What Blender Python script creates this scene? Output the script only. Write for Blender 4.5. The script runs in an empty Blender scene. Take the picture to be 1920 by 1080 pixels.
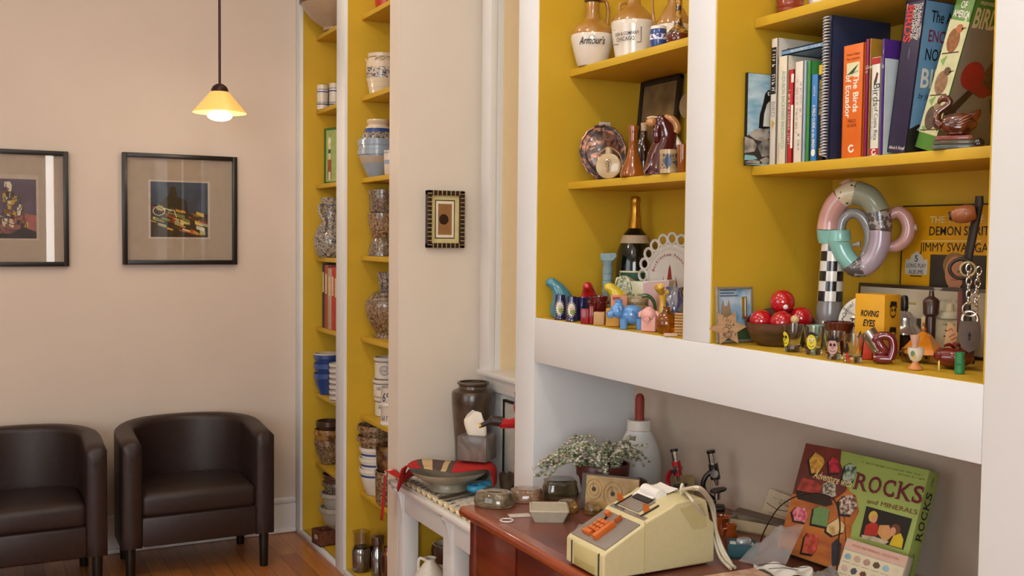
import bpy, bmesh, math, random
from math import sin, cos, pi, radians as R, atan2, sqrt
from mathutils import Vector as V, Matrix as MX
random.seed(7)
SC = bpy.context.scene
COL = SC.collection

# ------------------------------------------------------------------ camera
F = 1928.67                      # focal length in pixels of the 1920x1080 frame
YAW, PITCH, ROLL = R(27.4537), R(-2.6911), R(0.60933)
CAM = V((0, 0, 1.5))
fw = V((sin(YAW)*cos(PITCH), cos(YAW)*cos(PITCH), sin(PITCH)))
r0 = V((cos(YAW), -sin(YAW), 0)); u0 = r0.cross(fw)
rt = cos(ROLL)*r0 + sin(ROLL)*u0; up = -sin(ROLL)*r0 + cos(ROLL)*u0
cd = bpy.data.cameras.new('camera'); cam = bpy.data.objects.new('camera', cd); COL.objects.link(cam)
cam.matrix_world = MX(((rt.x, up.x, -fw.x, CAM.x), (rt.y, up.y, -fw.y, CAM.y), (rt.z, up.z, -fw.z, CAM.z), (0, 0, 0, 1)))
cd.sensor_width = 36; cd.lens = F/1920*36; cd.clip_start = .05
SC.camera = cam

# ------------------------------------------------------------------ world, exposure, lamps
SC.view_settings.view_transform = 'Standard'; SC.view_settings.look = 'None'
SC.view_settings.gamma = 1; SC.view_settings.exposure = 0.0; SC.view_settings.use_curve_mapping = False
w = bpy.data.worlds.new('sky'); SC.world = w; w.use_nodes = True
bg = w.node_tree.nodes['Background']; bg.inputs[0].default_value = (.72, .83, 1, 1); bg.inputs[1].default_value = 1.6

def area(name, loc, tgt, sx, sy, power, col):
    l = bpy.data.lights.new(name, 'AREA'); l.shape = 'RECTANGLE'; l.size = sx; l.size_y = sy; l.energy = power; l.color = col
    o = bpy.data.objects.new(name, l); COL.objects.link(o); o.location = loc
    o.rotation_euler = (V(tgt)-V(loc)).to_track_quat('-Z', 'Y').to_euler(); return o
def bulb(name, loc, power, col, rad=.05):
    l = bpy.data.lights.new(name, 'POINT'); l.energy = power; l.color = col; l.shadow_soft_size = rad
    o = bpy.data.objects.new(name, l); COL.objects.link(o); o.location = loc; return o
DAY = (.90, .96, 1.0); WARM = (1.0, .80, .60); SOFT = (1.0, .975, .94)
area('window_daylight', (-1.55, -2.02, 1.7), (.3, 2, 1.2), 1.8, 1.7, 84, DAY)          # daylight of the window behind
area('side_daylight', (-2.9, 1.2, 1.6), (1, 1.6, 1.3), 2.1, 1.7, 20, DAY)
area('sidelight_daylight', (.70, -2.02, 1.75), (.70, 0, 1.75), .08, 1.7, 3.2, (1, .95, .85))     # narrow glazed strip behind             # daylight of the side window
for yy, pw in ((.3, 8.5), (1.2, 10), (2.1, 9), (3.0, 4), (3.75, 2.5)):
    bulb('track_lamp', (.72, yy, 2.82), pw, SOFT, .045)                               # ceiling track along the bookcases
bulb('corner_lamp', (1.15, 4.2, 2.78), 2.2, WARM, .05)
for xx, yy, pw in ((-.9, 3.6, 5), (-.6, 2.3, 19), (-.9, .5, 13)):
    bulb('ceiling_lamp', (xx, yy, 2.72), pw, WARM, .10)

# ------------------------------------------------------------------ pixels of the photo to points of the room
def ray(px, py): return rt*((px-960)/F) + up*((540-py)/F) + fw
def P(px, py, **k):
    a, v = list(k.items())[0]; i = 'XYZ'.index(a); d = ray(px, py); return CAM + d*((v-CAM[i])/d[i])
def proj(p):
    q = V(p)-CAM; z = q.dot(fw); return 960+F*q.dot(rt)/z, 540-F*q.dot(up)/z
def S(p): return (V(p)-CAM).dot(fw)/F                 # metres per pixel at a point
def colX(px, X, Z, r=0):               # r (photo pixels): slid forward until it clears the side lining of its bay
    py = 450
    for _ in range(8): p = P(px, py, X=X); py = proj((p.x, p.y, Z))[1]
    p = V((X, p.y, Z))
    for _ in range(3 if r else 0):
        side = 5.033 if p.y > 4.38 else 4.342 if p.y > 3.7 else 2.594 if p.y > 1.85 else 1.795
        if p.y > side-r*S(p): p = colY(px, side-r*S(p)-.001, Z)
    return p
def colY(px, Y, Z):
    py = 450
    for _ in range(8): p = P(px, py, Y=Y); py = proj((p.x, p.y, Z))[1]
    return V((p.x, Y, Z))
def facing(p): return -atan2(p[0], p[1])
ROOM = -pi/2                                           # turned so that the front looks into the room

# ------------------------------------------------------------------ materials
MATS = {}
def lin(h):
    h = h.lstrip('#'); c = [int(h[i:i+2], 16)/255 for i in (0, 2, 4)]
    return tuple(x/12.92 if x <= .04045 else ((x+.055)/1.055)**2.4 for x in c) + (1,)
def new_mat(name):
    m = bpy.data.materials.new(name); m.use_nodes = True; nt = m.node_tree; return m, nt, nt.nodes['Principled BSDF']
def inp(b, **k):
    for n, v in k.items(): b.inputs[n.replace('_', ' ')].default_value = v
def nd(nt, t, **k):
    n = nt.nodes.new(t)
    for a, v in k.items():
        if a[0] == 'i' and a[1:].isdigit(): n.inputs[int(a[1:])].default_value = v
        else: setattr(n, a, v)
    return n
def coords(nt, scale=(1, 1, 1)):
    tc = nd(nt, 'ShaderNodeTexCoord'); mp = nd(nt, 'ShaderNodeMapping'); mp.inputs[3].default_value = scale
    nt.links.new(tc.outputs['Object'], mp.inputs[0]); return mp.outputs[0]
def ramp(nt, fac, stops, interp='LINEAR'):
    r = nd(nt, 'ShaderNodeValToRGB'); r.color_ramp.interpolation = interp; e = r.color_ramp.elements
    while len(e) < len(stops): e.new(.5)
    for k, (p, c) in enumerate(stops): e[k].position = p; e[k].color = c
    nt.links.new(fac, r.inputs[0]); return r.outputs[0]
def bumped(nt, b, h, st=.2, dist=.002):
    n = nd(nt, 'ShaderNodeBump'); n.inputs['Strength'].default_value = st; n.inputs['Distance'].default_value = dist
    nt.links.new(h, n.inputs['Height']); nt.links.new(n.outputs[0], b.inputs['Normal'])
def sh(c, f): return tuple(min(1, x*f) for x in c[:3]) + (1,)
def mat(h, rough=.5, metal=0, var=.06, scale=30, bump=0, coat=0, trans=0, ior=1.45, emit=0, stretch=(1, 1, 1), spec=.5, sss=0):
    key = (h, rough, metal, var, scale, bump, coat, trans, emit, stretch, spec)
    if key in MATS: return MATS[key]
    m, nt, b = new_mat('surface_'+h.strip('#')); c = lin(h)
    inp(b, Roughness=rough, Metallic=metal, Coat_Weight=coat, Transmission_Weight=trans, IOR=ior, Specular_IOR_Level=spec)
    n = nd(nt, 'ShaderNodeTexNoise'); n.inputs['Scale'].default_value = scale; n.inputs['Detail'].default_value = 4
    nt.links.new(coords(nt, stretch), n.inputs['Vector'])
    nt.links.new(ramp(nt, n.outputs[0], [(.3, sh(c, 1-var)), (.7, sh(c, 1+var))]), b.inputs['Base Color'])
    if bump: bumped(nt, b, n.outputs[0], bump)
    if emit: inp(b, Emission_Color=c, Emission_Strength=emit)
    MATS[key] = m; return m
def mix_mat(name, a, bb, scale=40, lo=.45, hi=.55, rough=.35, coat=.4, kind='noise', stretch=(1, 1, 1), detail=5, distort=0, bump=0, cc=None):
    key = (name, a, bb, scale)
    if key in MATS: return MATS[key]
    m, nt, b = new_mat(name); inp(b, Roughness=rough, Coat_Weight=coat, Coat_Roughness=.08)
    if kind == 'noise':
        n = nd(nt, 'ShaderNodeTexNoise'); n.inputs['Scale'].default_value = scale; n.inputs['Detail'].default_value = detail
        n.inputs['Distortion'].default_value = distort
    elif kind == 'voronoi':
        n = nd(nt, 'ShaderNodeTexVoronoi'); n.inputs['Scale'].default_value = scale
    else:
        n = nd(nt, 'ShaderNodeTexWave'); n.inputs['Scale'].default_value = scale; n.inputs['Distortion'].default_value = distort or 4; n.inputs['Detail'].default_value = 3
    nt.links.new(coords(nt, stretch), n.inputs['Vector'])
    st = [(lo, lin(a)), (hi, lin(bb))]
    if cc: st.append((min(1, hi+.14), lin(cc)))
    nt.links.new(ramp(nt, n.outputs[0], st), b.inputs['Base Color'])
    if bump: bumped(nt, b, n.outputs[0], bump)
    MATS[key] = m; return m
def check_mat(name, a, bb, scale, rough=.25):
    m, nt, b = new_mat(name); inp(b, Roughness=rough, Coat_Weight=.4)
    n = nd(nt, 'ShaderNodeTexChecker'); n.inputs['Scale'].default_value = scale; n.inputs[1].default_value = lin(a); n.inputs[2].default_value = lin(bb)
    nt.links.new(coords(nt), n.inputs[0]); nt.links.new(n.outputs[0], b.inputs['Base Color']); return m
def glass(h, rough=.05, ior=1.45): return mat(h, rough, trans=1, ior=ior, var=.03)

# ------------------------------------------------------------------ mesh building
def basis(d):
    d = d.normalized(); a = V((0, 0, 1)) if abs(d.z) < .9 else V((1, 0, 0)); x = a.cross(d).normalized(); return x, d.cross(x)
class MB:
    def __init__(s): s.v = []; s.f = []; s.m = []; s.mats = []
    def mi(s, m):
        if m not in s.mats: s.mats.append(m)
        return s.mats.index(m)
    def mark(s): return len(s.v)
    def apply(s, i, M):
        for k in range(i, len(s.v)): s.v[k] = M @ s.v[k]
        return s
    def wrap(s, i, r, a0=0):            # bends what lies flat in x/z (front = -y) round an upright axis
        for k in range(i, len(s.v)):
            x, y, z = s.v[k]; rr = r(z) if callable(r) else r; a = x/rr + a0; q = rr - y
            s.v[k] = V((q*sin(a), -q*cos(a), z))
        return s
    def add(s, vs, fs, m):
        o = len(s.v); s.v += [V(x) for x in vs]
        k = s.mi(m) if not isinstance(m, list) else None
        for j, f in enumerate(fs): s.f.append([o+i for i in f]); s.m.append(k if k is not None else s.mi(m[j]))
        return s
    def grid(s, rows, m, closed=False, flip=False):
        n = len(rows[0]); vs = [p for r in rows for p in r]; fs = []; ms = []
        for i in range(len(rows)-1):
            for j in range(n if closed else n-1):
                a, b = i*n+j, i*n+(j+1) % n; q = [a, b, b+n, a+n]; fs.append(q[::-1] if flip else q)
                if isinstance(m, list): ms.append(m[i])
        return s.add(vs, fs, ms if isinstance(m, list) else m)
    def box(s, c, d, m, bev=0, seg=2):
        bm = bmesh.new(); bmesh.ops.create_cube(bm, size=1)
        for v in bm.verts: v.co = V((v.co.x*d[0], v.co.y*d[1], v.co.z*d[2]))
        if bev: bmesh.ops.bevel(bm, geom=list(bm.edges), offset=min(bev, min(d)*.49), segments=seg, affect='EDGES', profile=.5)
        return s.bm(bm, m, V(c))
    def bm(s, bm, m, off=V((0, 0, 0))):
        bm.verts.index_update(); s.add([v.co+off for v in bm.verts], [[v.index for v in f.verts] for f in bm.faces], m); bm.free(); return s
    def lathe(s, prof, m, c=(0, 0), seg=28):
        rows = []; ms = []
        for p in prof:
            rows.append([V((c[0]+max(p[0], 1e-5)*cos(2*pi*k/seg), c[1]+max(p[0], 1e-5)*sin(2*pi*k/seg), p[1])) for k in range(seg)])
            ms.append(p[2] if len(p) > 2 else m)
        return s.grid(rows, ms[:-1], True)
    def ell(s, c, r, m, seg=16, rings=10):
        r = (r, r, r) if not isinstance(r, (tuple, list)) else r
        rows = [[V((c[0]+r[0]*max(sin(pi*i/rings), 1e-4)*cos(2*pi*k/seg), c[1]+r[1]*max(sin(pi*i/rings), 1e-4)*sin(2*pi*k/seg), c[2]-r[2]*cos(pi*i/rings))) for k in range(seg)] for i in range(rings+1)]
        return s.grid(rows, m, True)
    def tube(s, pts, rad, m, seg=10, closed=False, flat=1.0, smooth=0):
        pts = [V(p) for p in pts]; rad = rad if isinstance(rad, (list, tuple)) else [rad]*len(pts)
        for _ in range(smooth): pts, rad = subdiv(pts, list(rad), closed)
        n = len(pts); rows = []; x = None
        for i, p in enumerate(pts):
            a = pts[(i-1) % n] if closed or i else p; b = pts[(i+1) % n] if closed or i < n-1 else p
            d = (b-a).normalized()
            if x is None: x, y = basis(d)
            else:
                x = (x-d*x.dot(d)); x = x.normalized() if x.length > 1e-6 else basis(d)[0]; y = d.cross(x)
            rows.append([p+x*rad[i]*cos(2*pi*k/seg)+y*rad[i]*flat*sin(2*pi*k/seg) for k in range(seg)])
        if closed: rows.append(rows[0])
        else:
            rows.insert(0, [pts[0]+(q-pts[0])*.01 for q in rows[0]]); rows.append([pts[-1]+(q-pts[-1])*.01 for q in rows[-1]])
        if isinstance(m, list) and not closed: m = [m[0]]+m+[m[-1]]
        return s.grid(rows, m if not isinstance(m, list) else m[:len(rows)-1], True, flip=False)
    def prism(s, out, y0, y1, m, side=None):      # outline in x/z pushed along y
        n = len(out); a = sum(out[i][0]*out[(i+1) % n][1]-out[(i+1) % n][0]*out[i][1] for i in range(n))
        if a < 0: out = out[::-1]
        vs = [(x, y0, z) for x, z in out]+[(x, y1, z) for x, z in out]
        s.add(vs, [list(range(n))], m); o = len(s.v)-2*n
        k = s.mi(m); s.f.append([o+n+i for i in range(n)][::-1]); s.m.append(k); k = s.mi(side or m)
        for i in range(n): s.f.append([o+i, o+n+i, o+n+(i+1) % n, o+(i+1) % n][::-1]); s.m.append(k)
        return s
    def poly(s, out, m, y=0):
        n = len(out); a = sum(out[i][0]*out[(i+1) % n][1]-out[(i+1) % n][0]*out[i][1] for i in range(n))
        if a < 0: out = out[::-1]
        return s.add([(x, y, z) for x, z in out], [list(range(n))], m)
    def rect(s, x0, z0, x1, z1, m, y=0): return s.poly([(x0, z0), (x1, z0), (x1, z1), (x0, z1)], m, y)
    def srect(s, x0, z0, x1, z1, m, y=0, n=10):      # a strip of narrow rectangles, to be wrapped
        vs = [(x0+(x1-x0)*i/n, y, z) for i in range(n+1) for z in (z0, z1)]
        return s.add(vs, [[2*i, 2*i+2, 2*i+3, 2*i+1] for i in range(n)], m)
    def disc(s, cx, cz, rx, rz, m, y=0, n=18, a0=0, a1=2*pi):
        full = a1-a0 > 6.28; k = n if full else n+1
        vs = [(cx, y, cz)]+[(cx+rx*cos(a0+(a1-a0)*i/n), y, cz+rz*sin(a0+(a1-a0)*i/n)) for i in range(k)]
        return s.add(vs, [[0, 1+i, 1+(i+1) % k] for i in range(n)], m)
    def ring(s, cx, cz, r, t, m, y=0, n=24, sx=1, a0=0, a1=2*pi):
        vs = []
        for i in range(n+1):
            a = a0+(a1-a0)*i/n; vs += [(cx+sx*(r-t)*cos(a), y, cz+(r-t)*sin(a)), (cx+sx*r*cos(a), y, cz+r*sin(a))]
        return s.add(vs, [[2*i, 2*i+1, 2*i+3, 2*i+2] for i in range(n)], m)
    def line(s, pts, t, m, y=0):
        for (x0, z0), (x1, z1) in zip(pts, pts[1:]):
            dx, dz = x1-x0, z1-z0; l = sqrt(dx*dx+dz*dz) or 1; nx, nz = -dz/l*t/2, dx/l*t/2; ex, ez = dx/l*t/3, dz/l*t/3
            s.poly([(x0+nx-ex, z0+nz-ez), (x0-nx-ex, z0-nz-ez), (x1-nx+ex, z1-nz+ez), (x1+nx+ex, z1+nz+ez)], m, y)
        return s
    def scribble(s, x, z, w, h, m, y=0, rot=0, seed=1):   # print too small to read: a row of broken strokes
        i = s.mark(); r = random.Random(seed); u = -w/2; c = h*.62
        while u < w/2-c*.5:
            k = r.randrange(5)
            if k < 4:
                s.line([(u+c*.15, -h/2), (u+c*(.15+.25*(k == 1)), h/2)], h*.15, m, y)
                if k != 2: s.line([(u+c*.15, (h/2, 0, -h/2, 0)[k]), (u+c*.75, (h/2, h*.1, -h/2, -h/2)[k])], h*.13, m, y-.00005)
                if k == 3: s.line([(u+c*.7, -h/2), (u+c*.7, h*.1)], h*.14, m, y-.0001)
            u += c*(1 if r.random() > .12 else 1.7)
        s.apply(i, MX.Translation((x, 0, z)) @ MX.Rotation(-rot, 4, 'Y')); return s
    def text(s, t, h, x, z, m, y=0, rot=0, al='CENTER', bold=0, shear=0, wx=1, gap=1, width=None):
        cu = bpy.data.curves.new('t', 'FONT'); cu.body = t; cu.size = 1; cu.align_x = al; cu.shear = shear; cu.offset = bold; cu.space_character = gap; cu.resolution_u = 3
        o = bpy.data.objects.new('t', cu); COL.objects.link(o); dg = bpy.context.evaluated_depsgraph_get(); me = bpy.data.meshes.new_from_object(o.evaluated_get(dg))
        xs = [v.co.x for v in me.vertices]; k = h/.69
        if width and xs: wx = width/((max(xs)-min(xs))*k)
        c, sn = cos(rot), sin(rot); vs = []
        for v in me.vertices:
            a, b = v.co.x*k*wx, (v.co.y-.345)*k; vs.append((x+a*c-b*sn, y, z+a*sn+b*c))
        fs = [list(p.vertices) for p in me.polygons]
        s.add(vs, fs, m); bpy.data.objects.remove(o); bpy.data.meshes.remove(me); bpy.data.curves.remove(cu); return s
    def floor(s, z=.0006):
        for v in s.v: v.z = max(v.z, z)
        return s
    def build(s, name, parent=None, loc=None, rz=0, rot=None, sharp=38):
        me = bpy.data.meshes.new(name); me.from_pydata([tuple(v) for v in s.v], [], s.f); o = bpy.data.objects.new(name, me); COL.objects.link(o)
        for m in s.mats: me.materials.append(m)
        me.polygons.foreach_set('material_index', s.m); me.polygons.foreach_set('use_smooth', [True]*len(me.polygons))
        bm = bmesh.new(); bm.from_mesh(me); bmesh.ops.recalc_face_normals(bm, faces=bm.faces); bm.to_mesh(me); bm.free()
        me.set_sharp_from_angle(angle=R(sharp)); me.update()
        if parent: o.parent = parent
        if loc is not None: o.location = loc
        o.rotation_euler = rot or (0, 0, rz); return o
def subdiv(pts, rad, closed):
    n = len(pts); op = []; orr = []
    for i in range(n):
        if not closed and i == n-1: op.append(pts[i]); orr.append(rad[i]); break
        p0, p1, p2, p3 = [pts[(i+k) % n] if closed else pts[min(max(i+k, 0), n-1)] for k in (-1, 0, 1, 2)]
        op += [p1, (-p0+9*p1+9*p2-p3)/16]; orr += [rad[i], (rad[i]+rad[(i+1) % n])/2]
    return op, orr
def tag(o, label, cat, group=None):
    o['label'] = label; o['category'] = cat
    if group: o['group'] = group
    return o
def thing(name, label, cat, loc=(0, 0, 0), rz=0, group=None, rot=None):
    o = bpy.data.objects.new(name, None); COL.objects.link(o); o.empty_display_size = .05; o.location = loc; o.rotation_euler = rot or (0, 0, rz)
    return tag(o, label, cat, group)
def struct(mb, name, parent=None):
    o = mb.build(name, parent)
    if not parent: o['kind'] = 'structure'
    return o
def dup(root, loc, rz=None, label=None):
    r = root.copy(); COL.objects.link(r); r.location = loc
    if rz is not None: r.rotation_euler = (0, 0, rz)
    if label: r['label'] = label
    for ch in list(root.children):
        c = ch.copy(); COL.objects.link(c); c.parent = r
        for g in ch.children: d = g.copy(); COL.objects.link(d); d.parent = c
    return r

# ------------------------------------------------------------------ the setting
W, XB, YB, ZC = 1.427, 1.783, 5.13, 3.0
WHITE = mat('#dcdedd', .55, var=.015, scale=6, bump=.02)
WALL = mat('#d4c4b3', .6, var=.015, scale=5, bump=.03)
TRIM = mat('#e2dfda', .4, var=.015, scale=8)
YEL = mat('#cba42a', .5, var=.03, scale=9, bump=.02)
def floor_mat():
    m, nt, b = new_mat('floor_boards'); inp(b, Roughness=.32, Coat_Weight=.25, Coat_Roughness=.2)
    tc = nd(nt, 'ShaderNodeTexCoord'); mp = nd(nt, 'ShaderNodeMapping'); mp.inputs[2].default_value = (0, 0, pi/2); nt.links.new(tc.outputs['Object'], mp.inputs[0])
    br = nd(nt, 'ShaderNodeTexBrick'); br.offset = .37; br.inputs['Scale'].default_value = 1; br.inputs['Brick Width'].default_value = .95; br.inputs['Row Height'].default_value = .083
    br.inputs['Mortar Size'].default_value = .0012; br.inputs['Color1'].default_value = lin('#9a5628'); br.inputs['Color2'].default_value = lin('#c8823f'); br.inputs['Mortar'].default_value = lin('#4a2512')
    nt.links.new(mp.outputs[0], br.inputs[0])
    n = nd(nt, 'ShaderNodeTexNoise'); n.inputs['Scale'].default_value = 6; n.inputs['Detail'].default_value = 6; mp2 = nd(nt, 'ShaderNodeMapping'); mp2.inputs[3].default_value = (14, 1, 1)
    nt.links.new(tc.outputs['Object'], mp2.inputs[0]); nt.links.new(mp2.outputs[0], n.inputs[0])
    mx = nd(nt, 'ShaderNodeMix', data_type='RGBA', blend_type='MULTIPLY'); mx.inputs[0].default_value = 1
    nt.links.new(br.outputs[0], mx.inputs[6]); nt.links.new(ramp(nt, n.outputs[0], [(.3, (.72, .68, .62, 1)), (.75, (1.1, 1.05, 1, 1))]), mx.inputs[7]); nt.links.new(mx.outputs[2], b.inputs['Base Color']); return m
XL, YR = -3.0, -2.1
def slab(name, x0, x1, y0, y1, z0, z1, m):
    return struct(MB().box(((x0+x1)/2, (y0+y1)/2, (z0+z1)/2), (x1-x0, y1-y0, z1-z0), m), name)
slab('floor', XL, XB+.3, YR, YB, -.1, 0, floor_mat())
slab('ceiling', XL, XB+.3, YR, YB, ZC, ZC+.1, mat('#e8e4dd', .7, var=.01))
slab('wall_back', XL, XB+.3, YB, YB+.12, 0, ZC, WALL)
def holed(name, ax, p0, p1, a0, a1, holes, m):       # a wall with window holes: pieces round each hole, one mesh
    mb = MB()
    def bx(u0, u1, z0, z1):
        if ax == 'X': mb.box(((p0+p1)/2, (u0+u1)/2, (z0+z1)/2), (p1-p0, u1-u0, z1-z0), m)
        else: mb.box(((u0+u1)/2, (p0+p1)/2, (z0+z1)/2), (u1-u0, p1-p0, z1-z0), m)
    u = a0
    for h0, h1, z0, z1 in holes: bx(u, h0, 0, ZC); bx(h0, h1, 0, z0); bx(h0, h1, z1, ZC); u = h1
    bx(u, a1, 0, ZC); return struct(mb, name)
holed('wall_rear', 'Y', YR-.12, YR, XL, XB+.3, [(-2.55, -.55, .75, 2.6), (.62, .78, .8, 2.6)], WALL)
holed('wall_left', 'X', XL-.12, XL, YR, YB, [(.1, 2.3, .75, 2.6)], WALL)
WY0, WY1, WZ0, WZ1 = 2.84, 3.585, .985, 2.62
holed('wall_right', 'X', XB+.007, XB+.24, YR, YB, [(WY0, WY1, WZ0, WZ1)], WHITE)
GL = glass('#ffffff', 0)
def window(name, c, w_, h_, ax, bars):
    mb = MB(); t = .05
    for q in (-1, 1): mb.box((q*(w_/2-t/2), 0, 0), (t, .05, h_), TRIM, .004); mb.box((0, 0, q*(h_/2-t/2)), (w_, .05, t), TRIM, .004)
    for b_ in range(1, bars): mb.box((-w_/2+w_*b_/bars, 0, 0), (.035, .04, h_), TRIM, .004)
    mb.box((0, 0, .1), (w_, .04, .035), TRIM, .004)
    o = struct(mb, name); o.location = c; o.rotation_euler = (0, 0, 0 if ax == 'Y' else pi/2)
    MB().box((0, .0, 0), (w_-.02, .005, h_-.02), GL).build('window_pane', o); return o
window('window_2', (-1.55, YR-.06, 1.675), 2.0, 1.85, 'Y', 3)
window('window_4', (.70, YR-.06, 1.7), .16, 1.8, 'Y', 1)
window('window_3', (XL-.06, 1.2, 1.675), 2.2, 1.85, 'X', 3)
window('window_1', (XB+.2, (WY0+WY1)/2, (WZ0+WZ1)/2), WY1-WY0, WZ1-WZ0, 'X', 1)
tag(MB().box((XB+.165, (WY0+WY1)/2, (WZ0+WZ1)/2), (.004, WY1-WY0-.004, WZ1-WZ0-.004), mat('#e2cfa4', .8, var=.02)).build('added_blind'), 'unseen cream blind added to shut sky light out of the window beside the near bookcase', 'blind')  # unseen blind, added so no sky light reaches the reveal
# casing, sill and apron of the window beside the near bookcase
mb = MB(); cx = XB-.008
mb.box((cx, WY1+.04, (WZ0+WZ1)/2+.02), (.03, .08, WZ1-WZ0+.04), TRIM, .004); mb.box((cx, WY0-.04, (WZ0+WZ1)/2+.02), (.03, .08, WZ1-WZ0+.04), TRIM, .004)
mb.box((cx, (WY0+WY1)/2, WZ1+.045), (.035, WY1-WY0+.16, .09), TRIM, .004)
mb.box((XB+.095, WY1-.0025, (WZ0+WZ1)/2), (.13, .004, WZ1-WZ0-.004), mat('#e4cfa8', .5, var=.015)); mb.box((XB+.095, WY0+.0025, (WZ0+WZ1)/2), (.13, .004, WZ1-WZ0-.004), mat('#e4cfa8', .5, var=.015))  # reveal lining, its cream colour holds the warm light of the room
struct(mb, 'trim_1')
struct(MB().box((XB+.07, (WY0+WY1)/2, .978), (.22, WY1-WY0+.14, .02), TRIM, .005), 'trim_2')
struct(MB().box((XB-.004, (WY0+WY1)/2, .939), (.02, WY1-WY0+.1, .056), TRIM, .003), 'trim_3')
# skirting on the back wall, with its moulded cap
mb = MB()
for x0, x1 in ((XL, W-.001),):
    mb.box(((x0+x1)/2, YB-.009, .075), (x1-x0, .018, .15), TRIM, .002); mb.box(((x0+x1)/2, YB-.012, .165), (x1-x0, .024, .03), TRIM, .008); mb.box(((x0+x1)/2, YB-.02, .012), (x1-x0, .022, .024), TRIM, .008)
struct(mb, 'baseboard_back')
slab('wall_pier', W, XB+.006, 3.688, 3.794, 0, ZC, mat('#dfd3c2', .55, var=.015, scale=6, bump=.02))

# ------------------------------------------------------------------ the two built-in bookcases
SH = []
def shelf(parent, y0, y1, top, x0, th=.021):
    MB().box(((x0+XB)/2, (y0+y1)/2, top-th/2), (XB-x0-.005, y1-y0-.001, th), YEL, .0015).build('shelf', parent)
far = thing('built_in_bookcase', 'tall white built-in bookcase with two narrow mustard yellow bays of stoneware at the far end', 'bookcase', (0, 0, 0))
mb = MB(); ZT = 2.98
for a, b_ in ((5.04, 5.129), (4.349, 4.463)): mb.box(((W+XB)/2 if a < 5 else W+.06, (a+b_)/2, ZT/2), (XB-W if a < 5 else .12, b_-a, ZT), WHITE, .002)
for a, b_ in ((4.463, 5.04), (3.795, 4.349)): mb.box((W+.009, (a+b_)/2, .012), (.018, b_-a, .024), WHITE, .002)
mb.build('face_frame', far)
mb = MB()
for a, b_ in ((4.463, 5.04), (3.795, 4.349)):
    mb.box((XB-.003, (a+b_)/2, ZT/2), (.006, b_-a, ZT), YEL); mb.box(((W+XB)/2+.006, b_-.002, ZT/2), (XB-W-.014, .004, ZT), YEL); mb.box(((W+XB)/2+.006, a+.002, ZT/2), (XB-W-.014, .004, ZT), YEL)
    mb.box(((W+XB)/2+.008, (a+b_)/2, .016), (XB-W-.03, b_-a-.01, .02), YEL)
mb.build('bay_lining', far)
TA = [2.476, 2.112, 1.744, 1.383, 1.034, .699, .348]; TB = [2.452, 2.1, 1.743, 1.402, 1.044, .694, .353]
TA = [z+.02 for z in TA]; TB = [z+.02 for z in TB]; ZF = .027
for z in TA: shelf(far, 4.468, 5.035, z, 1.502)
for z in TB: shelf(far, 3.8, 4.344, z, 1.5)

TA = [z+.0007 for z in TA]; TB = [z+.0007 for z in TB]; ZF += .0007
near = thing('built_in_bookcase', 'white built-in bookcase with mustard yellow compartments over the deep recess behind the desk', 'bookcase', (0, 0, 0))
mb = MB(); D = XB+.006-W; xc = W+D/2; ZL, ZN = 1.276, 1.1465
mb.box((xc, 2.661, ZT/2), (D, .118, ZT), WHITE, .002)                       # left upright
mb.box((xc, 1.851, (ZT+ZL)/2), (D, .096, ZT-ZL), WHITE, .002)               # upright between the bays
mb.box((xc, .855, ZT/2), (D, .5, ZT), WHITE, .002)                          # right end
mb.box((xc, 1.855, (ZL+ZN)/2), (D, 1.499, ZL-ZN), WHITE, .002)              # rail over the recess
mb.box((xc, 1.855, ZT-.1), (D, 1.5, .2), WHITE, .002)
mb.build('face_frame', near)
mb = MB()
for a, b_ in ((1.899, 2.602), (1.105, 1.803)):
    mb.box((XB-.003, (a+b_)/2, (ZT+ZL)/2), (.006, b_-a, ZT-ZL), YEL); mb.box((xc+.0015, b_-.002, (ZT+ZL)/2), (D-.003, .004, ZT-ZL), YEL); mb.box((xc+.0015, a+.002, (ZT+ZL)/2), (D-.003, .004, ZT-ZL), YEL)
    mb.box((xc+.0015, (a+b_)/2, ZL-.0005), (D-.003, b_-a, .003), YEL)
mb.build('bay_lining', near)
MB().box((XB-.002, 1.855, ZN/2), (.012, 1.498, ZN-.002), mat('#c2b09c', .6, var=.02)).build('recess_back', near)  # white wall toned beige, light bounced off the desk put into the colour
for z in (1.994, 1.669):
    shelf(near, 1.904, 2.597, z, 1.527); shelf(near, 1.11, 1.798, z, 1.53)
mb = MB(); pts = [(XB-.36, 2.722, 2.95-.0125*k) for k in range(112)]
for p in pts: mb.ell((W+.012, 2.7245, p[2]), .0036, mat('#cfc7ba', .4), 6, 4)
tag(mb.build('blind_cord'), 'pale beaded blind cord hanging along the window side of the near bookcase', 'blind cord')

# ------------------------------------------------------------------ far end of the room: pictures, chairs, pendant
BLK = mat('#1a1512', .35, var=.1); MATB = mat('#c9b49c', .6, var=.02)
def pane(mb_w, mb_h, y, parent, z=0):
    MB().box((0, y, z), (mb_w, .002, mb_h), GL).build('glass', parent)
def wall_frame(name, label, x0, x1, z0, z1, art):
    w_, h_ = x1-x0, z1-z0; t = thing(name, label, 'picture', ((x0+x1)/2, YB-.001, (z0+z1)/2)); f = .021
    m = MB()
    for q in (-1, 1): m.box((q*(w_/2-f/2), -.018, 0), (f, .036, h_), BLK, .002); m.box((0, -.018, q*(h_/2-f/2)), (w_-2*f+.001, .036, f), BLK, .002)
    m.build('frame', t); MB().box((0, -.008, 0), (w_-2*f, .01, h_-2*f), MATB).build('mount', t)
    a = MB(); art(a); a.build('print', t); pane(w_-2*f, h_-2*f, -.028, t); return t
SKY = mix_mat('dusk_sky', '#16222f', '#3d5672', 9, .3, .7, .4, 0)
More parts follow.
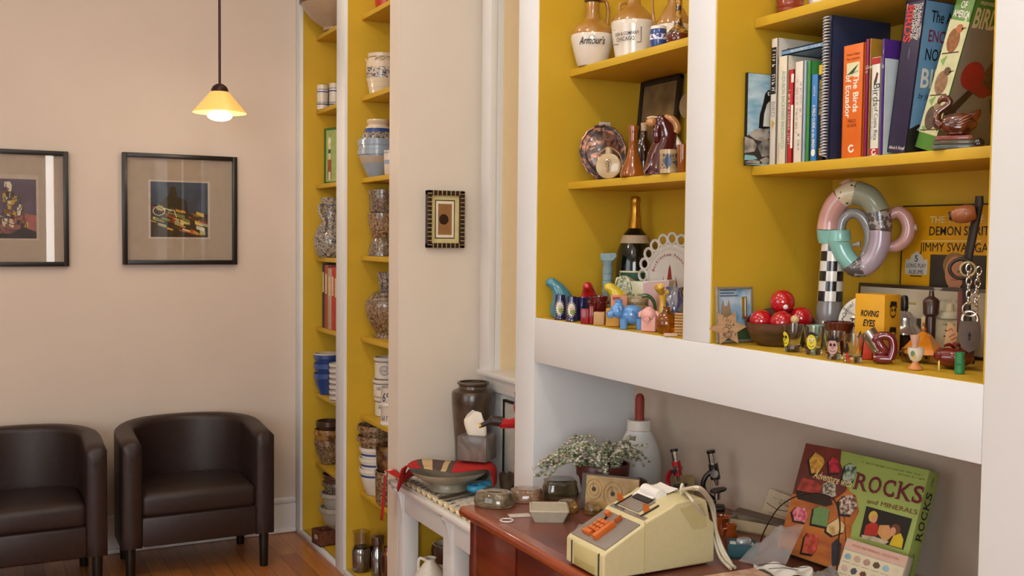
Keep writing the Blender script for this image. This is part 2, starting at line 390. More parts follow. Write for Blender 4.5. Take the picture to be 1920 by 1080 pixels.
def art_fair(a):
    x0, x1, z0, z1 = -.137, .127, -.131, .131; y = -.0135; W_ = mat('#e2d3c0', .6)
    a.rect(x0-.01, z0-.008, x1+.01, z1+.008, W_, -.0132); a.rect(x0, z0, x1, z1, SKY, y)
    dk = mat('#2b2516', .6, var=.3); rr = random.Random(3)
    a.poly([(x0, .03), (-.1, .02), (-.07, .055), (-.055, .07), (-.05, .1), (-.04, .112), (-.024, .108), (-.02, .09), (-.015, .06), (.02, .05), (.03, .03), (.035, -.02), (x0, -.02)], dk, y-.0004)
    a.poly([(x0, .0), (-.12, .02), (-.06, .015), (.03, -.02), (x1, -.02), (x1, z0), (x0, z0)], mat('#3a2b14', .6, var=.35), y-.0007)
    cs = ['#e8d98a', '#d99a2b', '#a8321c', '#e9e4c4', '#c75a1c', '#8a8a2a', '#f0c24a', '#5a3014', '#b9b27c']
    for k in range(60):
        u = rr.random(); x = x0+.012+u*(x1-x0-.024); zz = .012-.11*u*.4-rr.random()*.1; c = mat(cs[rr.randrange(9)], .5, var=.15); l = .007+rr.random()*.014; h = .005+rr.random()*.014
        if zz < z0+.012: zz = z0+.014
        l = min(l, x1-x, x-x0)
        if l < .004: continue
        a.poly([(x-l, zz+l*.3), (x+l, zz-l*.3), (x+l, zz-l*.3+h), (x-l, zz+l*.3+h)], c, y-.001-.00003*k)
    a.ring(-.1, -.008, .022, .003, mat('#f2e8b8', .5), y-.0035, sx=1.3); a.line([(-.08, .005), (-.03, -.005), (-.02, -.035)], .004, mat('#efe3b0', .5), y-.0035)
def art_tower(a):
    y = -.0135; x1, z0, z1 = .13, -.135, .13; a.rect(-.14, z0-.008, x1+.01, z1+.02, mat('#d8c6b2', .6), -.0132)
    a.rect(-.137, z0, x1, z1, mix_mat('purple_dusk', '#2e2433', '#6d5468', 8, .3, .7, .4, 0), y)
    a.poly([(-.137, z0), (x1, z0), (x1, -.03), (.06, -.02), (0, -.06), (-.137, -.03)], mix_mat('pink_dusk', '#7a3a34', '#c46a58', 9, .35, .65, .4, 0), y-.0004)
    a.poly([(-.137, z0), (x1, z0), (x1, z0+.03), (.08, z0+.05), (.02, z0+.02), (-.137, z0+.03)], mat('#1f1c22', .6), y-.0008)
    rr = random.Random(5); cs = ['#d8a83c', '#e9d9a8', '#3b2a1c', '#f0e6c8', '#8a5a24']
    for k in range(46):
        v = rr.random(); z = -.09+v*.19; hw = .055*(1-v)+.008; x = .035-.02*v+(rr.random()-.5)*2*hw
        a.poly([(x-.006, z), (x+.007, z-.004), (x+.009, z+.02), (x-.004, z+.022)], mat(cs[rr.randrange(5)], .5, var=.15), y-.001-.00003*k)
    for k in range(7): a.ring(.035, -.08+k*.024, .05-.004*k, .003, mat('#2a2024', .5), y-.003, sx=1.1, a0=pi*.9, a1=pi*2.1)
wall_frame('framed_photograph', 'square black framed photo of tilted orange lights against dark blue sky on the back wall', .601, 1.1285, 1.364, 1.888, art_fair)
wall_frame('framed_photograph', 'black framed photo of a glowing tower under purple sky, at the left edge', -.157, .37, 1.356, 1.878, art_tower)

# small picture on the pier
t = thing('small_picture', 'small framed coin picture with dark ribbed frame and cream mount on the narrow wall', 'picture', (1.613, 3.687, 1.576))
m = MB(); rib = mat('#2a1a12', .35, var=.2); gold = mat('#b79a6a', .35, var=.1); w_, h_, f = .158, .222, .019
for q in (-1, 1): m.box((q*(w_/2-f/2), -.013, 0), (f, .026, h_), rib, .003); m.box((0, -.013, q*(h_/2-f/2)), (w_, .026, f), rib, .003)
for k in range(13):
    z = -h_/2+.012+k*(h_-.024)/12
    for q in (-1, 1): m.box((q*(w_/2-f/2), -.026, z), (f*.94, .003, .0028), gold)
for k in range(7):
    x = -w_/2+.024+k*(w_-.048)/6
    for q in (-1, 1): m.box((x, -.026, q*(h_/2-f/2)), (.0028, .003, f*.94), gold)
m.build('frame', t)
m = MB(); m.box((0, -.006, 0), (w_-2*f, .008, h_-2*f), mat('#d9c88c', .6))
m.rect(-.042, -.075, .042, .075, mat('#3c2a18', .5), -.0105); m.rect(-.038, -.071, .038, .071, mat('#e6dcc4', .6), -.0109); m.rect(-.029, -.06, .029, .06, mat('#93683a', .6, var=.12), -.0113)
mo = m.build('mount', t); MB().lathe([(0, 0), (.019, 0), (.02, .002), (.018, .003), (.008, .0034), (0, .0034)], mat('#3b2a1c', .4, .6, var=.2)).apply(0, MX.Translation((-.006, -.0113, 0)) @ MX.Rotation(pi/2, 4, 'X')).build('coin', mo)

# tub chairs
LEA = mat('#2d1f1b', .42, var=.18, scale=60, bump=.05); LEG = mat('#15100d', .35)
def chair(label, loc, rz=0):
    t = thing('tub_armchair', label, 'armchair', loc, rz, 'dark leather tub chairs along the back wall')
    hw, d, th = .328, .50, .085; path = []
    for k in range(5): path.append((-hw, .03+(d-.25-.03)*k/5))
    for k in range(17):
        a = pi-pi*k/16; path.append((hw*cos(a), d-.25+.25*sin(a)))
    for k in range(5): path.append((hw, d-.25-(d-.25-.03)*(k+1)/5))
    path[0] = (-hw, 0); path[-1] = (hw, 0); n = len(path); rows = []
    for i, (x, y) in enumerate(path):
        a = path[max(i-1, 0)]; b = path[min(i+1, n-1)]; tx, ty = b[0]-a[0], b[1]-a[1]; l = sqrt(tx*tx+ty*ty); nx, ny = ty/l, -tx/l   # inward normal
        top = .62+.035*min(1, max(0, y/.45)); e = .002 if i in (0, n-1) else 0; r = .028; sec = []
        sec.append((0+e, .158)); sec.append((0+e, top-r))
        for q in range(1, 5): aa = pi-pi/2*q/5; sec.append((r+r*cos(aa), top-r+r*sin(aa)))
        sec.append((r, top)); sec.append((th-r, top))
        for q in range(1, 5): aa = pi/2-pi/2*q/5; sec.append((th-r+r*cos(aa), top-r+r*sin(aa)))
        sec.append((th, top-r)); sec.append((th, .158))
        rows.append([V((x+nx*o, y+ny*o, z)) for o, z in sec])
    m = MB(); c0 = V((0, 0, 0))
    def cap(row, s_):
        c = sum(row, V((0, 0, 0)))/len(row); return [c+(p-c)*s_ for p in row]
    dv = V((0, -.012, 0)); rows = [[p+dv*.9 for p in cap(rows[0], .02)], [p+dv for p in cap(rows[0], .8)]]+rows+[[p+dv for p in cap(rows[-1], .8)], [p+dv*.9 for p in cap(rows[-1], .02)]]
    m.grid(rows, LEA, True); m.build('shell', t, sharp=60)
    MB().box((0, .204, .225), (2*hw-2*th+.004, .43, .13), LEA, .012).build('seat_base', t)
    m = MB(); m.box((0, .195, .335), (2*hw-2*th+.012, .40, .105), LEA, .03, 4)
    for k, v in enumerate(m.v):
        q = 1-min(1, (abs(v.x)/.25)**2); 
        if v.z > .335: v.z += .018*q*(1-((v.y-.2)/.25)**2)
    m.build('seat_cushion', t)
    for x, y in ((-hw+.04, .035), (hw-.04, .035), (-hw+.06, d-.08), (hw-.06, d-.08)):
        MB().lathe([(0, 0), (.018, 0), (.019, .004), (.022, .15), (.022, .17), (0, .17)], LEG, (x, y), 14).build('leg', t)
    return t
chair('whole dark brown leather tub armchair under the framed photo of orange lights', (.856, 4.6, 0))
c2 = P(205, 1052, Y=4.57); chair('dark brown leather tub armchair cut off by the left edge of the picture', (c2.x-.333, 4.56, 0))

# pendant lamp
Yp = 4.45; pc = P(412, 212, Y=Yp); s = S(pc)
t = thing('pendant_lamp', 'small pendant lamp with amber glass cone shade and lit bulb hanging before the back wall', 'lamp', pc)
BRZ = mat('#3a2018', .4, .3)
MB().tube([(0, 0, 50*s), (0, 0, ZC-pc.z)], 2.4*s, BRZ, 10).build('rod', t)
MB().lathe([(0, 39*s), (16*s, 39*s), (15.5*s, 44*s), (12*s, 50*s), (6*s, 54*s), (0, 55*s)], BRZ).build('cap', t)
m, nt, b = new_mat('amber_shade'); inp(b, Roughness=.35, Base_Color=lin('#f0c47c'), Emission_Color=lin('#f2bd62'), Emission_Strength=.42, Transmission_Weight=.35)
MB().lathe([(12*s, 40*s), (17*s, 39*s), (31*s, 22*s), (49*s, 1*s), (49.5*s, 0), (47*s, 0), (29*s, 20*s), (15*s, 37*s)], m, seg=40).build('shade', t)
m2, nt, b = new_mat('lit_bulb'); inp(b, Base_Color=(1, .95, .85, 1), Emission_Color=(1, .93, .78, 1), Emission_Strength=6)
MB().ell((0, 0, -5*s), (23*s, 23*s, 10*s), m2, 20, 12).build('bulb', t)
MB().lathe([(0, 0), (.05, 0), (.055, .01), (.03, .03), (0, .03)], BRZ).apply(0, MX.Translation((0, 0, ZC-pc.z-.03))).build('ceiling_rose', t)
bulb('pendant_light', pc+V((0, 0, -22*s)), 4, WARM, .03)

# ------------------------------------------------------------------ stoneware in the far bays
CRM = mat('#d6c6ac', .3, coat=.4, var=.05); CRM2 = mat('#c9b698', .35, coat=.3, var=.06); BLU = mat('#2f4a86', .25, coat=.5, var=.12); PALEB = mat('#8fa3b4', .3, coat=.4, var=.08)
NAVYS = mat('#31457c', .35, var=.1); TAN = mat('#a88a64', .35, coat=.3, var=.1); WHT = mat('#d9d2c4', .3, coat=.4, var=.04); GREYW = mat('#b3aa9c', .35, coat=.3, var=.06)
SPB = mix_mat('blue_spongeware', '#3a4252', '#b9aa90', 120, .42, .6, .25, .5, distort=1)
SPR = mix_mat('brown_spongeware', '#5a3a28', '#a8906e', 110, .4, .62, .25, .5, distort=1)
SPG = mix_mat('grey_spongeware', '#4a4038', '#a08c72', 120, .42, .62, .25, .5, distort=1)
def hol(outer, th):                  # outer profile from foot to rim, then back down inside
    o = [p for p in outer]; rim = o[-1]; inner = [(max(p[0]-th, 0), p[1]+(th if k < 2 else 0)) + tuple(p[2:]) for k, p in enumerate(o)]
    return [(0, o[0][1]) + tuple(o[0][2:])]+o+inner[::-1]+[(0, inner[0][1])]
def bay(px_, r, Z):                    # stands as deep in its bay as its radius lets it, clear of the side lining
    side = 5.033 if px_ < 645 else 4.342; p = colX(px_, 1.55, Z)
    for _ in range(4): p = colY(px_, side-r*S(p), Z)
    return p
def px(prof, s): return [(p[0]*s, p[1]*s)+tuple(p[2:]) for p in prof]
def vessel(name, label, cat, loc, prof, m, group=None, th=3, seg=32, extra=None, rz=0):
    s = S(loc); mb = MB().lathe(px(hol(prof, th), s), m, seg=seg)
    if extra: extra(mb, s)
    return tag(mb.build(name, None, loc, rz), label, cat, group)
def solid(name, label, cat, loc, prof, m, group=None, seg=32, extra=None, rz=0):
    s = S(loc); mb = MB().lathe(px(prof, s), m, seg=seg)
    if extra: extra(mb, s)
    return tag(mb.build(name, None, loc, rz), label, cat, group)
DKR = mat('#3d2417', .3, coat=.4)
vessel('mixing_bowl', 'large tan mixing bowl with dark brown rim on the top shelf of the far bay', 'bowl', bay(629, 67, TA[0]), [(22, 0), (23, 5), (46, 22), (60, 40), (63, 47, DKR), (67, 49, DKR), (67, 62, DKR)], mat('#a48c70', .3, coat=.4))
STRIPE = [(10.5, 0, WHT), (10.5, 9, NAVYS), (10.5, 11, WHT), (10.5, 13, NAVYS), (10.5, 14, WHT), (10.5, 32, NAVYS), (10.5, 34, WHT), (10.5, 37, NAVYS), (10.5, 38, WHT), (10, 46, WHT)]
o = vessel('striped_mug', 'left of two white mugs with thin blue stripes in the far bay', 'mug', bay(604.5, 11, TA[1]), STRIPE, WHT, 'striped mugs in the far bay', 2, 24)
q = o.copy(); COL.objects.link(q); q.location = bay(627.5, 12, TA[1]); q.scale = (1.08, 1.08, 1.1); q['label'] = 'right of two white blue-striped mugs, half behind the white upright'
# green framed picture
p = colX(607, 1.53, TA[2]); s = S(p)
t = thing('green_picture', 'green bordered picture of a bottle leaning on a shelf of the far bay', 'picture', p, ROOM+R(18))
MB().box((.085, .008, 52*s), (.17, .016, 104*s), mat('#2f6a2c', .35, var=.1), .002).build('frame', t)
m = MB(); y = -.001; m.rect(.022, .012, .15, 104*s-.012, mat('#9db06a', .5, var=.15), y); m.disc(.05, .21, .012, .02, mat('#e9e0c0', .5), y-.0005); m.rect(.034, .02, .066, .12, mat('#9a5a3c', .5, var=.3, scale=80), y-.0005); m.rect(.04, .12, .06, .2, mat('#d9cda8', .5, var=.3, scale=80), y-.0006); m.rect(.042, .02, .06, .06, mat('#d8d0c0', .5), y-.0009)
m.rect(.04, .15, .06, .17, mat('#2c5a3a', .5), y-.0009); m.build('print', t)
# pitcher
p = bay(621, 36, TA[3]); s = S(p)
t = thing('spongeware_pitcher', 'blue and cream spongeware pitcher with looped handle in the far bay', 'pitcher', p, facing(p))
MB().lathe(px(hol([(24, 0), (27, 3), (32, 20), (33, 34), (28, 52), (17, 68), (15, 82), (18, 96), (20, 111)], 2.5), s), SPB, seg=36).build('body', t)
MB().tube([(-12*s, -9*s, 102*s), (-20*s, -14*s, 96*s), (-20*s, -18*s, 80*s), (-12*s, -22*s, 66*s), (-13*s, -29*s, 46*s)], [4*s, 4*s, 4*s, 3.6*s, 3*s], SPB, smooth=2).build('handle', t)
# books in the far bay
for x0, x1, top, hx, lb, name in ((604, 608.3, 493, '#20222e', 'thin near-black book at the left end of the short row in the far bay', 'book'), (608.5, 614.4, 497, '#a34a3c', 'dull red book with pale top second in the far bay row', 'book'), (614.6, 621, 503, '#b7a389', 'tan hardback book between two red ones in the far bay row', 'book'), (621.2, 626.6, 502, '#c5301f', 'bright red slim book right of the tan hardback in the far bay', 'book'), (626.8, 632, 506, '#b02a1f', 'deep red book half hidden by the white upright in the far bay', 'book')):
    a, b_ = P(x0, 560, X=1.515), P(x1, 560, X=1.515); zt = P((x0+x1)/2, top, X=1.515).z; h = zt-TA[4]; w_ = a.y-b_.y
    t = thing(name, lb, 'book', (1.515, (a.y+b_.y)/2, TA[4]), ROOM, 'books in the far bay')
    c = mat(hx, .45, var=.12, scale=60); m = MB(); m.box((0, .09, h/2), (w_-.001, .18, h), c, .0015); m.rect(-w_*.3, h*.55, w_*.3, h*.86, mat('#d6c39a', .5, var=.3, scale=90), -.0006); m.build('cover', t)
    MB().box((0, .091, h/2+.0006), (w_*.7, .176, h), mat('#d8ccb0', .7)).build('pages', t)
# blue bowls and white ribbed stack
bp = [(14, 0), (15, 3), (22, 18), (25, 30), (26, 31), (26, 40)]
for k in range(3):
    p = bay(614, 27, TA[5]); s = S(p); p = p+V((0, 0, k*18.5*s))
    lb = ['bottom bowl of the stack of three cobalt blue bowls', 'middle bowl of the stack of three cobalt blue bowls', 'top bowl of the stack of three cobalt blue bowls, cream rim showing'][k]
    vessel('blue_bowl', lb, 'bowl', p, bp[:-1]+[(26, 38, CRM), (26, 40, CRM)] if k == 2 else bp, BLU, 'cobalt blue bowls', 1.8)
pn = ['lowest', 'second from bottom', 'third from bottom', 'middle', 'third from top', 'second from top', 'topmost']
for k in range(7):
    p = colX(637, 1.53, TA[5]); s = S(p); p = p+V((0, 0, k*10.2*s))
    vessel('white_bowl', pn[k]+' of the stacked small white brown-lined bowls beside the blue bowls', 'bowl', p, [(17, 0), (18.5, 2.5, DKR), (19.2, 3.8, WHT), (20, 5), (20, 9.9)], WHT, 'small white stacked bowls', 2)
# brown sponge bowls
for k, (cx_, X, dz, m_, lb) in enumerate(((616, 1.565, 0, SPR, 'lower brown spongeware bowl of the nested pair in the far bay'), (616, 1.565, 20, mix_mat('amber_spongeware', '#6a4522', '#b98a4c', 30, .4, .62, .25, .5), 'upper amber spongeware bowl of the nested pair in the far bay'))):
    p = bay(cx_, 28, TA[6]); s = S(p); vessel('spongeware_bowl', lb, 'bowl', p+V((0, 0, dz*s)), [(13, 0), (15, 3), (23, 22), (26, 36), (27, 37), (27, 46)], m_, 'spongeware bowls in the far bay', 2.5)
p = bay(616, 28, TA[6]); vessel('dark_bowl', 'dark brown bowl nested on top of the amber spongeware pair', 'bowl', p+V((0, 0, 39*S(p))), [(11, 0), (13, 3), (20, 20), (23, 33), (24, 34), (24, 42)], mat('#4a3426', .3, coat=.4))
vessel('blue_cup', 'small dark blue cup against the white upright in the far bay', 'cup', colX(634, 1.47, TA[6]-.0)+V((.035, .0, .001)), [(7, 0), (8, 4), (9, 60)], mat('#33435c', .3, coat=.4), th=1.5)
# bottom of the far bay
for k, (m_, lb) in enumerate(((GREYW, 'lowest of the four stacked bowls on the far bay floor, grey white'), (GREYW, 'second grey white bowl from the floor of the far bay'), (SPG, 'speckled brown bowl third in the stack on the far bay floor'), (mat('#6a4634', .35, coat=.3), 'plain brown bowl topping the stack on the far bay floor'))):
    p = bay(631, 34, ZF); s = S(p); sc = [1, .92, .82, .8][k]
    vessel('stacked_bowl', lb, 'bowl', p+V((0, 0, [0, 27, 47, 62][k]*s)), [(16*sc, 0), (18*sc, 4), (28*sc, 30), (29*sc, 38), (33*sc, 40), (33*sc, 47)], m_, 'stacked bowls on the far bay floor', 3)
p = P(590, 1021, Z=ZF); s = S(p)
t = thing('wooden_box', 'small open brown wooden box on the floor of the far bay', 'box', (p.x+.045, p.y, ZF), ROOM+R(8))
WB = mix_mat('brown_box_wood', '#4a2418', '#7a4a34', 12, .3, .7, .5, 0, stretch=(1, 6, 6)); m = MB(); a, d_, h = .1, .08, .07
m.box((0, 0, .004), (a, d_, .008), WB); m.box((0, -d_/2+.004, h/2), (a, .008, h), WB); m.box((0, d_/2-.004, h/2), (a, .008, h), WB); m.box((-a/2+.004, 0, h/2), (.008, d_-.016, h), WB); m.box((a/2-.004, 0, h/2), (.008, d_-.016, h), WB)
m.build('box_body', t); MB().box((0, -d_/2-.001, h*.55), (.03, .003, .02), mat('#b49a80', .5)).build('label_plate', t)

# bay B
vessel('red_pot', 'small red pot on the top shelf of the bay nearest the narrow wall', 'pot', bay(723, 21, TB[0]), [(14, 0), (18, 8), (20, 30), (17, 42)], mat('#b02a1c', .35, coat=.3))
p = bay(716, 31, TB[1]); s = S(p)
t = thing('stoneware_crock', 'cream stoneware crock with blue floral band and small ear handles', 'crock', p, facing(p))
FLB = mix_mat('floral_band', '#2c3a5c', '#cbbca2', 55, .44, .5, .3, .4, 'noise', distort=2.5)
MB().lathe(px(hol([(22, 0, CRM), (23, 3, CRM), (25, 12, CRM2), (25.5, 13, CRM), (26.5, 22, CRM2), (27, 23, CRM), (29, 30, FLB), (30, 50, CRM), (29.5, 58, CRM), (26, 68, DKR), (25.5, 69.5, CRM), (27, 76, CRM)], 3), s), CRM, seg=40).build('body', t)
for sx, a in ((-1, R(-14)), (1, R(14)), (-1, R(-95))):
    c_, sn = cos(a), sin(a); f_ = lambda u, v, z: (u*c_*0+ (28+v)*sn*s+u*cos(a)*s, -(28+v)*cos(a)*s+u*sin(a)*s, z*s)
    MB().tube([f_(-6, -3, 58), f_(-5, 1, 65), f_(0, 2, 67), f_(5, 1, 65), f_(6, -3, 58)], 1.7*s, CRM2, 8, smooth=1).build('ear_handle', t)
BLB = mat('#8d9aa6', .3, coat=.4, var=.08)
gb = [(18, 0), (20, 3), (31, 26), (36, 38), (36, 40), (38, 41), (38, 50), (36.5, 51), (36.5, 58), (38, 59), (38, 68)]
vessel('blue_grey_bowl', 'large blue-grey banded bowl holding a lidded blue bowl', 'bowl', bay(708.5, 39, TB[2]), [(a, b_, mat('#ad9c88', .35) if 18 < b_ < 36 else BLB) for a, b_ in gb], BLB)
p = bay(708.5, 39, TB[2]); s = S(p); z = 50*s
t = thing('lidded_bowl', 'blue and cream lidded bowl sitting inside the large blue-grey bowl', 'bowl', p+V((0, 0, z)))
MB().lathe(px(hol([(20, -20), (24, -14), (32, 2), (34, 14), (34, 20)], 2.5), s), PALEB).build('body', t)
MB().lathe(px([(0, 20), (34, 20, SPB), (32, 27, SPB), (26, 33, BLU), (25, 40, CRM), (19, 47, CRM2), (22, 54, CRM), (20, 57, CRM), (0, 58)], s), CRM).build('lid', t)
vessel('small_mug', 'small pale mug with blue marks in front of the blue-grey bowl', 'mug', colX(730, 1.53, TB[2])+V((0, 0, 0)), [(8, 0), (9, 2), (10, 20, mat('#8d9bb0', .3)), (10.3, 28, CRM), (10.5, 40, PALEB), (10.5, 43, CRM), (11, 46)], CRM, th=1.5)
p = bay(717, 29, TB[3]); s = S(p)
solid('inverted_bowl', 'speckled brown bowl turned upside down at the bottom of a three bowl stack', 'bowl', p, [(0, 0), (27, 0), (27, 6), (26, 10), (24, 24), (19, 33), (0, 33)], SPG)
vessel('speckled_bowl', 'middle speckled brown bowl resting on the upturned one', 'bowl', p+V((0, 0, 33.5*s)), [(18, 0), (22, 5), (26, 26), (28, 40), (28, 46)], SPR)
vessel('speckled_crock', 'straight sided speckled crock topping the three bowl stack', 'bowl', p+V((0, 0, 79.9*s)), [(22, 0), (25, 4), (26, 34), (27, 35), (27, 43)], SPG)
p = bay(723, 40, TB[4]); s = S(p)
t = thing('covered_tureen', 'round speckled brown tureen with ridged lid and foot', 'tureen', p)
MB().lathe(px(hol([(22, 0), (22, 6), (18, 9), (26, 18), (36, 40), (39, 60), (38, 66)], 3), s), SPR, seg=36).build('body', t)
MB().lathe(px([(0, 66), (38, 66), (37, 70), (33, 72), (32, 76), (25, 80), (24, 84), (14, 88), (0, 88)], s), SPG, seg=36).build('lid', t)
vessel('speckled_cup', 'small flared speckled cup standing on the tureen lid', 'cup', p+V((1*s, 0, 88.3*s)), [(11, 0), (12, 2), (16, 22), (17.5, 34)], SPB, th=2)
# printed crocks
ST = mat('#34405a', .45)
p = bay(724, 26, TB[5]); s = S(p); rz = facing(p)
for k, (r_, h, lb) in enumerate(((21, 36, 'white crock at the bottom of the rear stack of three printed crocks'), (24, 33, 'white crock with blue lettering in the middle of the rear stack'), (22, 41, 'white crock with round blue stamp topping the rear stack'))):
    def ex(mb, s, r_=r_, h=h, k=k):
        i = mb.mark()
        if k == 2: mb.ring(-4*s, 17*s, 9*s, 1*s, ST, -.0006); mb.ring(-4*s, 17*s, 6*s, .6*s, ST, -.0006); mb.scribble(-4*s, 17*s, 10*s, 3.4*s, ST, -.0006)
        elif k == 1: mb.scribble(-8*s, 17*s, 24*s, 6*s, ST, -.0006, 0, 4)
        else: mb.scribble(-8*s, 18*s, 20*s, 5*s, ST, -.0006, 0, 6)
        mb.wrap(i, r_*s)
        for zz in (h-9,): mb.lathe([((r_+.1)*s, zz*s), ((r_+.4)*s, (zz+.8)*s), ((r_+.1)*s, (zz+1.6)*s)], ST)
    vessel('printed_crock', lb, 'crock', p+V((0, 0, [0, 36.3, 69.6][k]*s)), [(r_-2, 0), (r_, 2), (r_, h-6), (r_+2, h-5), (r_+2, h-.3)], WHT, 'white printed crocks', 3, extra=ex, rz=rz)
p = colX(733, 1.545, TB[5]); s = S(p); rz = facing(p)
for k, (tx, lb) in enumerate((('', 'lower white advertising mug with blue print in front of the crocks'), ('6%', 'upper white mug reading 6% in blue numerals'))):
    def ex(mb, s, tx=tx):
        i = mb.mark(); mb.text(tx, 17*s, -9.5*s, 17*s, ST, -.0006, wx=.7, shear=.2, bold=.01) if tx else mb.scribble(-10*s, 13*s, 18*s, 8*s, ST, -.0006, 0, 9)
        if not tx: mb.line([(-18*s, 28*s), (-4*s, 26*s)], 1*s, ST, -.0006); mb.line([(-17*s, 25*s), (-4*s, 23*s)], .8*s, ST, -.0006)
        mb.wrap(i, 19*s)
    vessel('advertising_mug', lb, 'mug', p+V((0, 0, k*35.3*s)), [(21, 0), (21, 3), (19, 5), (19, 33), (20, 35)], WHT, 'white advertising mugs', 2.5, extra=ex, rz=rz)
# lowest shelf of bay B
p = bay(705, 38, TB[6]); s = S(p)
for k in range(3):
    vessel('banded_bowl', ['bottom of the three nested white bowls with blue band', 'middle of the three nested white bowls with blue band', 'top of the three nested white bowls with blue band'][k], 'bowl', p+V((0, 0, k*20*s)), [(16, 0), (19, 3), (27, 28), (29, 36, NAVYS), (29.3, 40, WHT), (30, 44), (32, 45), (32, 51)], WHT, 'white blue-banded bowls', 2.5)
for k in range(2):
    vessel('mottled_bowl', ['lower mottled brown mixing bowl above the white banded bowls', 'upper mottled brown mixing bowl above the white banded bowls'][k], 'bowl', p+V((0, 0, (70+k*20)*s)), [(20, 0), (22, 3), (33, 32), (36, 33), (36, 42)], SPR, 'mottled brown mixing bowls', 2.5)
p = colX(733, 1.545, TB[6]); s = S(p)
vessel('amber_crock', 'lower brown crock against the pier on the lowest shelf', 'crock', p, [(25, 0), (29, 6), (30, 55), (31, 64)], SPR, 'brown crocks by the narrow wall', 3)
vessel('amber_crock', 'upper glossy brown crock against the pier on the lowest shelf', 'crock', p+V((0, 0, 64.5*s)), [(24, 0), (28, 6), (29, 38), (30, 39), (30, 48)], mix_mat('amber_glaze', '#3f2718', '#8d6a42', 20, .4, .65, .15, .7), 'brown crocks by the narrow wall', 3)
# mercury glass on the bay floor
MERC = mix_mat('mercury_glass', '#8d8a86', '#5a3a22', 14, .45, .7, .12, .6); MERC.node_tree.nodes['Principled BSDF'].inputs['Metallic'].default_value = .85
CLR = glass('#f4efe4', .03)
p = bay(677, 20, ZF); s = S(p)
t = thing('hurricane_lamp', 'clear glass cylinder on a silvery mercury glass base on the bay floor', 'candle holder', p)
MB().lathe(px([(0, 0), (15, 0), (17, 3), (17, 40), (15, 44), (0, 44)], s), MERC).build('base', t)
MB().lathe(px([(0, 44), (15, 44), (16, 74), (15, 74), (14, 46), (0, 46)], s), CLR).build('chimney', t)
for i, (cx_, py_, prof, lb) in enumerate(((708, 1082, [(0, 0), (11, 0), (12, 4), (12, 48), (8, 54), (8, 60), (12, 64), (13, 78), (10, 80), (0, 80)], 'tall bronze mirrored glass candle holder beside the clear hurricane'), (726, 1090, [(0, 0), (11, 0), (12, 4), (12, 52), (7, 58), (7, 66), (0, 68)], 'shorter bronze mirrored glass holder next to the white upright'), (699, 1060, [(0, 0), (10, 0), (11, 4), (11, 36), (9, 42), (0, 43)], 'low dark mirrored glass holder behind the tall bronze one'))):
    solid('mirrored_holder', lb, 'candle holder', bay(703, 12, ZF) if i == 2 else P(cx_, py_, Z=ZF), prof, MERC if i == 0 else mix_mat('bronze_mirror%d' % i, '#7a4a22', '#2c1d16', 10, .4, .65, .12, .6), 'mirrored glass holders')
MATS[('bronze_mirror1', '#7a4a22', '#2c1d16', 10)].node_tree.nodes['Principled BSDF'].inputs['Metallic'].default_value = .8
MATS[('bronze_mirror2', '#7a4a22', '#2c1d16', 10)].node_tree.nodes['Principled BSDF'].inputs['Metallic'].default_value = .8

# ------------------------------------------------------------------ low bench under the window and what lies on it
BX, BT = 1.387, .576
t = thing('window_bench', 'low white painted bench with bracketed posts under the window', 'bench', (0, 0, 0))
m = MB(); m.box(((BX+1.775)/2, 3.205, BT-.009), (1.775-BX, .961, .018), TRIM, .004); m.box(((BX+1.775)/2+.008, 3.205, BT-.025), (1.775-BX-.016, .95, .014), TRIM, .004); m.build('top', t)
for y0, y1 in ((3.686, 3.62), (3.251, 3.16), (2.80, 2.728)):
    MB().box((W+.031, (y0+y1)/2, .27), (.06, y0-y1, .54), WHITE, .002).build('post', t)
    out = [(W, .551), (BX+.006, .551)]+[(W-(W-BX-.01)*(1-sin(pi/2*k/8)), .54-.13*(1-cos(pi/2*k/8))) for k in range(9)]
    MB().prism(out, (y0+y1)/2-.016, (y0+y1)/2+.016, WHITE).build('bracket', t)
MB().box((W+.012, 3.205, .504), (.02, .94, .09), WHITE, .002).build('apron', t)
MB().box((1.76, 3.2, .29), (.008, .93, .5), YEL).build('back_panel', t); MB().box((1.62, 3.2, .1), (.28, .93, .02), YEL).build('bottom_shelf', t); MB().box((1.63, 3.682, .29), (.26, .006, .5), YEL).build('side_panel', t)
# jug and crock inside the bench
p = colX(806, 1.475, .111); s = S(p); hz = (P(806, 1045, X=1.475).z-.111)/s
t = thing('white_jug', 'white glazed jug with loop handle inside the bench', 'jug', p, facing(p))
MB().lathe(px(hol([(30, 0), (33, 4), (34, hz*.5), (28, hz*.72), (14, hz*.88), (10, hz*.93), (10, hz*.985), (12, hz)], 2), s), WHT).build('body', t)
MB().tube([(-9*s, 0, (hz-4)*s), (-19*s, 0, (hz-1)*s), (-22*s, 0, (hz-10)*s), (-22*s, 0, (hz-26)*s)], 3*s, WHT, smooth=2).build('handle', t)
p = colX(836, 1.59, .111); s = S(p); hz = (P(836, 1018, X=1.59).z-.111)/s
vessel('two_tone_crock', 'brown over cream stoneware crock behind the white jug in the bench', 'crock', p, [(26, 0, CRM), (28, 4, CRM), (28, hz-32, DKR), (28, hz-14, DKR), (28.6, hz-12, DKR), (26, hz)], CRM)
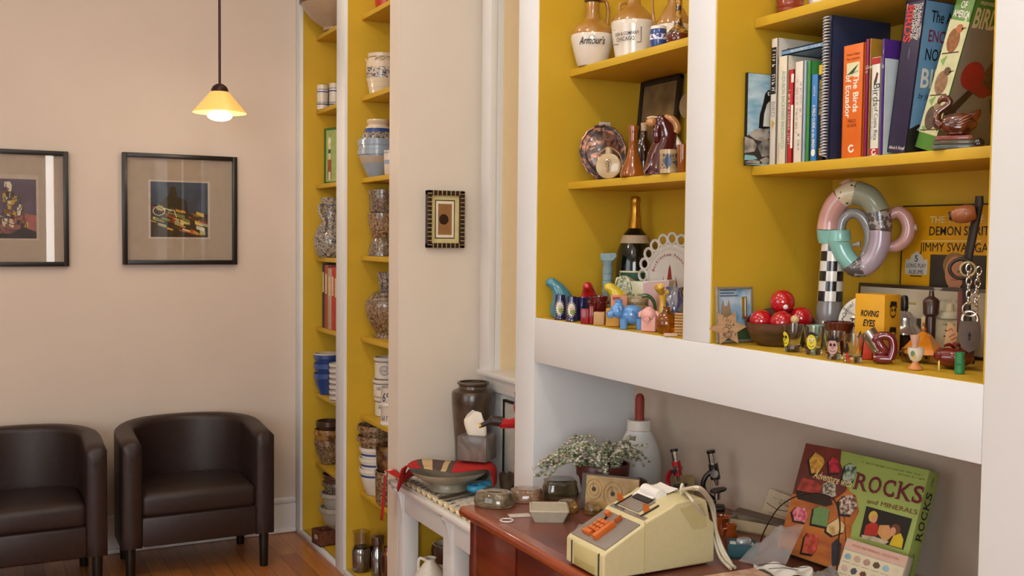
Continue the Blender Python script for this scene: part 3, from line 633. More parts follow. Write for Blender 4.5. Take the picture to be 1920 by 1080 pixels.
# woven runner with braided edge
RUN = mix_mat('woven_runner', '#b0a898', '#ded6c6', 90, .35, .6, .9, 0, bump=.5)
t = thing('table_runner', 'pale woven runner with blue dashes and braided edge covering the bench top', 'runner', (0, 0, BT))
m = MB(); x0, x1, y0, y1 = BX+.016, 1.70, 2.75, 3.66; m.box(((x0+x1)/2, (y0+y1)/2, .0025), (x1-x0, y1-y0, .004), RUN)
DB = mat('#5a6478', .9)
for k in range(24): yy = y0+.03+k*.037; m.add([(x0+.045, yy, .0052), (x0+.065, yy+.008, .0052), (x0+.065, yy+.018, .0052), (x0+.045, yy+.010, .0052)], [[0, 1, 2, 3]], DB); m.add([(x0+.15, yy, .0052), (x0+.17, yy+.008, .0052), (x0+.17, yy+.018, .0052), (x0+.15, yy+.010, .0052)], [[0, 1, 2, 3]], DB)
m.build('cloth', t)
for ph, c_ in ((0, '#d8c69c'), (2.1, '#b09a72'), (4.2, '#e4d8bc')):
    m = MB(); m.tube([(x0+.014+.007*sin(k*.9+ph), y0+k*(y1-y0)/130, .0102+.004*cos(k*1.8+ph)) for k in range(131)], .0045, mat(c_, .9), 6); m.build('braid', t)
# footed bowl
STW = mix_mat('stone_glaze', '#8f8570', '#b9b098', 14, .3, .7, .35, .3)
p = P(841, 917, Z=BT+.008); s = S(p); bowl_c = p
vessel('footed_bowl', 'wide shallow grey footed stoneware bowl under the red striped scarf', 'bowl', p, [(36, 0), (37, 2), (33, 8), (33, 14), (50, 20), (66, 30), (74, 38)], STW, th=3, seg=48)
RZ = 38*s
# scarf: a ribbon from the bench edge over the bowl and down
RED = mat('#b5201c', .95, var=.12, scale=200, bump=.4); GRY = mat('#5a4a44', .95, var=.1, scale=200, bump=.4); SCR = mat('#cdb083', .95, var=.1, scale=200, bump=.4); PNK = mat('#d9a8a0', .95, var=.1, scale=200)
bz = BT+.008
path = [(P(716, 975, X=BX-.022), .012), (P(720, 935, X=BX-.022), .014), (P(722, 905, X=BX-.02), .018), (P(727, 893, X=BX-.005)+V((0, 0, .022)), .022), (P(748, 893, Z=bz+.018), .025), (P(768, 892, Z=bz+.018), .035), (V((bowl_c.x-.158, bowl_c.y+.05, bz+.034)), .045), (V((bowl_c.x-.15, bowl_c.y+.045, bz+RZ+.006)), .055), (V((bowl_c.x-.105, bowl_c.y+.035, bz+RZ+.018)), .065), (V((bowl_c.x-.04, bowl_c.y+.01, bz+RZ+.014)), .085), (V((bowl_c.x+.03, bowl_c.y-.03, bz+RZ+.013)), .09), (V((bowl_c.x+.09, bowl_c.y-.055, bz+RZ+.014)), .075), (V((bowl_c.x+.138, bowl_c.y-.072, bz+RZ+.008)), .055), (V((bowl_c.x+.148, bowl_c.y-.077, bz+RZ*.6)), .034), (V((bowl_c.x+.148, bowl_c.y-.078, bz+.016)), .028)]
pp, ww = subdiv([a for a, b_ in path], [b_ for a, b_ in path], False); pp, ww = subdiv(pp, ww, False); n = len(pp); rows = []; ms = []
rgt = V((.62, .78, 0))
for i, (c, w_) in enumerate(zip(pp, ww)):
    tdir = (pp[min(i+1, n-1)]-pp[max(i-1, 0)]).normalized(); side = (rgt-tdir*rgt.dot(tdir)).normalized()
    if i < 12: side = (V((0, 1, 0))*(1-i/24)+side*(i/24)).normalized()
    rows.append([c+side*w_*(j/6-.5)*2+V((0, 0, .0025*sin(i*.6+j*1.2))) for j in range(7)])
    u = i/n; ms.append(RED if u < .55 else RED)
def band(i):
    k = i-32
    return [GRY, SCR, SCR, GRY, GRY, SCR, GRY, RED][k] if 0 <= k < 8 else (PNK if 10 <= i < 13 else RED)
m = MB(); m.grid(rows, [band(i) for i in range(n-1)]); o = tag(m.build('striped_scarf', sharp=80), 'red woven scarf with grey and cream stripes draped over the footed bowl', 'scarf')
sm = o.modifiers.new('thick', 'SOLIDIFY'); sm.thickness = .003
# tissue box
pb = P(911, 868, Z=bz+RZ+.026); s = S(pb); a = R(42); ux = V((cos(a), sin(a), 0)); uy = V((-sin(a), cos(a), 0)); bw, bd, bh = .105, .115, 47*s
MARB = mix_mat('grey_marble', '#4e4642', '#8f847a', 9, .3, .7, .3, .3, 'noise', detail=8, distort=1.5)
cpos = pb+ux*bw/2+uy*bd/2
t = thing('tissue_box', 'grey marble patterned tissue box on top of the scarf and bowl', 'tissue box', cpos, a)
m = MB(); m.box((0, 0, bh/2), (bw, bd, bh), MARB, .002); ct = m.build('carton', t)
tm = MB(); TIS = mat('#e6ddcd', .9, var=.03); rows = []
for k in range(9):
    v = k/8; r_ = .035+.02*v*(1-v)*1.5-.006*v; row = []
    for j in range(15):
        an = pi*2*j/14; q = r_*(1+.16*sin(an*3+v*2)+.1*sin(an*5)); row.append(V((q*cos(an)*.45-.005+.03*v*v*.3, q*sin(an)*1.05+.012*v, bh-.004+.078*v+(.014*sin(an*2+.6) if v > .8 else 0))))
    rows.append(row)
tm.grid(rows, TIS); tm.build('tissue', t, sharp=80)
# brown jar
p = colX(885.5, 1.688, BT+.006); s = S(p); hz = (P(888, 716, X=1.688).z-BT-.006)/s
JAR = mix_mat('salt_glaze', '#2c1d12', '#584634', 16, .3, .7, .32, .35)
vessel('stoneware_jar', 'tall dark brown stoneware jar with narrow collar before the window', 'jar', p, [(29, 0), (31, 3), (34, hz*.4), (39.5, hz-40), (40, hz-22), (38, hz-17), (27, hz-12), (26, hz-7), (30, hz-3), (30, hz-1), (29, hz)], JAR, th=4, seg=44)
# picture leaning behind, red figure, pot, knife
yl = P(943, 820, X=1.752).y; zt = P(943, 748, X=1.752).z
t = thing('leaning_picture', 'black edged picture leaning under the window, cut by the near bookcase', 'picture', (1.752, yl-.1, BT+.004), ROOM)
h_ = zt-BT-.004; m = MB()
for q_ in (-1, 1): m.box((q_*.096, .004, h_/2), (.008, .012, h_), BLK); m.box((0, .004, h_/2+q_*(h_/2-.004)), (.2, .012, .008), BLK)
m.build('frame', t); MB().box((0, .006, h_/2), (.185, .006, h_-.014), mat('#b7b3a8', .5, var=.1)).build('print', t)
p = colX(977, 1.50, BT+.008); s = S(p); REDP = mat('#b0161c', .25, coat=.5, var=.06); DBR = mat('#2e211c', .4, var=.15)
t = thing('red_figurine', 'glossy red figurine aiming a dark bottle, mostly hidden behind the near bookcase edge', 'figurine', p, facing(p))
h0 = (P(977, 790, X=1.50).z-p.z)/s
m = MB(); m.tube([(0, 0, 0), (0, 0, 20*s), (0, 0, h0*.55*s), (0, 0, (h0-2)*s), (0, 0, (h0+8)*s)], [16*s, 13*s, 15*s, 15*s, 8*s], REDP, 14, smooth=1); m.ell((-2*s, 0, (h0+27)*s), (15*s, 15*s, 20*s), REDP)
for q_ in (-1, 1): m.tube([(-2*s+q_*8*s, 0, (h0+42)*s), (-2*s+q_*13*s, 0, (h0+56)*s)], [4*s, .6*s], REDP)
m.build('body', t)
MB().tube([(-8*s, -6*s, h0*s), (-24*s, -12*s, (h0-2)*s), (-42*s, -14*s, (h0-1)*s)], [11*s, 9*s, 10*s], REDP, 12).build('arm', t)
MB().tube([(-38*s, -14*s, (h0+2)*s), (-56*s, -15*s, (h0+4)*s), (-62*s, -15*s, (h0+1)*s), (-76*s, -16*s, (h0-5)*s), (-80*s, -16*s, (h0-6)*s)], [10*s, 10*s, 5*s, 4.4*s, 5*s], [DBR, DBR, DBR, mat('#c79a3c', .3, .6)], 12).build('bottle', t)
p = colX(949, 1.722, BT+.006)
vessel('brown_pot', 'dark brown glazed pot beside the footed bowl, half behind the scarf end', 'pot', p, [(11, 0), (12, 3), (13, 16), (13.5, 27), (14, 29)], JAR, th=3)
a, b_ = P(822, 935, Z=bz+.012), P(884, 922, Z=bz+.012); d = b_-a; L = d.length
t = thing('oyster_knife', 'short dull brown knife with bright blue hooked handle lying on the runner', 'knife', a, atan2(d.y, d.x))
m = MB(); KB = mat('#4a3d30', .6, .3, var=.2); i = m.mark(); m.prism([(0, 0), (L*.2, .012), (L*.8, .013), (L, .008), (L, -.008), (L*.8, -.012), (L*.2, -.013)], -.002, .002, KB); m.apply(i, MX.Rotation(-pi/2, 4, 'X')); m.build('blade', t)
BH = mat('#2f8fb8', .4, coat=.2); m = MB(); i = m.mark(); hr = .028
m.tube([(L+hr*.9+hr*cos(q_*pi/8), .6*hr*sin(q_*pi/8)*1.3, .011) for q_ in range(16)], .0125, BH, 10, True, smooth=1)
m.tube([(L+hr*1.7, .008, .012), (L+.075, .012, .016), (L+.095, .004, .014)], [.012, .013, .009], BH, 10, smooth=1); m.box((L+hr*.9, 0, .008), (.04, .034, .012), BH, .004); hd = m.build('handle', t)
MB().lathe([(0, .0), (.007, 0), (.007, .021), (0, .021)], mat('#0d1a22', .5), (L+hr*.7, -.004), 14).build('rivet', hd)

# ------------------------------------------------------------------ the desk
DZ = .8; LZ = DZ+.0006
def D(a, b_, z=None): return P(a, b_, Z=z or LZ)
CHE = mix_mat('cherry_wood', '#4e170c', '#7c2c16', 5, .3, .75, .28, .4, stretch=(9, 1, 9)); LEAT = mix_mat('desk_top_brown', '#5e2a20', '#7d4636', 7, .3, .7, .35, .2)
EDG = mix_mat('cherry_edge', '#6e2410', '#9a4218', 5, .3, .75, .25, .5, stretch=(9, 1, 9))
t = thing('desk', 'reddish brown wooden desk with rounded front edge set into the recess', 'desk', (0, 0, 0))
dx0, dx1, dy0, dy1 = 1.112, 1.755, 1.13, 2.44
m = MB(); m.box(((dx0+dx1)/2, (dy0+dy1)/2, DZ-.014), (dx1-dx0, dy1-dy0, .028), EDG, .0135, 5); m.build('top', t)
MB().box(((dx0+dx1)/2+.012, (dy0+dy1)/2, DZ-.0008), (dx1-dx0-.05, dy1-dy0-.045, .0022), LEAT).build('writing_surface', t)
fx = dx0+.035
MB().box((fx+.01, (dy0+dy1)/2, .688), (.02, dy1-dy0-.09, .17), CHE).build('apron', t)
for y in (2.405, 1.165):
    for x in (fx+.022, dx1-.04): MB().box((x, y, .386), (.05, .05, .772), CHE, .004).build('leg', t)
MB().box(((fx+dx1)/2, 2.41, .688), (dx1-fx-.08, .02, .17), CHE).build('side_rail', t)
for y0, y1 in ((2.378, 2.155), (2.15, 1.62), (1.615, 1.2)): MB().box((fx-.004, (y0+y1)/2, .69), (.012, y0-y1-.006, .155), CHE, .002).build('drawer_front', t)
MB().box((1.66, 1.8, .38), (.02, 1.2, .3), CHE).build('modesty_panel', t)
# ------------------------------------------------------------------ adding machine
BEI = mat('#d0c394', .45, var=.03, scale=80, bump=.02); BEI2 = mat('#c3b680', .5, var=.03); GRYP = mat('#857a70', .45, var=.04); ORA = mat('#c8621e', .3, coat=.3, var=.05); DKS = mat('#2a2620', .5)
fl, fr = D(1061, 1054), D(1131, 1093); ux = (fr-fl).normalized(); aw = (fr-fl).length; ang = atan2(ux.y, ux.x)
t = thing('adding_machine', 'beige desktop adding machine with orange keys at the front of the desk', 'adding machine', (fl+fr)/2, ang)
hw = aw/2; L = .285
prof = [(0, .004), (0, .056), (.006, .062), (.098, .108), (.102, .113), (.168, .138), (.182, .146), (.245, .150), (.262, .142), (.272, .10), (.285, .09), (.285, .004)]
def side(inset): return [(y, z) for y, z in prof]
m = MB(); i = m.mark(); m.prism(prof, -hw, hw, BEI); m.apply(i, MX.Rotation(pi/2, 4, 'Z')); m.apply(i, MX.Scale(-1, 4, (1, 0, 0)))
ob = m.build('casing', t, sharp=30); bv = ob.modifiers.new('edge', 'BEVEL'); bv.width = .004; bv.segments = 3; bv.limit_method = 'ANGLE'; bv.angle_limit = R(40)
def plane(y, z, y2, z2):   # a frame lying on the sloping face between two profile points
    d = V((0, y2-y, z2-z)).normalized(); n = V((0, -d.z, d.y)); return MX(((1, 0, 0, 0), (0, d.y, n.y, y), (0, d.z, n.z, z), (0, 0, 0, 1)))
PL = plane(.006, .062, .098, .108)
def onp(mb, i, Mx): mb.apply(i, Mx)
m = MB(); m.box((0, .051, .0008), (aw-.014, .096, .004), GRYP, .001); m.apply(0, PL); kp = m.build('key_plate', t)
k0x, k0y, ks = -.036, .022, .0128
for r_ in range(4):
    for c in range(3):
        if r_ == 0: continue
        m = MB(); m.box((k0x+c*ks+.008, k0y+r_*ks, .007), (.0105, .0105, .012), ORA, .0018); m.apply(0, PL); m.build('key', kp)
m = MB(); m.box((k0x+ks*.6+.004, k0y, .007), (.031, .0115, .012), ORA, .0018); m.apply(0, PL); m.build('zero_key', kp)
m = MB(); m.box((k0x+3*ks+.012, k0y+.019, .008), (.013, .056, .015), ORA, .002); m.apply(0, PL); m.build('total_bar', kp)
m = MB(); m.box((-.034, .086, .008), (.013, .012, .013), ORA, .002); m.apply(0, PL); m.build('clear_key', kp)
m = MB(); m.box((-.002, .083, .004), (.003, .022, .006), DKS); m.apply(0, PL @ MX.Rotation(R(20), 4, 'Z')); m.box((0, 0, 0), (.0001, .0001, .0001), DKS); m.build('lever_slot', kp)
m = MB(); m.box((.012, .083, .009), (.004, .018, .012), mat('#b4541c', .35), .001); m.apply(0, PL); m.build('lever', kp)
# front drawer panel with finger recess
m = MB(); m.box((.008, -.0015, .031), (aw*.62, .004, .046), BEI2, .001); m.box((-aw*.33, -.0005, .031), (.002, .003, .05), DKS); m.box((aw*.39, -.0005, .031), (.002, .003, .05), DKS); fp = m.build('front_panel', t)
MB().box((.008, -.0036, .018), (aw*.55, .002, .015), mat('#a79b62', .6), .0005).build('finger_grip', fp)
PU = plane(.102, .113, .168, .138)
m = MB(); m.box((0, .008, .0006), (aw-.02, .010, .003), GRYP); i = m.mark(); m.apply(0, PU); ns = m.build('name_strip', t)
m = MB(); i = m.mark(); m.text('VICTOR', .0065, -.05, 0, mat('#2b211c', .5), 0, bold=.03, wx=1.1, al='LEFT'); m.scribble(.045, 0, .028, .0036, mat('#2b211c', .5), 0)
m.apply(i, PU @ MX.Translation((0, .008, .0024)) @ MX.Rotation(-pi/2, 4, 'X')); m.build('lettering', ns)
m = MB(); m.box((-.012, .042, .001), (.075, .048, .004), GRYP, .001); m.box((-.012, .058, .004), (.06, .016, .006), DKS, .001); m.apply(0, PU); m.build('print_window', t)
for x in (-.058, .042):
    m = MB(); m.box((x+.004, .034, .002), (.003, .05, .003), DKS); m.apply(0, PU); m.build('guide_slot', t)
    m = MB(); m.prism([(-.007, 0), (.007, 0), (.004, .016), (-.002, .018)], -.004, .004, ORA); m.apply(0, PU @ MX.Translation((x, .03, .002)) @ MX.Rotation(R(80), 4, 'Z')); m.build('thumb_tab', t)
m = MB(); i = m.mark(); m.lathe([(0, -.031), (.014, -.031), (.014, .031), (0, .031)], mat('#e6e2da', .7)); m.apply(i, MX.Translation((-.012, .182, .148)) @ MX.Rotation(pi/2, 4, 'Y')); m.build('paper_roll', t)
rows = [[V((-.052+x*.033, .150+.0115*k, .131+.018*sin(min(1, k/3.2)*pi/2)+(.008*(k-3)/4 if k > 3 else 0)+.002*sin(x*3+k))) for x in range(3)] for k in range(8)]
m = MB(); m.grid(rows, mat('#ebe7df', .8, var=.02)); m.build('paper', t)
m = MB(); m.box((hw+.0006, .05+.05, .06), (.002, .002, .11), BEI2); m.build('seam', t)
m = MB(); i = m.mark(); m.prism([(.19, .133), (.25, .138), (.262, .085), (.225, .085)], hw-.002, hw+.0025, BEI2); m.apply(i, MX.Rotation(pi/2, 4, 'Z')); m.apply(i, MX.Scale(-1, 4, (1, 0, 0))); m.build('side_recess', t)
# looped power cord
inv = (MX.Translation((fl+fr)/2) @ MX.Rotation(ang, 4, 'Z')).inverted()
COR = mat('#d9d0b6', .45, var=.04)
def rl(pts): return [inv @ q for q in pts]
c1 = [P(1282, 917, Z=.957), P(1300, 940, Z=.958), P(1325, 972, X=1.40), P(1338, 1010, X=1.425), P(1350, 1045, X=1.43), D(1370, 1066, LZ+.005)]
c2 = [P(1282, 917, Z=.959), P(1310, 918, Z=.985), P(1330, 940, X=1.40), P(1340, 980, X=1.425), P(1347, 1020, X=1.432), P(1362, 1050, X=1.435), D(1378, 1064, LZ+.005)]
c3 = [P(1278, 919, Z=.959), P(1300, 914, Z=.99), P(1318, 918, Z=.985), P(1338, 948, X=1.41), P(1342, 990, X=1.432), P(1356, 1030, X=1.438), D(1372, 1058, LZ+.005)]
for c in (c1, c2, c3): MB().tube(rl(c), .0036, COR, 8, smooth=2).build('power_cord', t)
a = P(1279, 918, Z=.958); MB().tube(rl([a+V((.012*cos(k*pi/6)*.5, .012*cos(k*pi/6)*.3, .012*sin(k*pi/6))) for k in range(12)]), .0028, COR, 8, True).build('cord_tie', t)
# ------------------------------------------------------------------ glass lumps and small things
def blob(name, label, cat, loc, rx, ry, h, m_, rz=0, sq=2.0, top=.75, seg=36, group=None):
    rows = []
    for q, zz in ((.86, 0), (.97, .06), (1, .25), (.97, .5), (.9, .72), (top+.04, .92), (top*.9, 1.0), (top*.5, .98), (.001, .97)):
        row = []
        for k in range(seg):
            a = 2*pi*k/seg; c, s_ = cos(a), sin(a); e = 2/sq
            row.append(V((rx*q*abs(c)**e*(1 if c > 0 else -1), ry*q*abs(s_)**e*(1 if s_ > 0 else -1), h*zz)))
        rows.append(row)
    rows.insert(0, [V((p.x*.001, p.y*.001, 0)) for p in rows[0]])
    return tag(MB().grid(rows, m_, True).build(name, None, loc, rz, sharp=70), label, cat, group)
def glz(name, a, b_, sc, rough=.06, tr=.75):
    m_ = mix_mat(name, a, b_, sc, .35, .65, rough, .5, 'noise', detail=4, distort=1.2); m_.node_tree.nodes['Principled BSDF'].inputs['Transmission Weight'].default_value = tr; return m_
G1 = glz('smoky_glass', '#6a5a3c', '#c9bca0', 11); G2 = glz('amber_cased_glass', '#8a5526', '#cdb79c', 14); G3 = glz('dark_glass', '#3c362c', '#8d7d5a', 12); G4 = glz('honey_glass', '#8a5c1e', '#d6b670', 16)
s = S(D(927, 950)); blob('glass_paperweight', 'oval smoky glass paperweight at the left corner of the desk', 'paperweight', D(927, 947), 40*s, 31*s, 27*s, G1, R(-52), 2.2, .8, group='glass paperweights')
s = S(D(988, 937)); blob('glass_paperweight', 'round amber and grey glass paperweight behind the oval smoky one', 'paperweight', D(987, 938), 34*s, 26*s, 23*s, G2, R(-30), 2.4, .8, group='glass paperweights')
s = S(D(1046, 930)); blob('glass_paperweight', 'dark square cushion shaped glass paperweight against the recess wall', 'paperweight', D(1050, 931), 33*s, 30*s, 34*s, G3, R(-20), 4.5, .86, group='glass paperweights')
s = S(D(1062, 962)); blob('glass_paperweight', 'lumpy honey coloured glass paperweight behind the beige dish', 'paperweight', D(1064, 957), 22*s, 26*s, 20*s, G4, R(-35), 2.0, .7, group='glass paperweights')
s = S(D(1098, 962)); blob('glass_paperweight', 'small honey glass lump between the dish and the adding machine', 'paperweight', D(1110, 963), 16*s, 18*s, 20*s, G4, R(-30), 2.0, .7, group='glass paperweights')
p = D(1027, 980); s = S(p); a = R(-28); e = .5
m = MB(); CE = mat('#b3aa94', .6, var=.08, scale=60); rows = []
for q, zz in ((.001, 0), (.74, 0), (1, 22), (.92, 24), (.9, 22.5), (.001, 22.5)):
    rows.append([V((37*s*q*x, 36*s*q*y, zz*s)) for x, y in ((-1, -.93), (-.93, -1), (.93, -1), (1, -.93), (1, .93), (.93, 1), (-.93, 1), (-1, .93))])
tag(m.grid(rows, CE, True).build('ceramic_dish', None, p+V((.02, .03, 0)), a), 'beige rectangular ceramic block dish with flared sides on the desk', 'dish')
p = D(950, 977); s = S(p); tag(MB().tube([(12*s*cos(k*pi/12), 12*s*sin(k*pi/12), .0022) for k in range(24)], .0018, mat('#e3dcd2', .4), 6, True).build('white_ring', None, p), 'thin white ring lying on the desk front', 'ring')
p = D(974, 967); tag(MB().box((0, 0, .001), (.055, .03, .001), mat('#cbbfb4', .6, var=.05)).build('paper_tag', None, p, R(-15)), 'small pale paper tag lying beside the white ring', 'tag')
p = D(1100, 998); tag(MB().box((0, 0, .001), (.05, .05, .0014), mat('#8f8578', .6)).build('grey_card', None, p+V((.02, .03, 0)), R(-40)), 'small grey card under the left side of the adding machine', 'card')
# brass plaque with embossed discs
a_, b_ = D(1092, 958), D(1172, 985); dv = (P(1160, 924, Z=.86)-P(1092, 893, Z=.87)); d = V((b_.x-a_.x, b_.y-a_.y, 0))
pl = D(1088, 955)+V((0, 0, .003)); s = S(pl); ang2 = R(-50)
t = thing('coin_plaque', 'brass plaque with embossed round medallions standing in front of the flower pot', 'plaque', pl, ang2, rot=(R(-8), 0, ang2))
m = MB(); BRS = mix_mat('old_brass', '#8a6a34', '#b8965a', 20, .3, .7, .35, .1); pw, ph = .155, 66*s
m.box((pw/2, .009, ph/2), (pw, .016, ph), mat('#4a443c', .5, .2)); m.build('backing', t)
m = MB(); m.box((pw/2+.006, -.0005, ph/2), (pw-.014, .004, ph-.008), BRS)
for cx_, cz_, r_ in ((.035, ph*.58, .026), (.086, ph*.5, .031), (.135, ph*.4, .022)):
    for q in (1, .62): 
        i = m.mark(); m.tube([(r_*q*.8*cos(k*pi/12)+cx_, -.0028, r_*q*cz_/cz_*sin(k*pi/12)+cz_) for k in range(24)], .0013, BRS, 6, True)
    m.disc(cx_, cz_, .006, .006, mat('#3c2c14', .5), -.0032); m.line([(cx_, cz_), (cx_-.004, cz_+.018)], .0016, mat('#3c2c14', .5), -.0034)
m.build('medallion_face', t)
# potted succulent
p = colX(1129, 1.505, LZ); s = S(p); POT = mat('#4a1a12', .4, coat=.2, var=.1)
t = thing('potted_succulent', 'trailing string-like succulent in a dark red pot behind the brass plaque', 'potted plant', p)
zt = (P(1131, 872, X=1.49).z-LZ)
MB().lathe(hol([(.05, 0), (.053, .004), (.066, zt*.66), (.072, zt*.67), (.074, zt*.98), (.073, zt)], .005), POT, seg=36).build('pot', t)
MB().lathe([(0, zt*.9), (.067, zt*.9)], mat('#3a2c20', .9, var=.3)).build('soil', t)
rr = random.Random(11)
lv = [mat(h, .55, var=.2, scale=90) for h in ('#6f7a58', '#959a80', '#bdbaa6', '#c0a496')]
m = MB()
def strand(p0, p1, p2, n, r_):
    for k in range(n):
        u = k/(n-1); q = p0*(1-u)**2+p1*2*u*(1-u)+p2*u*u
        for j in range(3):
            o = V((rr.uniform(-1, 1), rr.uniform(-1, 1), rr.uniform(-1, 1))).normalized()*r_; e = r_*.75*rr.uniform(.8, 1.2)
            m.ell(q+o*.75, (e, e, e*.75), lv[rr.choice((0, 0, 1, 1, 2, 2, 3))], 6, 4)
right = V((cos(YAW), -sin(YAW), 0)); toc = V((-sin(YAW), -cos(YAW), 0)); upv = V((0, 0, 1))
for k in range(46):
    aa = rr.uniform(0, 2*pi); r_ = .055*sqrt(rr.random()); b0 = V((r_*cos(aa), r_*sin(aa), zt*.93)); o = V((cos(aa), sin(aa), 0))
    ln = rr.uniform(.05, .10); strand(b0, b0+o*.02+upv*rr.uniform(.05, .10), b0+o*ln+upv*rr.uniform(-.01, .07), 12, .0058)
for k in range(9):
    o = (-right*rr.uniform(.6, 1)+toc*rr.uniform(-.2, .5)).normalized(); b0 = o*.06+V((0, 0, zt)); strand(b0, b0+o*.05+upv*.04, b0+o*rr.uniform(.08, .13)+upv*rr.uniform(-.05, .02), 16, .0062)
b0 = toc*.07-right*.0+V((0, 0, zt*1.02)); strand(b0, b0+toc*.03+upv*.0, b0+toc*.022-upv*.09-right*.005, 14, .007)
m.build('trailing_stems', t, sharp=80)
# milk bottle with rubber teat
p = V((1.615, 2.30, LZ)); p = colX(1197, 1.675, LZ); s = S(p); hz = (P(1197, 805, X=1.675).z-LZ)/s
MILK, ntm, bmk = new_mat('milky_plastic'); inp(bmk, Base_Color=lin('#cfd0ce'), Roughness=.4, Subsurface_Weight=.3, Subsurface_Radius=(.02, .02, .02))
t = thing('feeding_bottle', 'large milky white plastic animal feeding bottle with red rubber teat', 'bottle', p)
MB().lathe(px([(0, 0), (38, 0), (42, 4), (42.5, hz*.3), (42, hz-62), (40, hz-46), (34, hz-25), (26, hz-7), (23, hz-1), (23, hz), (0, hz)], s), MILK, seg=44).build('body', t)
MB().lathe(px([(0, hz), (22, hz), (23.5, hz+1), (23.5, hz+5), (22.5, hz+6), (23, hz+16), (21, hz+19), (10, hz+19), (10, hz+16), (0, hz+16)], s), mat('#d8cfc4', .45), seg=36).build('collar', t)
MB().lathe(px([(0, hz+15), (8.6, hz+15), (8.6, hz+58), (7.2, hz+64), (4, hz+67.5), (0, hz+68.5)], s), mat('#8e3226', .6, var=.06), seg=24).build('teat', t)
# microscopes
CHR = mat('#c9c6c0', .15, 1, var=.05)
def scope(label, p, colr, rz, k=1.0, lean=0):
    t = thing('toy_microscope', label, 'microscope', p, rz); c = mat(colr, .3, coat=.4, var=.05); B2 = mat('#15130f', .35, var=.1)
    M = MX.Scale(k, 4)
    def bd(m, name): m.apply(0, M); return m.build(name, t)
    m = MB(); m.box((0, 0, .006), (.06, .045, .012), B2, .004); m.box((-.004, 0, .02), (.02, .026, .02), B2, .004); bd(m, 'foot')
    m = MB(); m.tube([(0, 0, .03), (-.022, 0, .045), (-.03, 0, .07), (-.02, 0, .095), (0, 0, .108)], [.010, .010, .010, .010, .012], c, 12, flat=.7, smooth=2); bd(m, 'arm')
    m = MB(); m.tube([(.004, 0, .085), (-.004, 0, .128)], .0135, c, 16); bd(m, 'tube_housing')
    m = MB(); m.tube([(-.004, 0, .126), (-.010, 0, .158)], .0105, CHR, 16); bd(m, 'lens_tube')
    m = MB(); m.tube([(.006, 0, .085), (.009, 0, .068)], [.008, .005], CHR, 14); bd(m, 'objective')
    m = MB(); m.tube([(-.010, 0, .157), (-.0115, 0, .164)], .012, B2, 16); bd(m, 'eyepiece')
    for q in (-1, 1):
        m = MB(); m.tube([(-.0, q*.012, .104), (-.0, q*.022, .104)], .011, CHR, 16); bd(m, 'focus_knob')
    m = MB(); m.lathe([(0, 0), (.022, 0), (.024, .003), (.022, .006), (0, .006)], B2, seg=24); m.apply(0, MX.Translation((.012, 0, .052)) @ MX.Rotation(R(-12), 4, 'Y')); bd(m, 'stage')
    m = MB(); m.lathe([(0, 0), (.009, 0), (.009, .02), (0, .02)], CHR); m.apply(0, MX.Translation((.01, 0, .03))); bd(m, 'mirror_post'); return t
p = V((1.665, 2.19, LZ)); p = colX(1268, 1.655, LZ); kk = (P(1262, 838, X=1.66).z-LZ)/.166
scope('red toy microscope with chrome tube beside the feeding bottle', p, '#a81420', R(-62), kk)
p = colX(1338, 1.70, LZ); kk = (P(1338, 843, X=1.70).z-LZ)/.166
scope('black toy microscope standing alone before the recess back wall', p, '#1c1a18', R(-40), kk)
tag(MB().box((0, 0, .025), (.05, .03, .05), mat('#a8925c', .6, var=.1)).build('small_carton', None, colX(1283, 1.73, LZ), R(-30)), 'small tan carton behind the red microscope', 'carton')
tag(MB().lathe([(0, 0), (.012, 0), (.013, .05), (.022, .06), (.02, .072), (.008, .078), (0, .079)], mat('#3a1410', .3, coat=.5)).build('knobbed_bottle', None, colX(1198, 1.535, LZ), 0), 'small dark red knobbed bottle behind the adding machine', 'bottle')
# amber pitchers, boxes and paper
AMB = mix_mat('amber_glaze_red', '#6a2a0c', '#a9551c', 18, .3, .7, .12, .8)
p = colX(1352, 1.575, LZ); s = S(p); hz = (P(1352, 968, X=1.575).z-LZ)/s
vessel('amber_mug', 'amber glazed mug behind the adding machine', 'mug', p, [(16, 0), (18, 3), (17, hz*.5), (16, hz-6), (17.5, hz)], AMB, th=2)
p = colX(1371, 1.535, LZ); s = S(p); hz = (P(1371, 982, X=1.535).z-LZ)/s
t = thing('amber_creamer', 'small round amber glazed creamer beside the amber mug', 'creamer', p, facing(p))
MB().lathe(px(hol([(7, 0), (9, 2), (13, hz*.35), (8, hz*.72), (10, hz)], 1.5), s), AMB).build('body', t); MB().tube([(-8*s, -4*s, hz*.8*s), (-15*s, -5*s, hz*.75*s), (-16*s, -6*s, hz*.5*s), (-11*s, -5*s, hz*.3*s)], 2.2*s, AMB, 8, smooth=1).build('handle', t)
p = D(1389, 1047); s = S(p)
t = thing('teal_box', 'small open teal box holding a clear crystal', 'box', p+V((.012, .012, 0)), R(-38)); TEA = mat('#1d4a50', .5, var=.06); bx_, by_, bh_ = .062, .05, .032
m = MB(); m.box((0, 0, .003), (bx_, by_, .006), TEA); 
for q in (-1, 1): m.box((0, q*(by_/2-.002), bh_/2), (bx_, .004, bh_), TEA); m.box((q*(bx_/2-.002), 0, bh_/2), (.004, by_-.008, bh_), TEA)
m.build('tray', t); MB().box((0, 0, bh_*.5), (bx_-.01, by_-.01, bh_*.7), mat('#d6d3c6', .8)).build('lining', t)
cr = blob('crystal', 'x', 'x', (0, 0, 0), .018, .013, .014, glz('clear_crystal', '#c9d0d4', '#eef0f0', 20, .05, .8), .3, 3, .8, 12); del cr['label']; del cr['category']; cr.parent = t; cr.location = (.004, 0, bh_*.85)
p = D(1420, 1000)
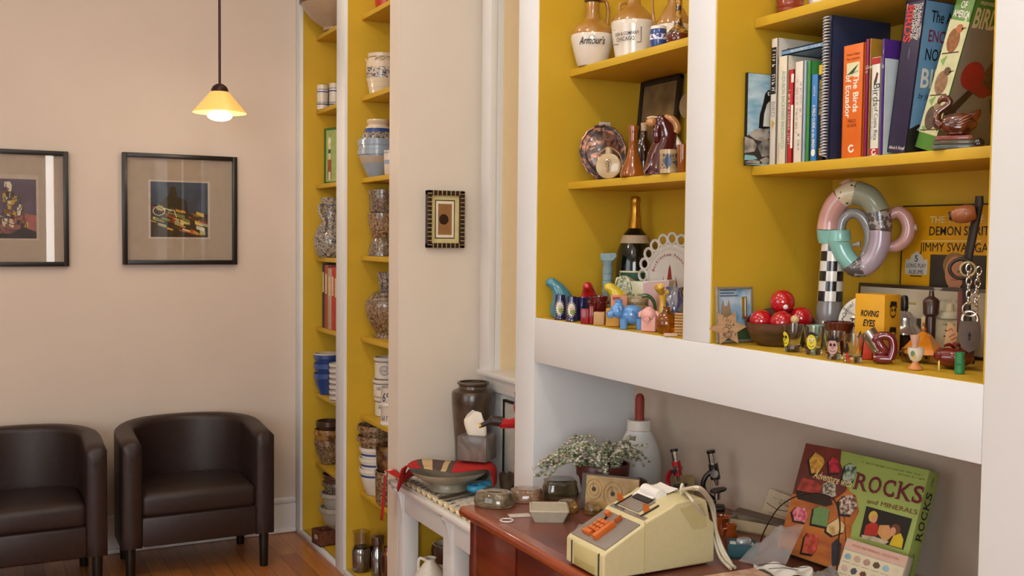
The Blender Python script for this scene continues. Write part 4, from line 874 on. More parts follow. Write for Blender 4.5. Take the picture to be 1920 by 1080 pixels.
t = thing('lidless_box', 'long shallow cream box with grey lid tilted across it at the back of the desk', 'box', V((1.675, 1.90, LZ)), R(-62)); CB = mat('#b8a888', .7, var=.05); m = MB(); m.box((0, 0, .002), (.15, .06, .004), CB)
for q in (-1, 1): m.box((0, q*.0285, .014), (.15, .003, .028), CB); m.box((q*.0735, 0, .014), (.003, .054, .028), CB)
m.build('tray', t); m = MB(); m.box((0, 0, 0), (.155, .05, .004), mat('#6a5a50', .6, var=.06)); m.apply(0, MX.Translation((.01, .0, .034)) @ MX.Rotation(R(6), 4, 'Y')); m.build('lid', t)
a_ = P(1436, 916, X=1.755); b_ = P(1412, 990, X=1.72); c_ = P(1505, 935, X=1.755)
t = thing('instruction_sheet', 'yellowed instruction sheet leaning against the recess wall beside the green box', 'paper', V((1.738, b_.y, LZ+.0012)), rot=(R(-9), 0, ROOM)); h_ = (a_.z-LZ); w_ = .15
m = MB(); m.prism([(0, 0), (w_, 0), (w_+.002, h_), (.022, h_+.004)], -.0007, 0, mat('#c2b196', .75, var=.05)); INK = mat('#4a4034', .7)
m.scribble(.07, h_*.82, .06, .004, INK, -.0011, 0, 2); m.scribble(.085, h_*.72, .045, .007, INK, -.0011, 0, 3)
for k in range(7): m.line([(.03, h_*.34-k*.007), (.03+.09*(.7+.3*((k*37) % 10)/10), h_*.34-k*.007)], .0016, mat('#8a7a66', .7), -.0011)
m.line([(.02, h_*.6), (.06, h_*.5), (.1, h_*.56), (.13, h_*.42)], .002, INK, -.0011); m.build('sheet', t)

# ------------------------------------------------------------------ near bookcase, left bay
e_ = .0007; Z3, Z2, Z1 = 1.994+e_, 1.669+e_, 1.277+e_*1.5
INKB = mat('#1d1713', .5); JT = mix_mat('tan_glaze', '#9a6a2c', '#b88a44', 9, .3, .7, .14, .7); JW = mat('#d9d0c0', .18, coat=.7, var=.03); AMBR = mat('#8c4a12', .1, coat=.8, var=.2, scale=15); MAR = mat('#4a1418', .12, coat=.8, var=.12, scale=20)
def on1(a, b_): return P(a, b_, Z=Z1)
# two-tone jugs
p = colX(1110, 1.60, Z3, 42); s = S(p); b0 = (P(1110, 124, X=p.x).z-Z3)/s
t = thing('advertising_jug', 'two-tone tan and white jug with black script lettering, leftmost on the top shelf', 'jug', p, facing(p))
m = MB(); H = lambda y: (P(1110, y, X=p.x).z-Z3)/s
m.lathe(px(hol([(26, 0, JW), (28, 2, JW), (36, H(95), JW), (40.5, H(76), JW), (40.5, H(68), JT), (38, H(58), JT), (26, H(45), JT), (15, H(38), JT), (12.5, H(25), JT), (12.5, H(6), DKR), (16, H(4), DKR), (16, H(-6), DKR), (14, H(-8), JT), (14, H(-22), JT)], 3), s), JW, seg=44); m.build('body', t)
m = MB(); m.text("Armour's", 13*s, -1*s, H(83)*s, INKB, -.0012, shear=.35, bold=.015, width=50*s); m.ring(-1*s, H(82)*s, 8*s, .6*s, INKB, -.0012, sx=.8)
m.wrap(0, 40.6*s); m.build('lettering', t)
MB().tube([(10*s, 6*s, H(2)*s), (24*s, 12*s, H(0)*s), (29*s, 14*s, H(20)*s), (27*s, 14*s, H(45)*s)], 4*s, JT, smooth=2).build('handle', t)
p = colX(1187, 1.63, Z3); s = S(p); H = lambda y: (P(1187, y, X=1.63).z-Z3)/s
t = thing('advertising_jug', 'wider two-tone jug with boxed black stamp, between the script jug and the blue cup', 'jug', p, facing(p))
m = MB(); m.lathe(px(hol([(30, 0, JW), (33, 2, JW), (40, H(70), JW), (42.5, H(52), JW), (42.5, H(44), JT), (40, H(36), JT), (24, H(20), JT), (14, H(10), JT), (12.5, H(0), JT), (12.5, H(-18), DKR), (15, H(-22), DKR), (15, H(-32), DKR)], 3), s), JW, seg=44); m.build('body', t)
m = MB(); m.text('SON & COMPANY', 6*s, -14*s, H(70)*s, INKB, -.0012, bold=.01, width=48*s, rot=R(3)); m.text('CHICAGO', 7*s, -16*s, H(80)*s, INKB, -.0012, bold=.01, width=36*s, rot=R(3))
x0, x1, z0, z1 = -42*s, 14*s, H(88)*s, H(61)*s; m.line([(x0, z0), (x1, z0+2*s), (x1, z1+2*s), (x0, z1)], 1.2*s, INKB, -.0012); m.wrap(0, 41.6*s); m.build('lettering', t)
MB().tube([(-13*s, -2*s, H(6)*s), (-24*s, -5*s, H(8)*s), (-26*s, -5*s, H(14)*s), (-26*s, -4*s, H(30)*s)], 3.2*s, JT, smooth=1).build('handle', t)
p = colX(1262, 1.675, Z3); s = S(p); H = lambda y: (P(1262, y, X=1.675).z-Z3)/s
t = thing('plain_jug', 'plain two-tone jug at the back behind the blue cup and painted vase', 'jug', p, facing(p))
MB().lathe(px(hol([(26, 0, JW), (28, 2, JW), (33, H(65), JW), (34, H(50), JT), (31, H(40), JT), (20, H(20), JT), (12, H(8), JT), (11, H(-15), JT)], 3), s), JW, seg=40).build('body', t)
MB().tube([(-8*s, -6*s, H(-20)*s), (-34*s, -8*s, H(-18)*s), (-40*s, -8*s, H(0)*s), (-37*s, -6*s, H(38)*s), (-30*s, -2*s, H(46)*s)], 3*s, JT, smooth=2).build('handle', t)
p = colX(1234, 1.555, Z3); s = S(p); H = lambda y: (P(1234, y, X=1.555).z-Z3)/s; BW = mix_mat('blue_willow', '#2b3c8c', '#dfe0e6', 150, .44, .5, .15, .7)
vessel('barrel_cup', 'tiny blue and white barrel shaped cup on the front edge of the top shelf', 'cup', p, [(13, 0, BLU), (15.5, H(82), BLU), (16, H(76), BW), (16, H(66), BLU), (15.5, H(56), WHT), (14.5, H(50.5), WHT), (14, H(50), WHT)], BLU, th=2)
p = colX(1272, 1.575, Z3); s = S(p); H = lambda y: (P(1272, y, X=1.575).z-Z3)/s; PV = mix_mat('painted_vase', '#1a1a26', '#b8862e', 45, .42, .56, .1, .9, distort=2, cc='#6b2414')
solid('painted_vase', 'dark slender necked vase painted in gold and blue beside the white upright', 'vase', p, [(0, 0), (20, 0), (23, 4, mat('#5a2414', .15, coat=.8)), (24, H(66), PV), (20, H(60), PV), (10, H(50), PV), (6.5, H(38), PV), (6, H(0), PV), (7, H(-12), PV), (0, H(-12))], PV)

# middle shelf
p = colX(1131, 1.585, Z2+.004, 46); s = S(p); H = lambda y: (P(1131, y, X=p.x).z-Z2)/s
COP = mix_mat('tinned_copper', '#4c4240', '#c98f74', 30, .46, .66, .28, .3, detail=7, distort=1.5, bump=.8); COP.node_tree.nodes['Principled BSDF'].inputs['Metallic'].default_value = .55
t = thing('fish_mold', 'dark metal fish shaped mold with copper highlights standing at the left of the middle shelf', 'mold', p, facing(p)+R(10), rot=(R(-9), 0, facing(p)+R(10)))
zc = 53; out = []
for k in range(40):
    a = -pi/2+.42+(2*pi-.84)*k/39; rr_ = 1+.02*sin(k*2.1); out.append((43*s*rr_*cos(a), zc*s+50*s*rr_*sin(a)))
out = [(12*s, 2*s)]+out+[(-12*s, 2*s), (-16*s, 0), (16*s, 0)]
m = MB(); m.prism(out[:-2]+[(-17*s, 0), (17*s, 0)], 0, 7*s, COP); m.ell((0, -1*s, zc*s), (34*s, 9*s, 40*s), COP, 24, 14); m.tube([(q[0], -1*s, q[1]) for q in out[1:41]], 2.4*s, COP, 8)
for q in range(6): m.tube([(-24*s+q*9*s, -8*s+abs(q-2.5)*1.4*s, zc*s+(14-q*3)*s), (-18*s+q*9*s, -9*s+abs(q-2.5)*1.4*s, zc*s+(2-q*3)*s), (-14*s+q*9*s, -6*s, zc*s-(8+q*3)*s)], 2.2*s, COP, 6)
m.build('mold_body', t); MB().box((4*s, 3*s, (zc+53)*s), (22*s, 6*s, 9*s), mat('#9a9488', .4, .6)).build('hanging_tab', t)
p = colX(1141, 1.545, Z2); s = S(p); H = lambda y: (P(1141, y, X=1.545).z-Z2)/s; CNT = mat('#b89f74', .3, coat=.4, var=.05)
def roundflask(name, label, p, r, th, m_, cork, nh, strap):
    s = S(p); t = thing(name, label, 'flask', p, facing(p)+R(-8)); m = MB(); i = m.mark()
    m.lathe([(0, -th), (r*.8, -th), (r*.86, -th*1.12), (r*.97, -th*.8), (r, 0), (r*.97, th*.8), (r*.8, th), (0, th)], m_, seg=36); m.apply(i, MX.Translation((0, 0, r)) @ MX.Rotation(pi/2, 4, 'X')); m.lathe([(r*.3, r*1.85), (r*.26, r*2.0+nh*.5), (r*.3, r*2+nh), (0, r*2+nh)], m_, seg=20); m.build('body', t)
    MB().lathe([(0, r*2+nh), (r*.2, r*2+nh), (r*.24, r*2+nh*1.9), (0, r*2+nh*1.9)], cork, seg=14).build('cork', t)
    if strap: MB().tube([(-r*1.02, 0, r*1.2), (-r*.85, 0, r*1.9), (-r*.2, 0, r*2.4), (r*.2, 0, r*2.42), (r*.85, 0, r*1.9), (r*1.02, 0, r*1.2)], r*.05, mat('#a8825c', .5), 8, smooth=2).build('wire_handle', t)
    return t
t = roundflask('canteen_flask', 'small round beige flask with cork and wire handle in front of the fish mold', p, 24*s, 8*s, CNT, mat('#6a3a1c', .7), 11*s, True)
m = MB(); 
for q in ((-3, 30), (2, 33), (4, 27), (-1, 24), (2, 20), (0, 15)): m.ring(q[0]*s, q[1]*s, 3*s, .8*s, mat('#6a5532', .5), -9.3*s, 10)
m.line([(0, 12*s), (1*s, 32*s)], .8*s, mat('#6a5532', .5), -9.3*s); m.build('leaf_mark', t)
p = colX(1150, 1.64, Z2, 30)
roundflask('dark_flask', 'dark brown round flask between the fish mold and the beige flask', p, 30*S(p), 7*S(p), MAR, mat('#6a3a1c', .7), 12*S(p), False)
p = colX(1186, 1.555, Z2); s = S(p); H = lambda y: (P(1186, y, X=1.555).z-Z2)/s
vessel('bud_vase', 'amber brown bud vase with flared foot in the middle of the shelf', 'vase', p, [(22, 0), (24, 2), (23, 10), (15, 30), (9, 48), (8, H(262)), (8.5, H(248)), (11, H(239)), (10.5, H(236))], AMBR, th=2.5)
p = colX(1206, 1.63, Z2); s = S(p); H = lambda y: (P(1206, y, X=1.63).z-Z2)/s
t = thing('corked_bottle', 'dark brown bottle with pale cork behind the amber bud vase', 'bottle', p)
MB().lathe(px([(0, 0), (18, 0), (19, 3), (19, H(280)), (14, H(268)), (7, H(258)), (6.5, H(246)), (0, H(246))], s), mat('#2a140c', .12, coat=.8)).build('body', t); MB().lathe(px([(0, H(246)), (5.5, H(246)), (6.5, H(231)), (0, H(231))], s), mat('#b59a7c', .8)).build('cork', t)
p = colX(1224, 1.692, Z2); s = S(p)
t = thing('brown_jug', 'small orange brown jug with dark handle behind the maroon figurine', 'jug', p, facing(p))
MB().lathe(px(hol([(12, 0), (14, 3), (16, 30), (12, 54), (10, 66)], 2), s), mat('#7d3c1a', .2, coat=.6)).build('body', t); MB().tube([(-9*s, -3*s, 60*s), (-16*s, -4*s, 62*s), (-18*s, -4*s, 50*s)], 2*s, mat('#201210', .3), 8, smooth=1).build('handle', t)
# bending figurine
p = colX(1238, 1.564, Z2); s = S(p); FL = mat('#b9834e', .15, coat=.7, var=.08)
t = thing('gown_figurine', 'glossy figurine in a maroon gown with tan raised arms beside the white upright', 'figurine', p, facing(p))
m = MB(); m.tube([(-2*s, 0, .0006), (-2*s, 0, 12*s), (2*s, 2*s, 40*s), (10*s, 2*s, 66*s), (8*s, 0, 84*s), (2*s, -4*s, 100*s), (2*s, -4*s, 110*s)], [24*s, 23*s, 20*s, 17*s, 15*s, 13*s, 8*s], MAR, 20, smooth=2, flat=1.25)
m.tube([(-12*s, -12*s, 40*s), (-18*s, -14*s, 20*s), (-30*s, -14*s, 5.5*s)], [5*s, 5*s, 4*s], MAR, 8, smooth=1); m.tube([(-6*s, -6*s, 92*s), (-8*s, -8*s, 76*s), (-6*s, -8*s, 62*s)], [9*s, 10*s, 7*s], MAR, 12, smooth=1); m.floor(); m.build('gown', t, sharp=70)
m = MB(); m.ell((-18*s, -8*s, 98*s), (10*s, 9*s, 9*s), FL); m.ell((-27*s, -9*s, 96*s), (3*s, 3*s, 2.5*s), FL, 8, 6); m.ell((-26*s, -9*s, 101*s), (2*s, 2*s, 2*s), FL, 8, 6); m.build('face', t)
m = MB(); m.tube([(6*s, -8*s, 108*s), (18*s, -9*s, 104*s), (26*s, -8*s, 97*s), (30*s, -7*s, 86*s), (27*s, -7*s, 78*s)], [5*s, 7*s, 7*s, 7*s, 5*s], FL, 12, smooth=2); m.build('arm', t)
m = MB(); m.tube([(-26*s, -9*s, 106*s), (-18*s, -10*s, 108*s), (-8*s, -9*s, 107*s)], 1.6*s, mat('#dcc9a8', .2), 8); m.build('headband', t)
m = MB(); m.tube([(26*s, 0, 74*s), (33*s, -2*s, 58*s), (38*s, -3*s, 46*s)], [4*s, 6*s, 7*s], JW, 10, smooth=1); m.build('sleeve', t)
p = colX(1254, 1.54, Z2); s = S(p); H = lambda y: (P(1254, y, X=1.54).z-Z2)/s
vessel('picture_mug', 'small beige mug with blue and black picture on the front edge of the middle shelf', 'mug', p, [(17, 0, CNT), (17.5, 6, CNT), (17.5, 8, mix_mat('mug_print', '#2c2a2a', '#a8906a', 70, .4, .52, .3, .4, distort=1)), (17.5, 36, CNT), (18, 44, CNT)], CNT, th=2, extra=lambda mb, s: mb.disc(-2*s, 22*s, 7*s, 11*s, mat('#2c3c5c', .3), -.001) and mb.wrap(mb.mark()-19, 17.6*s), rz=facing(p))
p = colX(1280, 1.55, Z2); s = S(p); vessel('amber_tumbler', 'amber brown tumbler partly behind the white upright on the middle shelf', 'tumbler', p, [(8, 0), (10, 4), (10.5, 40), (11, 52)], AMBR, th=2)
p = colY(1276, 1.96, Z2); p = V((1.70, 1.99, Z2)); 
a_ = colX(1186, 1.735, Z2); b_ = colX(1290, 1.735, Z2); zt = P(1200, 152, X=1.76).z-.006
t = thing('old_picture', 'dark framed old brown picture leaning at the back of the middle shelf', 'picture', V((1.729, a_.y, Z2+.0018)), rot=(R(-5.5), 0, ROOM)); h_ = (zt-Z2)*1.0; w_ = .195
m = MB(); OF = mat('#1f1712', .5, var=.2)
for x in (.007, w_-.007): m.box((x, .007, h_/2), (.014, .014, h_), OF, .002)
for z in (.007, h_-.007): m.box((w_/2, .007, z), (w_, .014, .014), OF, .002)
m.build('frame', t); MB().box((w_/2, .009, h_/2), (w_-.02, .006, h_-.02), mix_mat('old_print', '#4a3826', '#8f7650', 14, .3, .75, .4, .2, detail=8)).build('print', t)
p = colX(1283, 1.70, Z2); s = S(p); t = thing('hanging_plate', 'tan round plate hung before the old picture, cut by the white upright', 'plate', V((1.712, p.y, P(1283, 200, X=1.712).z)), ROOM)
m = MB(); i = m.mark(); m.lathe([(0, 0), (.02, 0), (.034, .006), (.034, .008), (.02, .003), (0, .003)], mat('#8d7650', .4, var=.1)); m.apply(i, MX.Rotation(pi/2, 4, 'X')); m.build('dish', t)
MB().tube([(0, .006, -.03), (0, .008, -.08), (.0, .004, -(P(1283, 200, X=1.712).z-Z2))], .003, OF, 6).build('stand', t)

# bottom compartment, left bay
def shaker(label, p, colr, rz, hpx):
    s = S(p); k = hpx/82*s; m = MB(); c = mat(colr, .16, coat=.8, var=.06)
    m.tube([(0, 0, .0022), (0, 0, 3*k), (2*k, 0, 18*k), (2*k, 0, 34*k), (-4*k, 0, 50*k), (-12*k, 0, 60*k), (-19*k, 0, 66*k), (-24*k, 0, 66*k)], [15*k, 21*k, 24*k, 21*k, 15*k, 11*k, 10*k, 8*k], c, 24, smooth=2); m.ell((-21*k, 0, 66*k), 9.5*k, c, 14, 10)
    m.tube([(6*k, 0, 30*k), (18*k, -2*k, 26*k), (22*k, -3*k, 10*k)], [14*k, 11*k, 8*k], c, 14, smooth=1)
    m.floor(); return tag(m.build('ghost_shaker', None, p, rz, sharp=70), label, 'shaker', 'curved ceramic shakers')
p = colX(1052, 1.50, Z1, 27); shaker('teal blue curved ceramic shaker at the left end of the bottom compartment', p, '#3f7f8c', facing(p), 81)
p = colX(1104, 1.535, Z1, 26); shaker('red curved ceramic shaker between the teal and yellow ones', p, '#b5141c', facing(p)+R(80), 76)
p = colX(1161, 1.552, Z1); shaker('yellow curved ceramic shaker right of the red one', p, '#d3b92a', facing(p), 80)
NV = mat('#1f2250', .15, coat=.8, var=.08)
for a, b_, lb in ((1050, 597, 'left one of the two small navy vases with white flower medallions'), (1072, 600, 'right one of the two small navy vases with white flower medallions')):
    p = colX(a, 1.449, Z1); s = S(p); t = thing('medallion_vase', lb, 'vase', p, facing(p), 'small navy medallion vases')
    MB().lathe(px(hol([(11, 0), (12, 1), (10, 5), (9, 8), (10.5, 18), (11, 28), (9.5, 40), (9, 46)], 1.5), s), NV).build('body', t)
    m = MB(); m.disc(-1*s, 22*s, 7*s, 12*s, mat('#d8d2b8', .3), -.0008); m.disc(1*s, 18*s, 4*s, 6*s, mat('#7f9a44', .4), -.0012); m.disc(0, 24*s, 3*s, 3*s, mat('#c9a9a0', .4), -.0013)
    for k in range(18): m.disc(-1*s+8.6*s*cos(k*pi/9), 22*s+14*s*sin(k*pi/9), .9*s, .9*s, WHT, -.0008, 8)
    m.wrap(0, 11*s); m.build('medallion', t)
p = colX(1091, 1.49, Z1); vessel('navy_cup', 'small dark navy cup right of the medallion vases', 'cup', p, [(8, 0), (11, 2), (14, 14), (13, 30), (14, 43)], NV, th=2)
REDB = mat('#8c1a22', .25, coat=.5, var=.08)
p = colX(1101, 1.443, Z1)-V((.004, .004, 0)); s = S(p); t = thing('red_block', 'small dark red rectangular block stamp with raised end', 'block', p+V((.004, .004, 0)), facing(p)+R(-20)); MB().box((-3*s, 0, 14*s), (15*s, 16*s, 28*s), REDB, .001).build('block', t); MB().box((9*s, 0, 17*s), (8*s, 12*s, 34*s), REDB, .002).build('raised_end', t)
p = colX(1122, 1.49, Z1); s = S(p); m = MB(); DR = mat('#5a1216', .1, coat=.8, var=.1); m.lathe(px(hol([(12, 0), (15, 3), (18, 22), (17, 40), (20, 46), (20, 50)], 2), s), DR)
for k in range(10): m.ell((18.5*s*cos(k*pi/5), 18.5*s*sin(k*pi/5), 38*s), 3*s, DR, 8, 6)
tag(m.build('knobbed_pot', None, p), 'dark maroon pot ringed with knobs behind the red and wooden blocks', 'pot')
p = colX(1121, 1.447, Z1); s = S(p); tag(MB().box((0, 0, 12*s), (20*s, 18*s, 24*s), mat('#b89466', .7, var=.1, stretch=(1, 1, 6)), .0006).build('wooden_block', None, p+V((.01, .008, 0)), facing(p)+R(-10)), 'small pale wooden block between the red and ochre blocks', 'block')
p = colX(1146, 1.452, Z1); s = S(p); tag(MB().box((0, 0, 17*s), (26*s, 22*s, 34*s), mat('#c08c3c', .6, var=.06), .002).build('ochre_block', None, p+V((.014, .01, 0)), facing(p)+R(-14)), 'ochre yellow block left of the blue cow bank', 'block')
p = colX(1160, 1.50, Z1); s = S(p); t = thing('pink_candle_box', 'flat pinkish box standing behind the ochre block', 'box', p+V((.0, .0, 0)), facing(p)); MB().box((0, 0, 28*s), (30*s, 10*s, 56*s), mat('#c98a6a', .6, var=.06), .001).build('carton', t); MB().box((-5*s, -5.4*s, 50*s), (14*s, .5*s, 6*s), mat('#a8443a', .6)).build('stamp', t)
# column, champagne, planter, plate
p = colX(1138, 1.62, Z1); s = S(p); hz = (P(1138, 474, X=1.62).z-Z1)/s; CLM = mat('#7f979c', .5, var=.12, scale=60)
t = thing('column_ornament', 'pale blue-grey miniature column behind the red shaker', 'ornament', p, facing(p)); m = MB()
prof = [(0, 0), (13, 0), (13, 4), (10, 6)]
for k in range(7): z = 8+k*(hz-34)/7; prof += [(9.6, z), (9.6, z+(hz-34)/7-1.6), (8.8, z+(hz-34)/7-.8)]
prof += [(9, hz-22), (12, hz-14), (0, hz-14)]; m.lathe(px(prof, s), CLM, seg=24); m.build('shaft', t)
m = MB(); m.prism([(-12*s, (hz-14)*s), (9*s, (hz-14)*s), (16*s, (hz-6)*s), (14*s, hz*s), (-13*s, (hz-1)*s), (-14*s, (hz-8)*s)], -10*s, 10*s, CLM); m.build('capital', t)
p = colX(1188, 1.715, Z1); s = S(p); H = lambda y: (P(1188, y, X=1.715).z-Z1)/s
DG = mat('#0f120c', .08, coat=.6, var=.1); GF = mat('#b8862c', .28, .8, var=.15, scale=60, bump=.3)
t = thing('champagne_bottle', 'dark champagne bottle with gold foil neck at the back of the bottom compartment', 'bottle', p, facing(p))
MB().lathe(px([(0, 0), (33, 0), (35, 4), (35, H(505)), (32, H(470)), (22, H(440)), (13.5, H(430)), (12, H(426)), (0, H(426))], s), DG, seg=40).build('glass_body', t)
MB().lathe(px([(0, H(430)), (13.2, H(430)), (12, H(424)), (9, H(400)), (8.5, H(382)), (9.5, H(380)), (9, H(376)), (9.5, H(372)), (8, H(369)), (0, H(368))], s), GF, seg=30).build('gold_foil', t)
m = MB(); m.lathe([((28.2)*s, H(456)*s), (22.8*s, H(441)*s)], mat('#b9a68a', .6)); m.build('neck_label', t)
LG = mat('#1f4a2c', .5); m = MB(); m.srect(-30*s, 8*s, 22*s, H(507)*s, mat('#d6cca4', .5), -.0008); m.srect(-28*s, 10*s, 20*s, H(510)*s, LG, -.0012); i = 0; m.wrap(0, 35.2*s); m.build('front_label', t)
p = colX(1190, 1.622, Z1); s = S(p); H = lambda y: (P(1190, y, X=1.622).z-Z1)/s
CP = mat('#c9c4a4', .25, coat=.5, var=.05); GS = mix_mat('green_sponge', '#5a6f4c', '#c4c0a0', 90, .42, .58, .25, .5)
t = thing('souvenir_planter', 'long cream ceramic planter with green speckled scroll end and pink rim', 'planter', p, facing(p)-R(26))
m = MB(); m.prism([(-30*s, 0), (64*s, 0), (74*s, H(524)*s), (70*s, H(522)*s), (20*s, H(527)*s), (-6*s, H(527)*s), (-22*s, H(518)*s), (-34*s, H(521)*s), (-38*s, H(540)*s)], -12*s, 12*s, CP); m.build('body', t, sharp=50)
m = MB(); m.ell((-19*s, -11*s, H(546)*s), (19*s, 5*s, 30*s), GS, 20, 12); m.build('scroll_end', t)
m = MB(); m.prism([(28*s, 4*s), (64.6*s, 4*s), (75*s, H(523)*s), (34*s, H(527)*s), (22*s, H(530)*s)], -13*s, -11.9*s, mat('#b98a84', .25, coat=.5)); m.build('pink_panel', t)
m = MB(); m.text('FOR', 5*s, -1*s, H(553)*s, INKB, -12.4*s, bold=.01); m.text('SAKE', 5*s, 18*s, H(552)*s, INKB, -12.4*s, bold=.01); m.build('lettering', t)
p = colX(1194, 1.555, Z1); s = S(p); H = lambda y: (P(1194, y, X=1.555).z-Z1)/s
t = thing('souvenir_mug', 'tan souvenir mug with green handle behind the blue cow bank', 'mug', p, facing(p))
MB().lathe(px(hol([(20, 0), (21, 2), (21, H(561)), (21, H(559))], 2), s), mat('#a8906a', .35, coat=.3)).build('body', t)
m = MB(); m.text('CHICAGO, ILL', 5*s, 2*s, H(568)*s, INKB, -.0008, bold=.01, width=40*s); m.wrap(0, 21*s); m.build('lettering', t)
MB().tube([(8*s, -19*s, H(554)*s), (18*s, -19*s, H(553)*s), (28*s, -16*s, H(560)*s), (33*s, -12*s, H(574)*s), (33*s, -9*s, H(590)*s)], [4*s, 4*s, 3.5*s, 3*s, 2.5*s], mat('#3f5a34', .2, coat=.6), 10, smooth=2).build('handle', t)
# milk glass plate
p = colX(1262, 1.722, Z1); s = S(p); zc = P(1262, 519, X=1.722).z-Z1; MG = mat('#cfcac2', .2, coat=.6, var=.03)
t = thing('lace_edge_plate', 'white milk glass plate with openwork edge and red print standing at the back', 'plate', p+V((-.012, 0, .001)), R(-76)); r_ = zc
m = MB(); i = m.mark(); m.lathe([(0, -.002), (r_*.6, -.002), (r_*.68, -.008), (r_*.74, -.008), (r_*.74, -.005), (r_*.66, -.004), (r_*.6, .003), (0, .003)], MG, seg=40); m.apply(i, MX.Translation((0, 0, zc)) @ MX.Rotation(pi/2, 4, 'X'))
for k in range(20):
    a = k*pi/10; c = (r_*.855*cos(a), 0.006, zc+r_*.855*sin(a)); m.tube([(c[0]+r_*.125*cos(q*pi/6), .006, c[2]+r_*.125*sin(q*pi/6)) for q in range(12)], r_*.035, MG, 6, True)
m.build('plate_body', t)
RP = mat('#8a2a20', .5); m = MB()
for k, ch in enumerate('Buckingham Fountain'):
    a = R(165)-k*R(150)/18; m.text(ch, .0085, r_*.5*cos(a), zc+r_*.5*sin(a), RP, -.0035, rot=a-pi/2, bold=.02)
m.poly([(-.012, zc-.03), (.012, zc-.03), (.004, zc+.022), (0, zc+.034), (-.004, zc+.022)], RP, -.0035); m.poly([(-.03, zc-.03), (-.024, zc-.03), (-.02, zc+.005)], RP, -.0035); m.poly([(.03, zc-.03), (.024, zc-.03), (.02, zc+.005)], RP, -.0035); m.build('red_print', t)
# animal banks
def bank(name, label, p, colr, rz, k, parts):
    t = thing(name, label, 'bank', p, rz); c = mat(colr, .18, coat=.8, var=.04); m = MB()
    m.ell((0, 0, 27*k), (24*k, 17*k, 19*k), c, 24, 14); m.ell((-27*k, -5*k, 34*k), (14*k, 12*k, 14*k), c, 18, 12); m.tube([(-38*k, -9*k, 28*k), (-46*k, -12*k, 26*k)], [8*k, 6.5*k], c, 14)
    for x, y in ((-15, -10), (-15, 10), (16, -10), (16, 10)): m.tube([(x*k, y*k, 20*k), (x*k, y*k, 0)], [8*k, 7*k], c, 12)
    for y in (-1, 1): m.tube([(-24*k, -5*k+y*9*k, 40*k), (-21*k, -5*k+y*15*k, 42*k), (-20*k, -5*k+y*17*k, 36*k)], [3.5*k, 4.5*k, 2*k], c, 8, smooth=1)
    m.build('body', t, sharp=70); m = MB(); m.lathe([(9*k, 44*k), (9.5*k, 46*k), (7*k, 49*k), (7.5*k, 56*k), (0, 57*k)], c, (-25*k, -4*k), 18); m.build('cap', t); return t
p = colX(1184, 1.468, Z1)-V((.012, .012, 0)); s = S(p); t = bank('cow_bank', 'glossy sky blue animal bank with a cap and dark print on its flank', p+V((.012, .012, 0)), '#5a94cf', facing(p), s*.98, None)
m = MB(); 
for k in range(3): m.scribble(8*s, (34-5.5*k)*s, 15*s, 4*s, mat('#24407c', .5), -17.3*s, 0, k)
m.build('lettering', t)
PK = mat('#dda49a', .3, coat=.4, var=.04)
p = colX(1218, 1.47, Z1)-V((.012, .012, 0)); s = S(p); t = thing('pig_bank', 'small pale pink square bodied pig with hat facing the room', 'bank', p+V((.012, .012, 0)), facing(p)+R(-14))
m = MB(); m.box((0, 2*s, 15*s), (28*s, 30*s, 30*s), PK, .003, 3); m.ell((-1*s, -5*s, 31*s), (16*s, 14*s, 14*s), PK, 20, 12); m.tube([(-2*s, -14*s, 25*s), (-3*s, -22*s, 24*s)], [7*s, 7.5*s], PK, 14)
for q in (-1, 1): m.tube([(q*12*s, -4*s, 36*s), (q*18*s, -6*s, 32*s), (q*17*s, -8*s, 26*s)], [4*s, 4*s, 1.5*s], PK, 8, smooth=1)
m.tube([(0, -4*s, 40*s), (0, -4*s, 46*s)], [8*s, 7.5*s], PK, 16); m.build('body', t, sharp=60); m = MB(); m.ring(-3*s, 24*s, 5.5*s, 2*s, mat('#c98878', .4), -22.6*s, sx=1.2); m.build('snout_ring', t)
p = on1(1240, 604); p = colX(1239, 1.55, Z1); s = S(p); YV = mat('#d0a83c', .3, coat=.5, var=.06); m = MB()
m.tube([(4*s, 0, .001), (2*s, 0, 20*s), (3*s, 0, 45*s), (2*s, 0, 62*s)], [8*s, 9*s, 6*s, 8*s], YV, 14, smooth=1); i = m.mark()
m.lathe([(2*s, 0), (7*s, 8*s), (10*s, 20*s), (8.5*s, 19*s), (5*s, 9*s), (.5*s, 3*s)], YV, seg=18); m.apply(i, MX.Translation((1*s, 0, 62*s)) @ MX.Rotation(R(-18), 4, 'Y') @ MX.Rotation(R(30), 4, 'X'))
m.tube([(5*s, 0, 62*s), (12*s, 0, 70*s), (13*s, -2*s, 64*s)], [3*s, 4*s, 1*s], YV, 8, smooth=1); tag(m.floor().build('lily_vase', None, p, facing(p), sharp=60), 'yellow calla lily shaped vase between the pink pig and the blue jug', 'vase')
DRP = mix_mat('drip_glaze', '#2c3c74', '#a8aab0', 26, .38, .62, .1, .9, detail=3, distort=2, stretch=(1, 1, .35)); p = colX(1264, 1.61, Z1); s = S(p); H = lambda y: (P(1264, y, X=1.61).z-Z1)/s
t = thing('drip_glaze_jug', 'small blue and grey drip glazed jug in front of the openwork plate', 'jug', p, facing(p))
MB().lathe(px(hol([(16, 0), (20, 4), (25, H(585)), (23, H(565)), (16, H(553)), (15, H(545)), (18, H(538))], 2), s), DRP, seg=32).build('body', t); MB().tube([(14*s, -6*s, H(541)*s), (21*s, -8*s, H(545)*s), (21*s, -8*s, H(560)*s), (17*s, -8*s, H(568)*s)], 2.4*s, DRP, 8, smooth=2).build('handle', t)
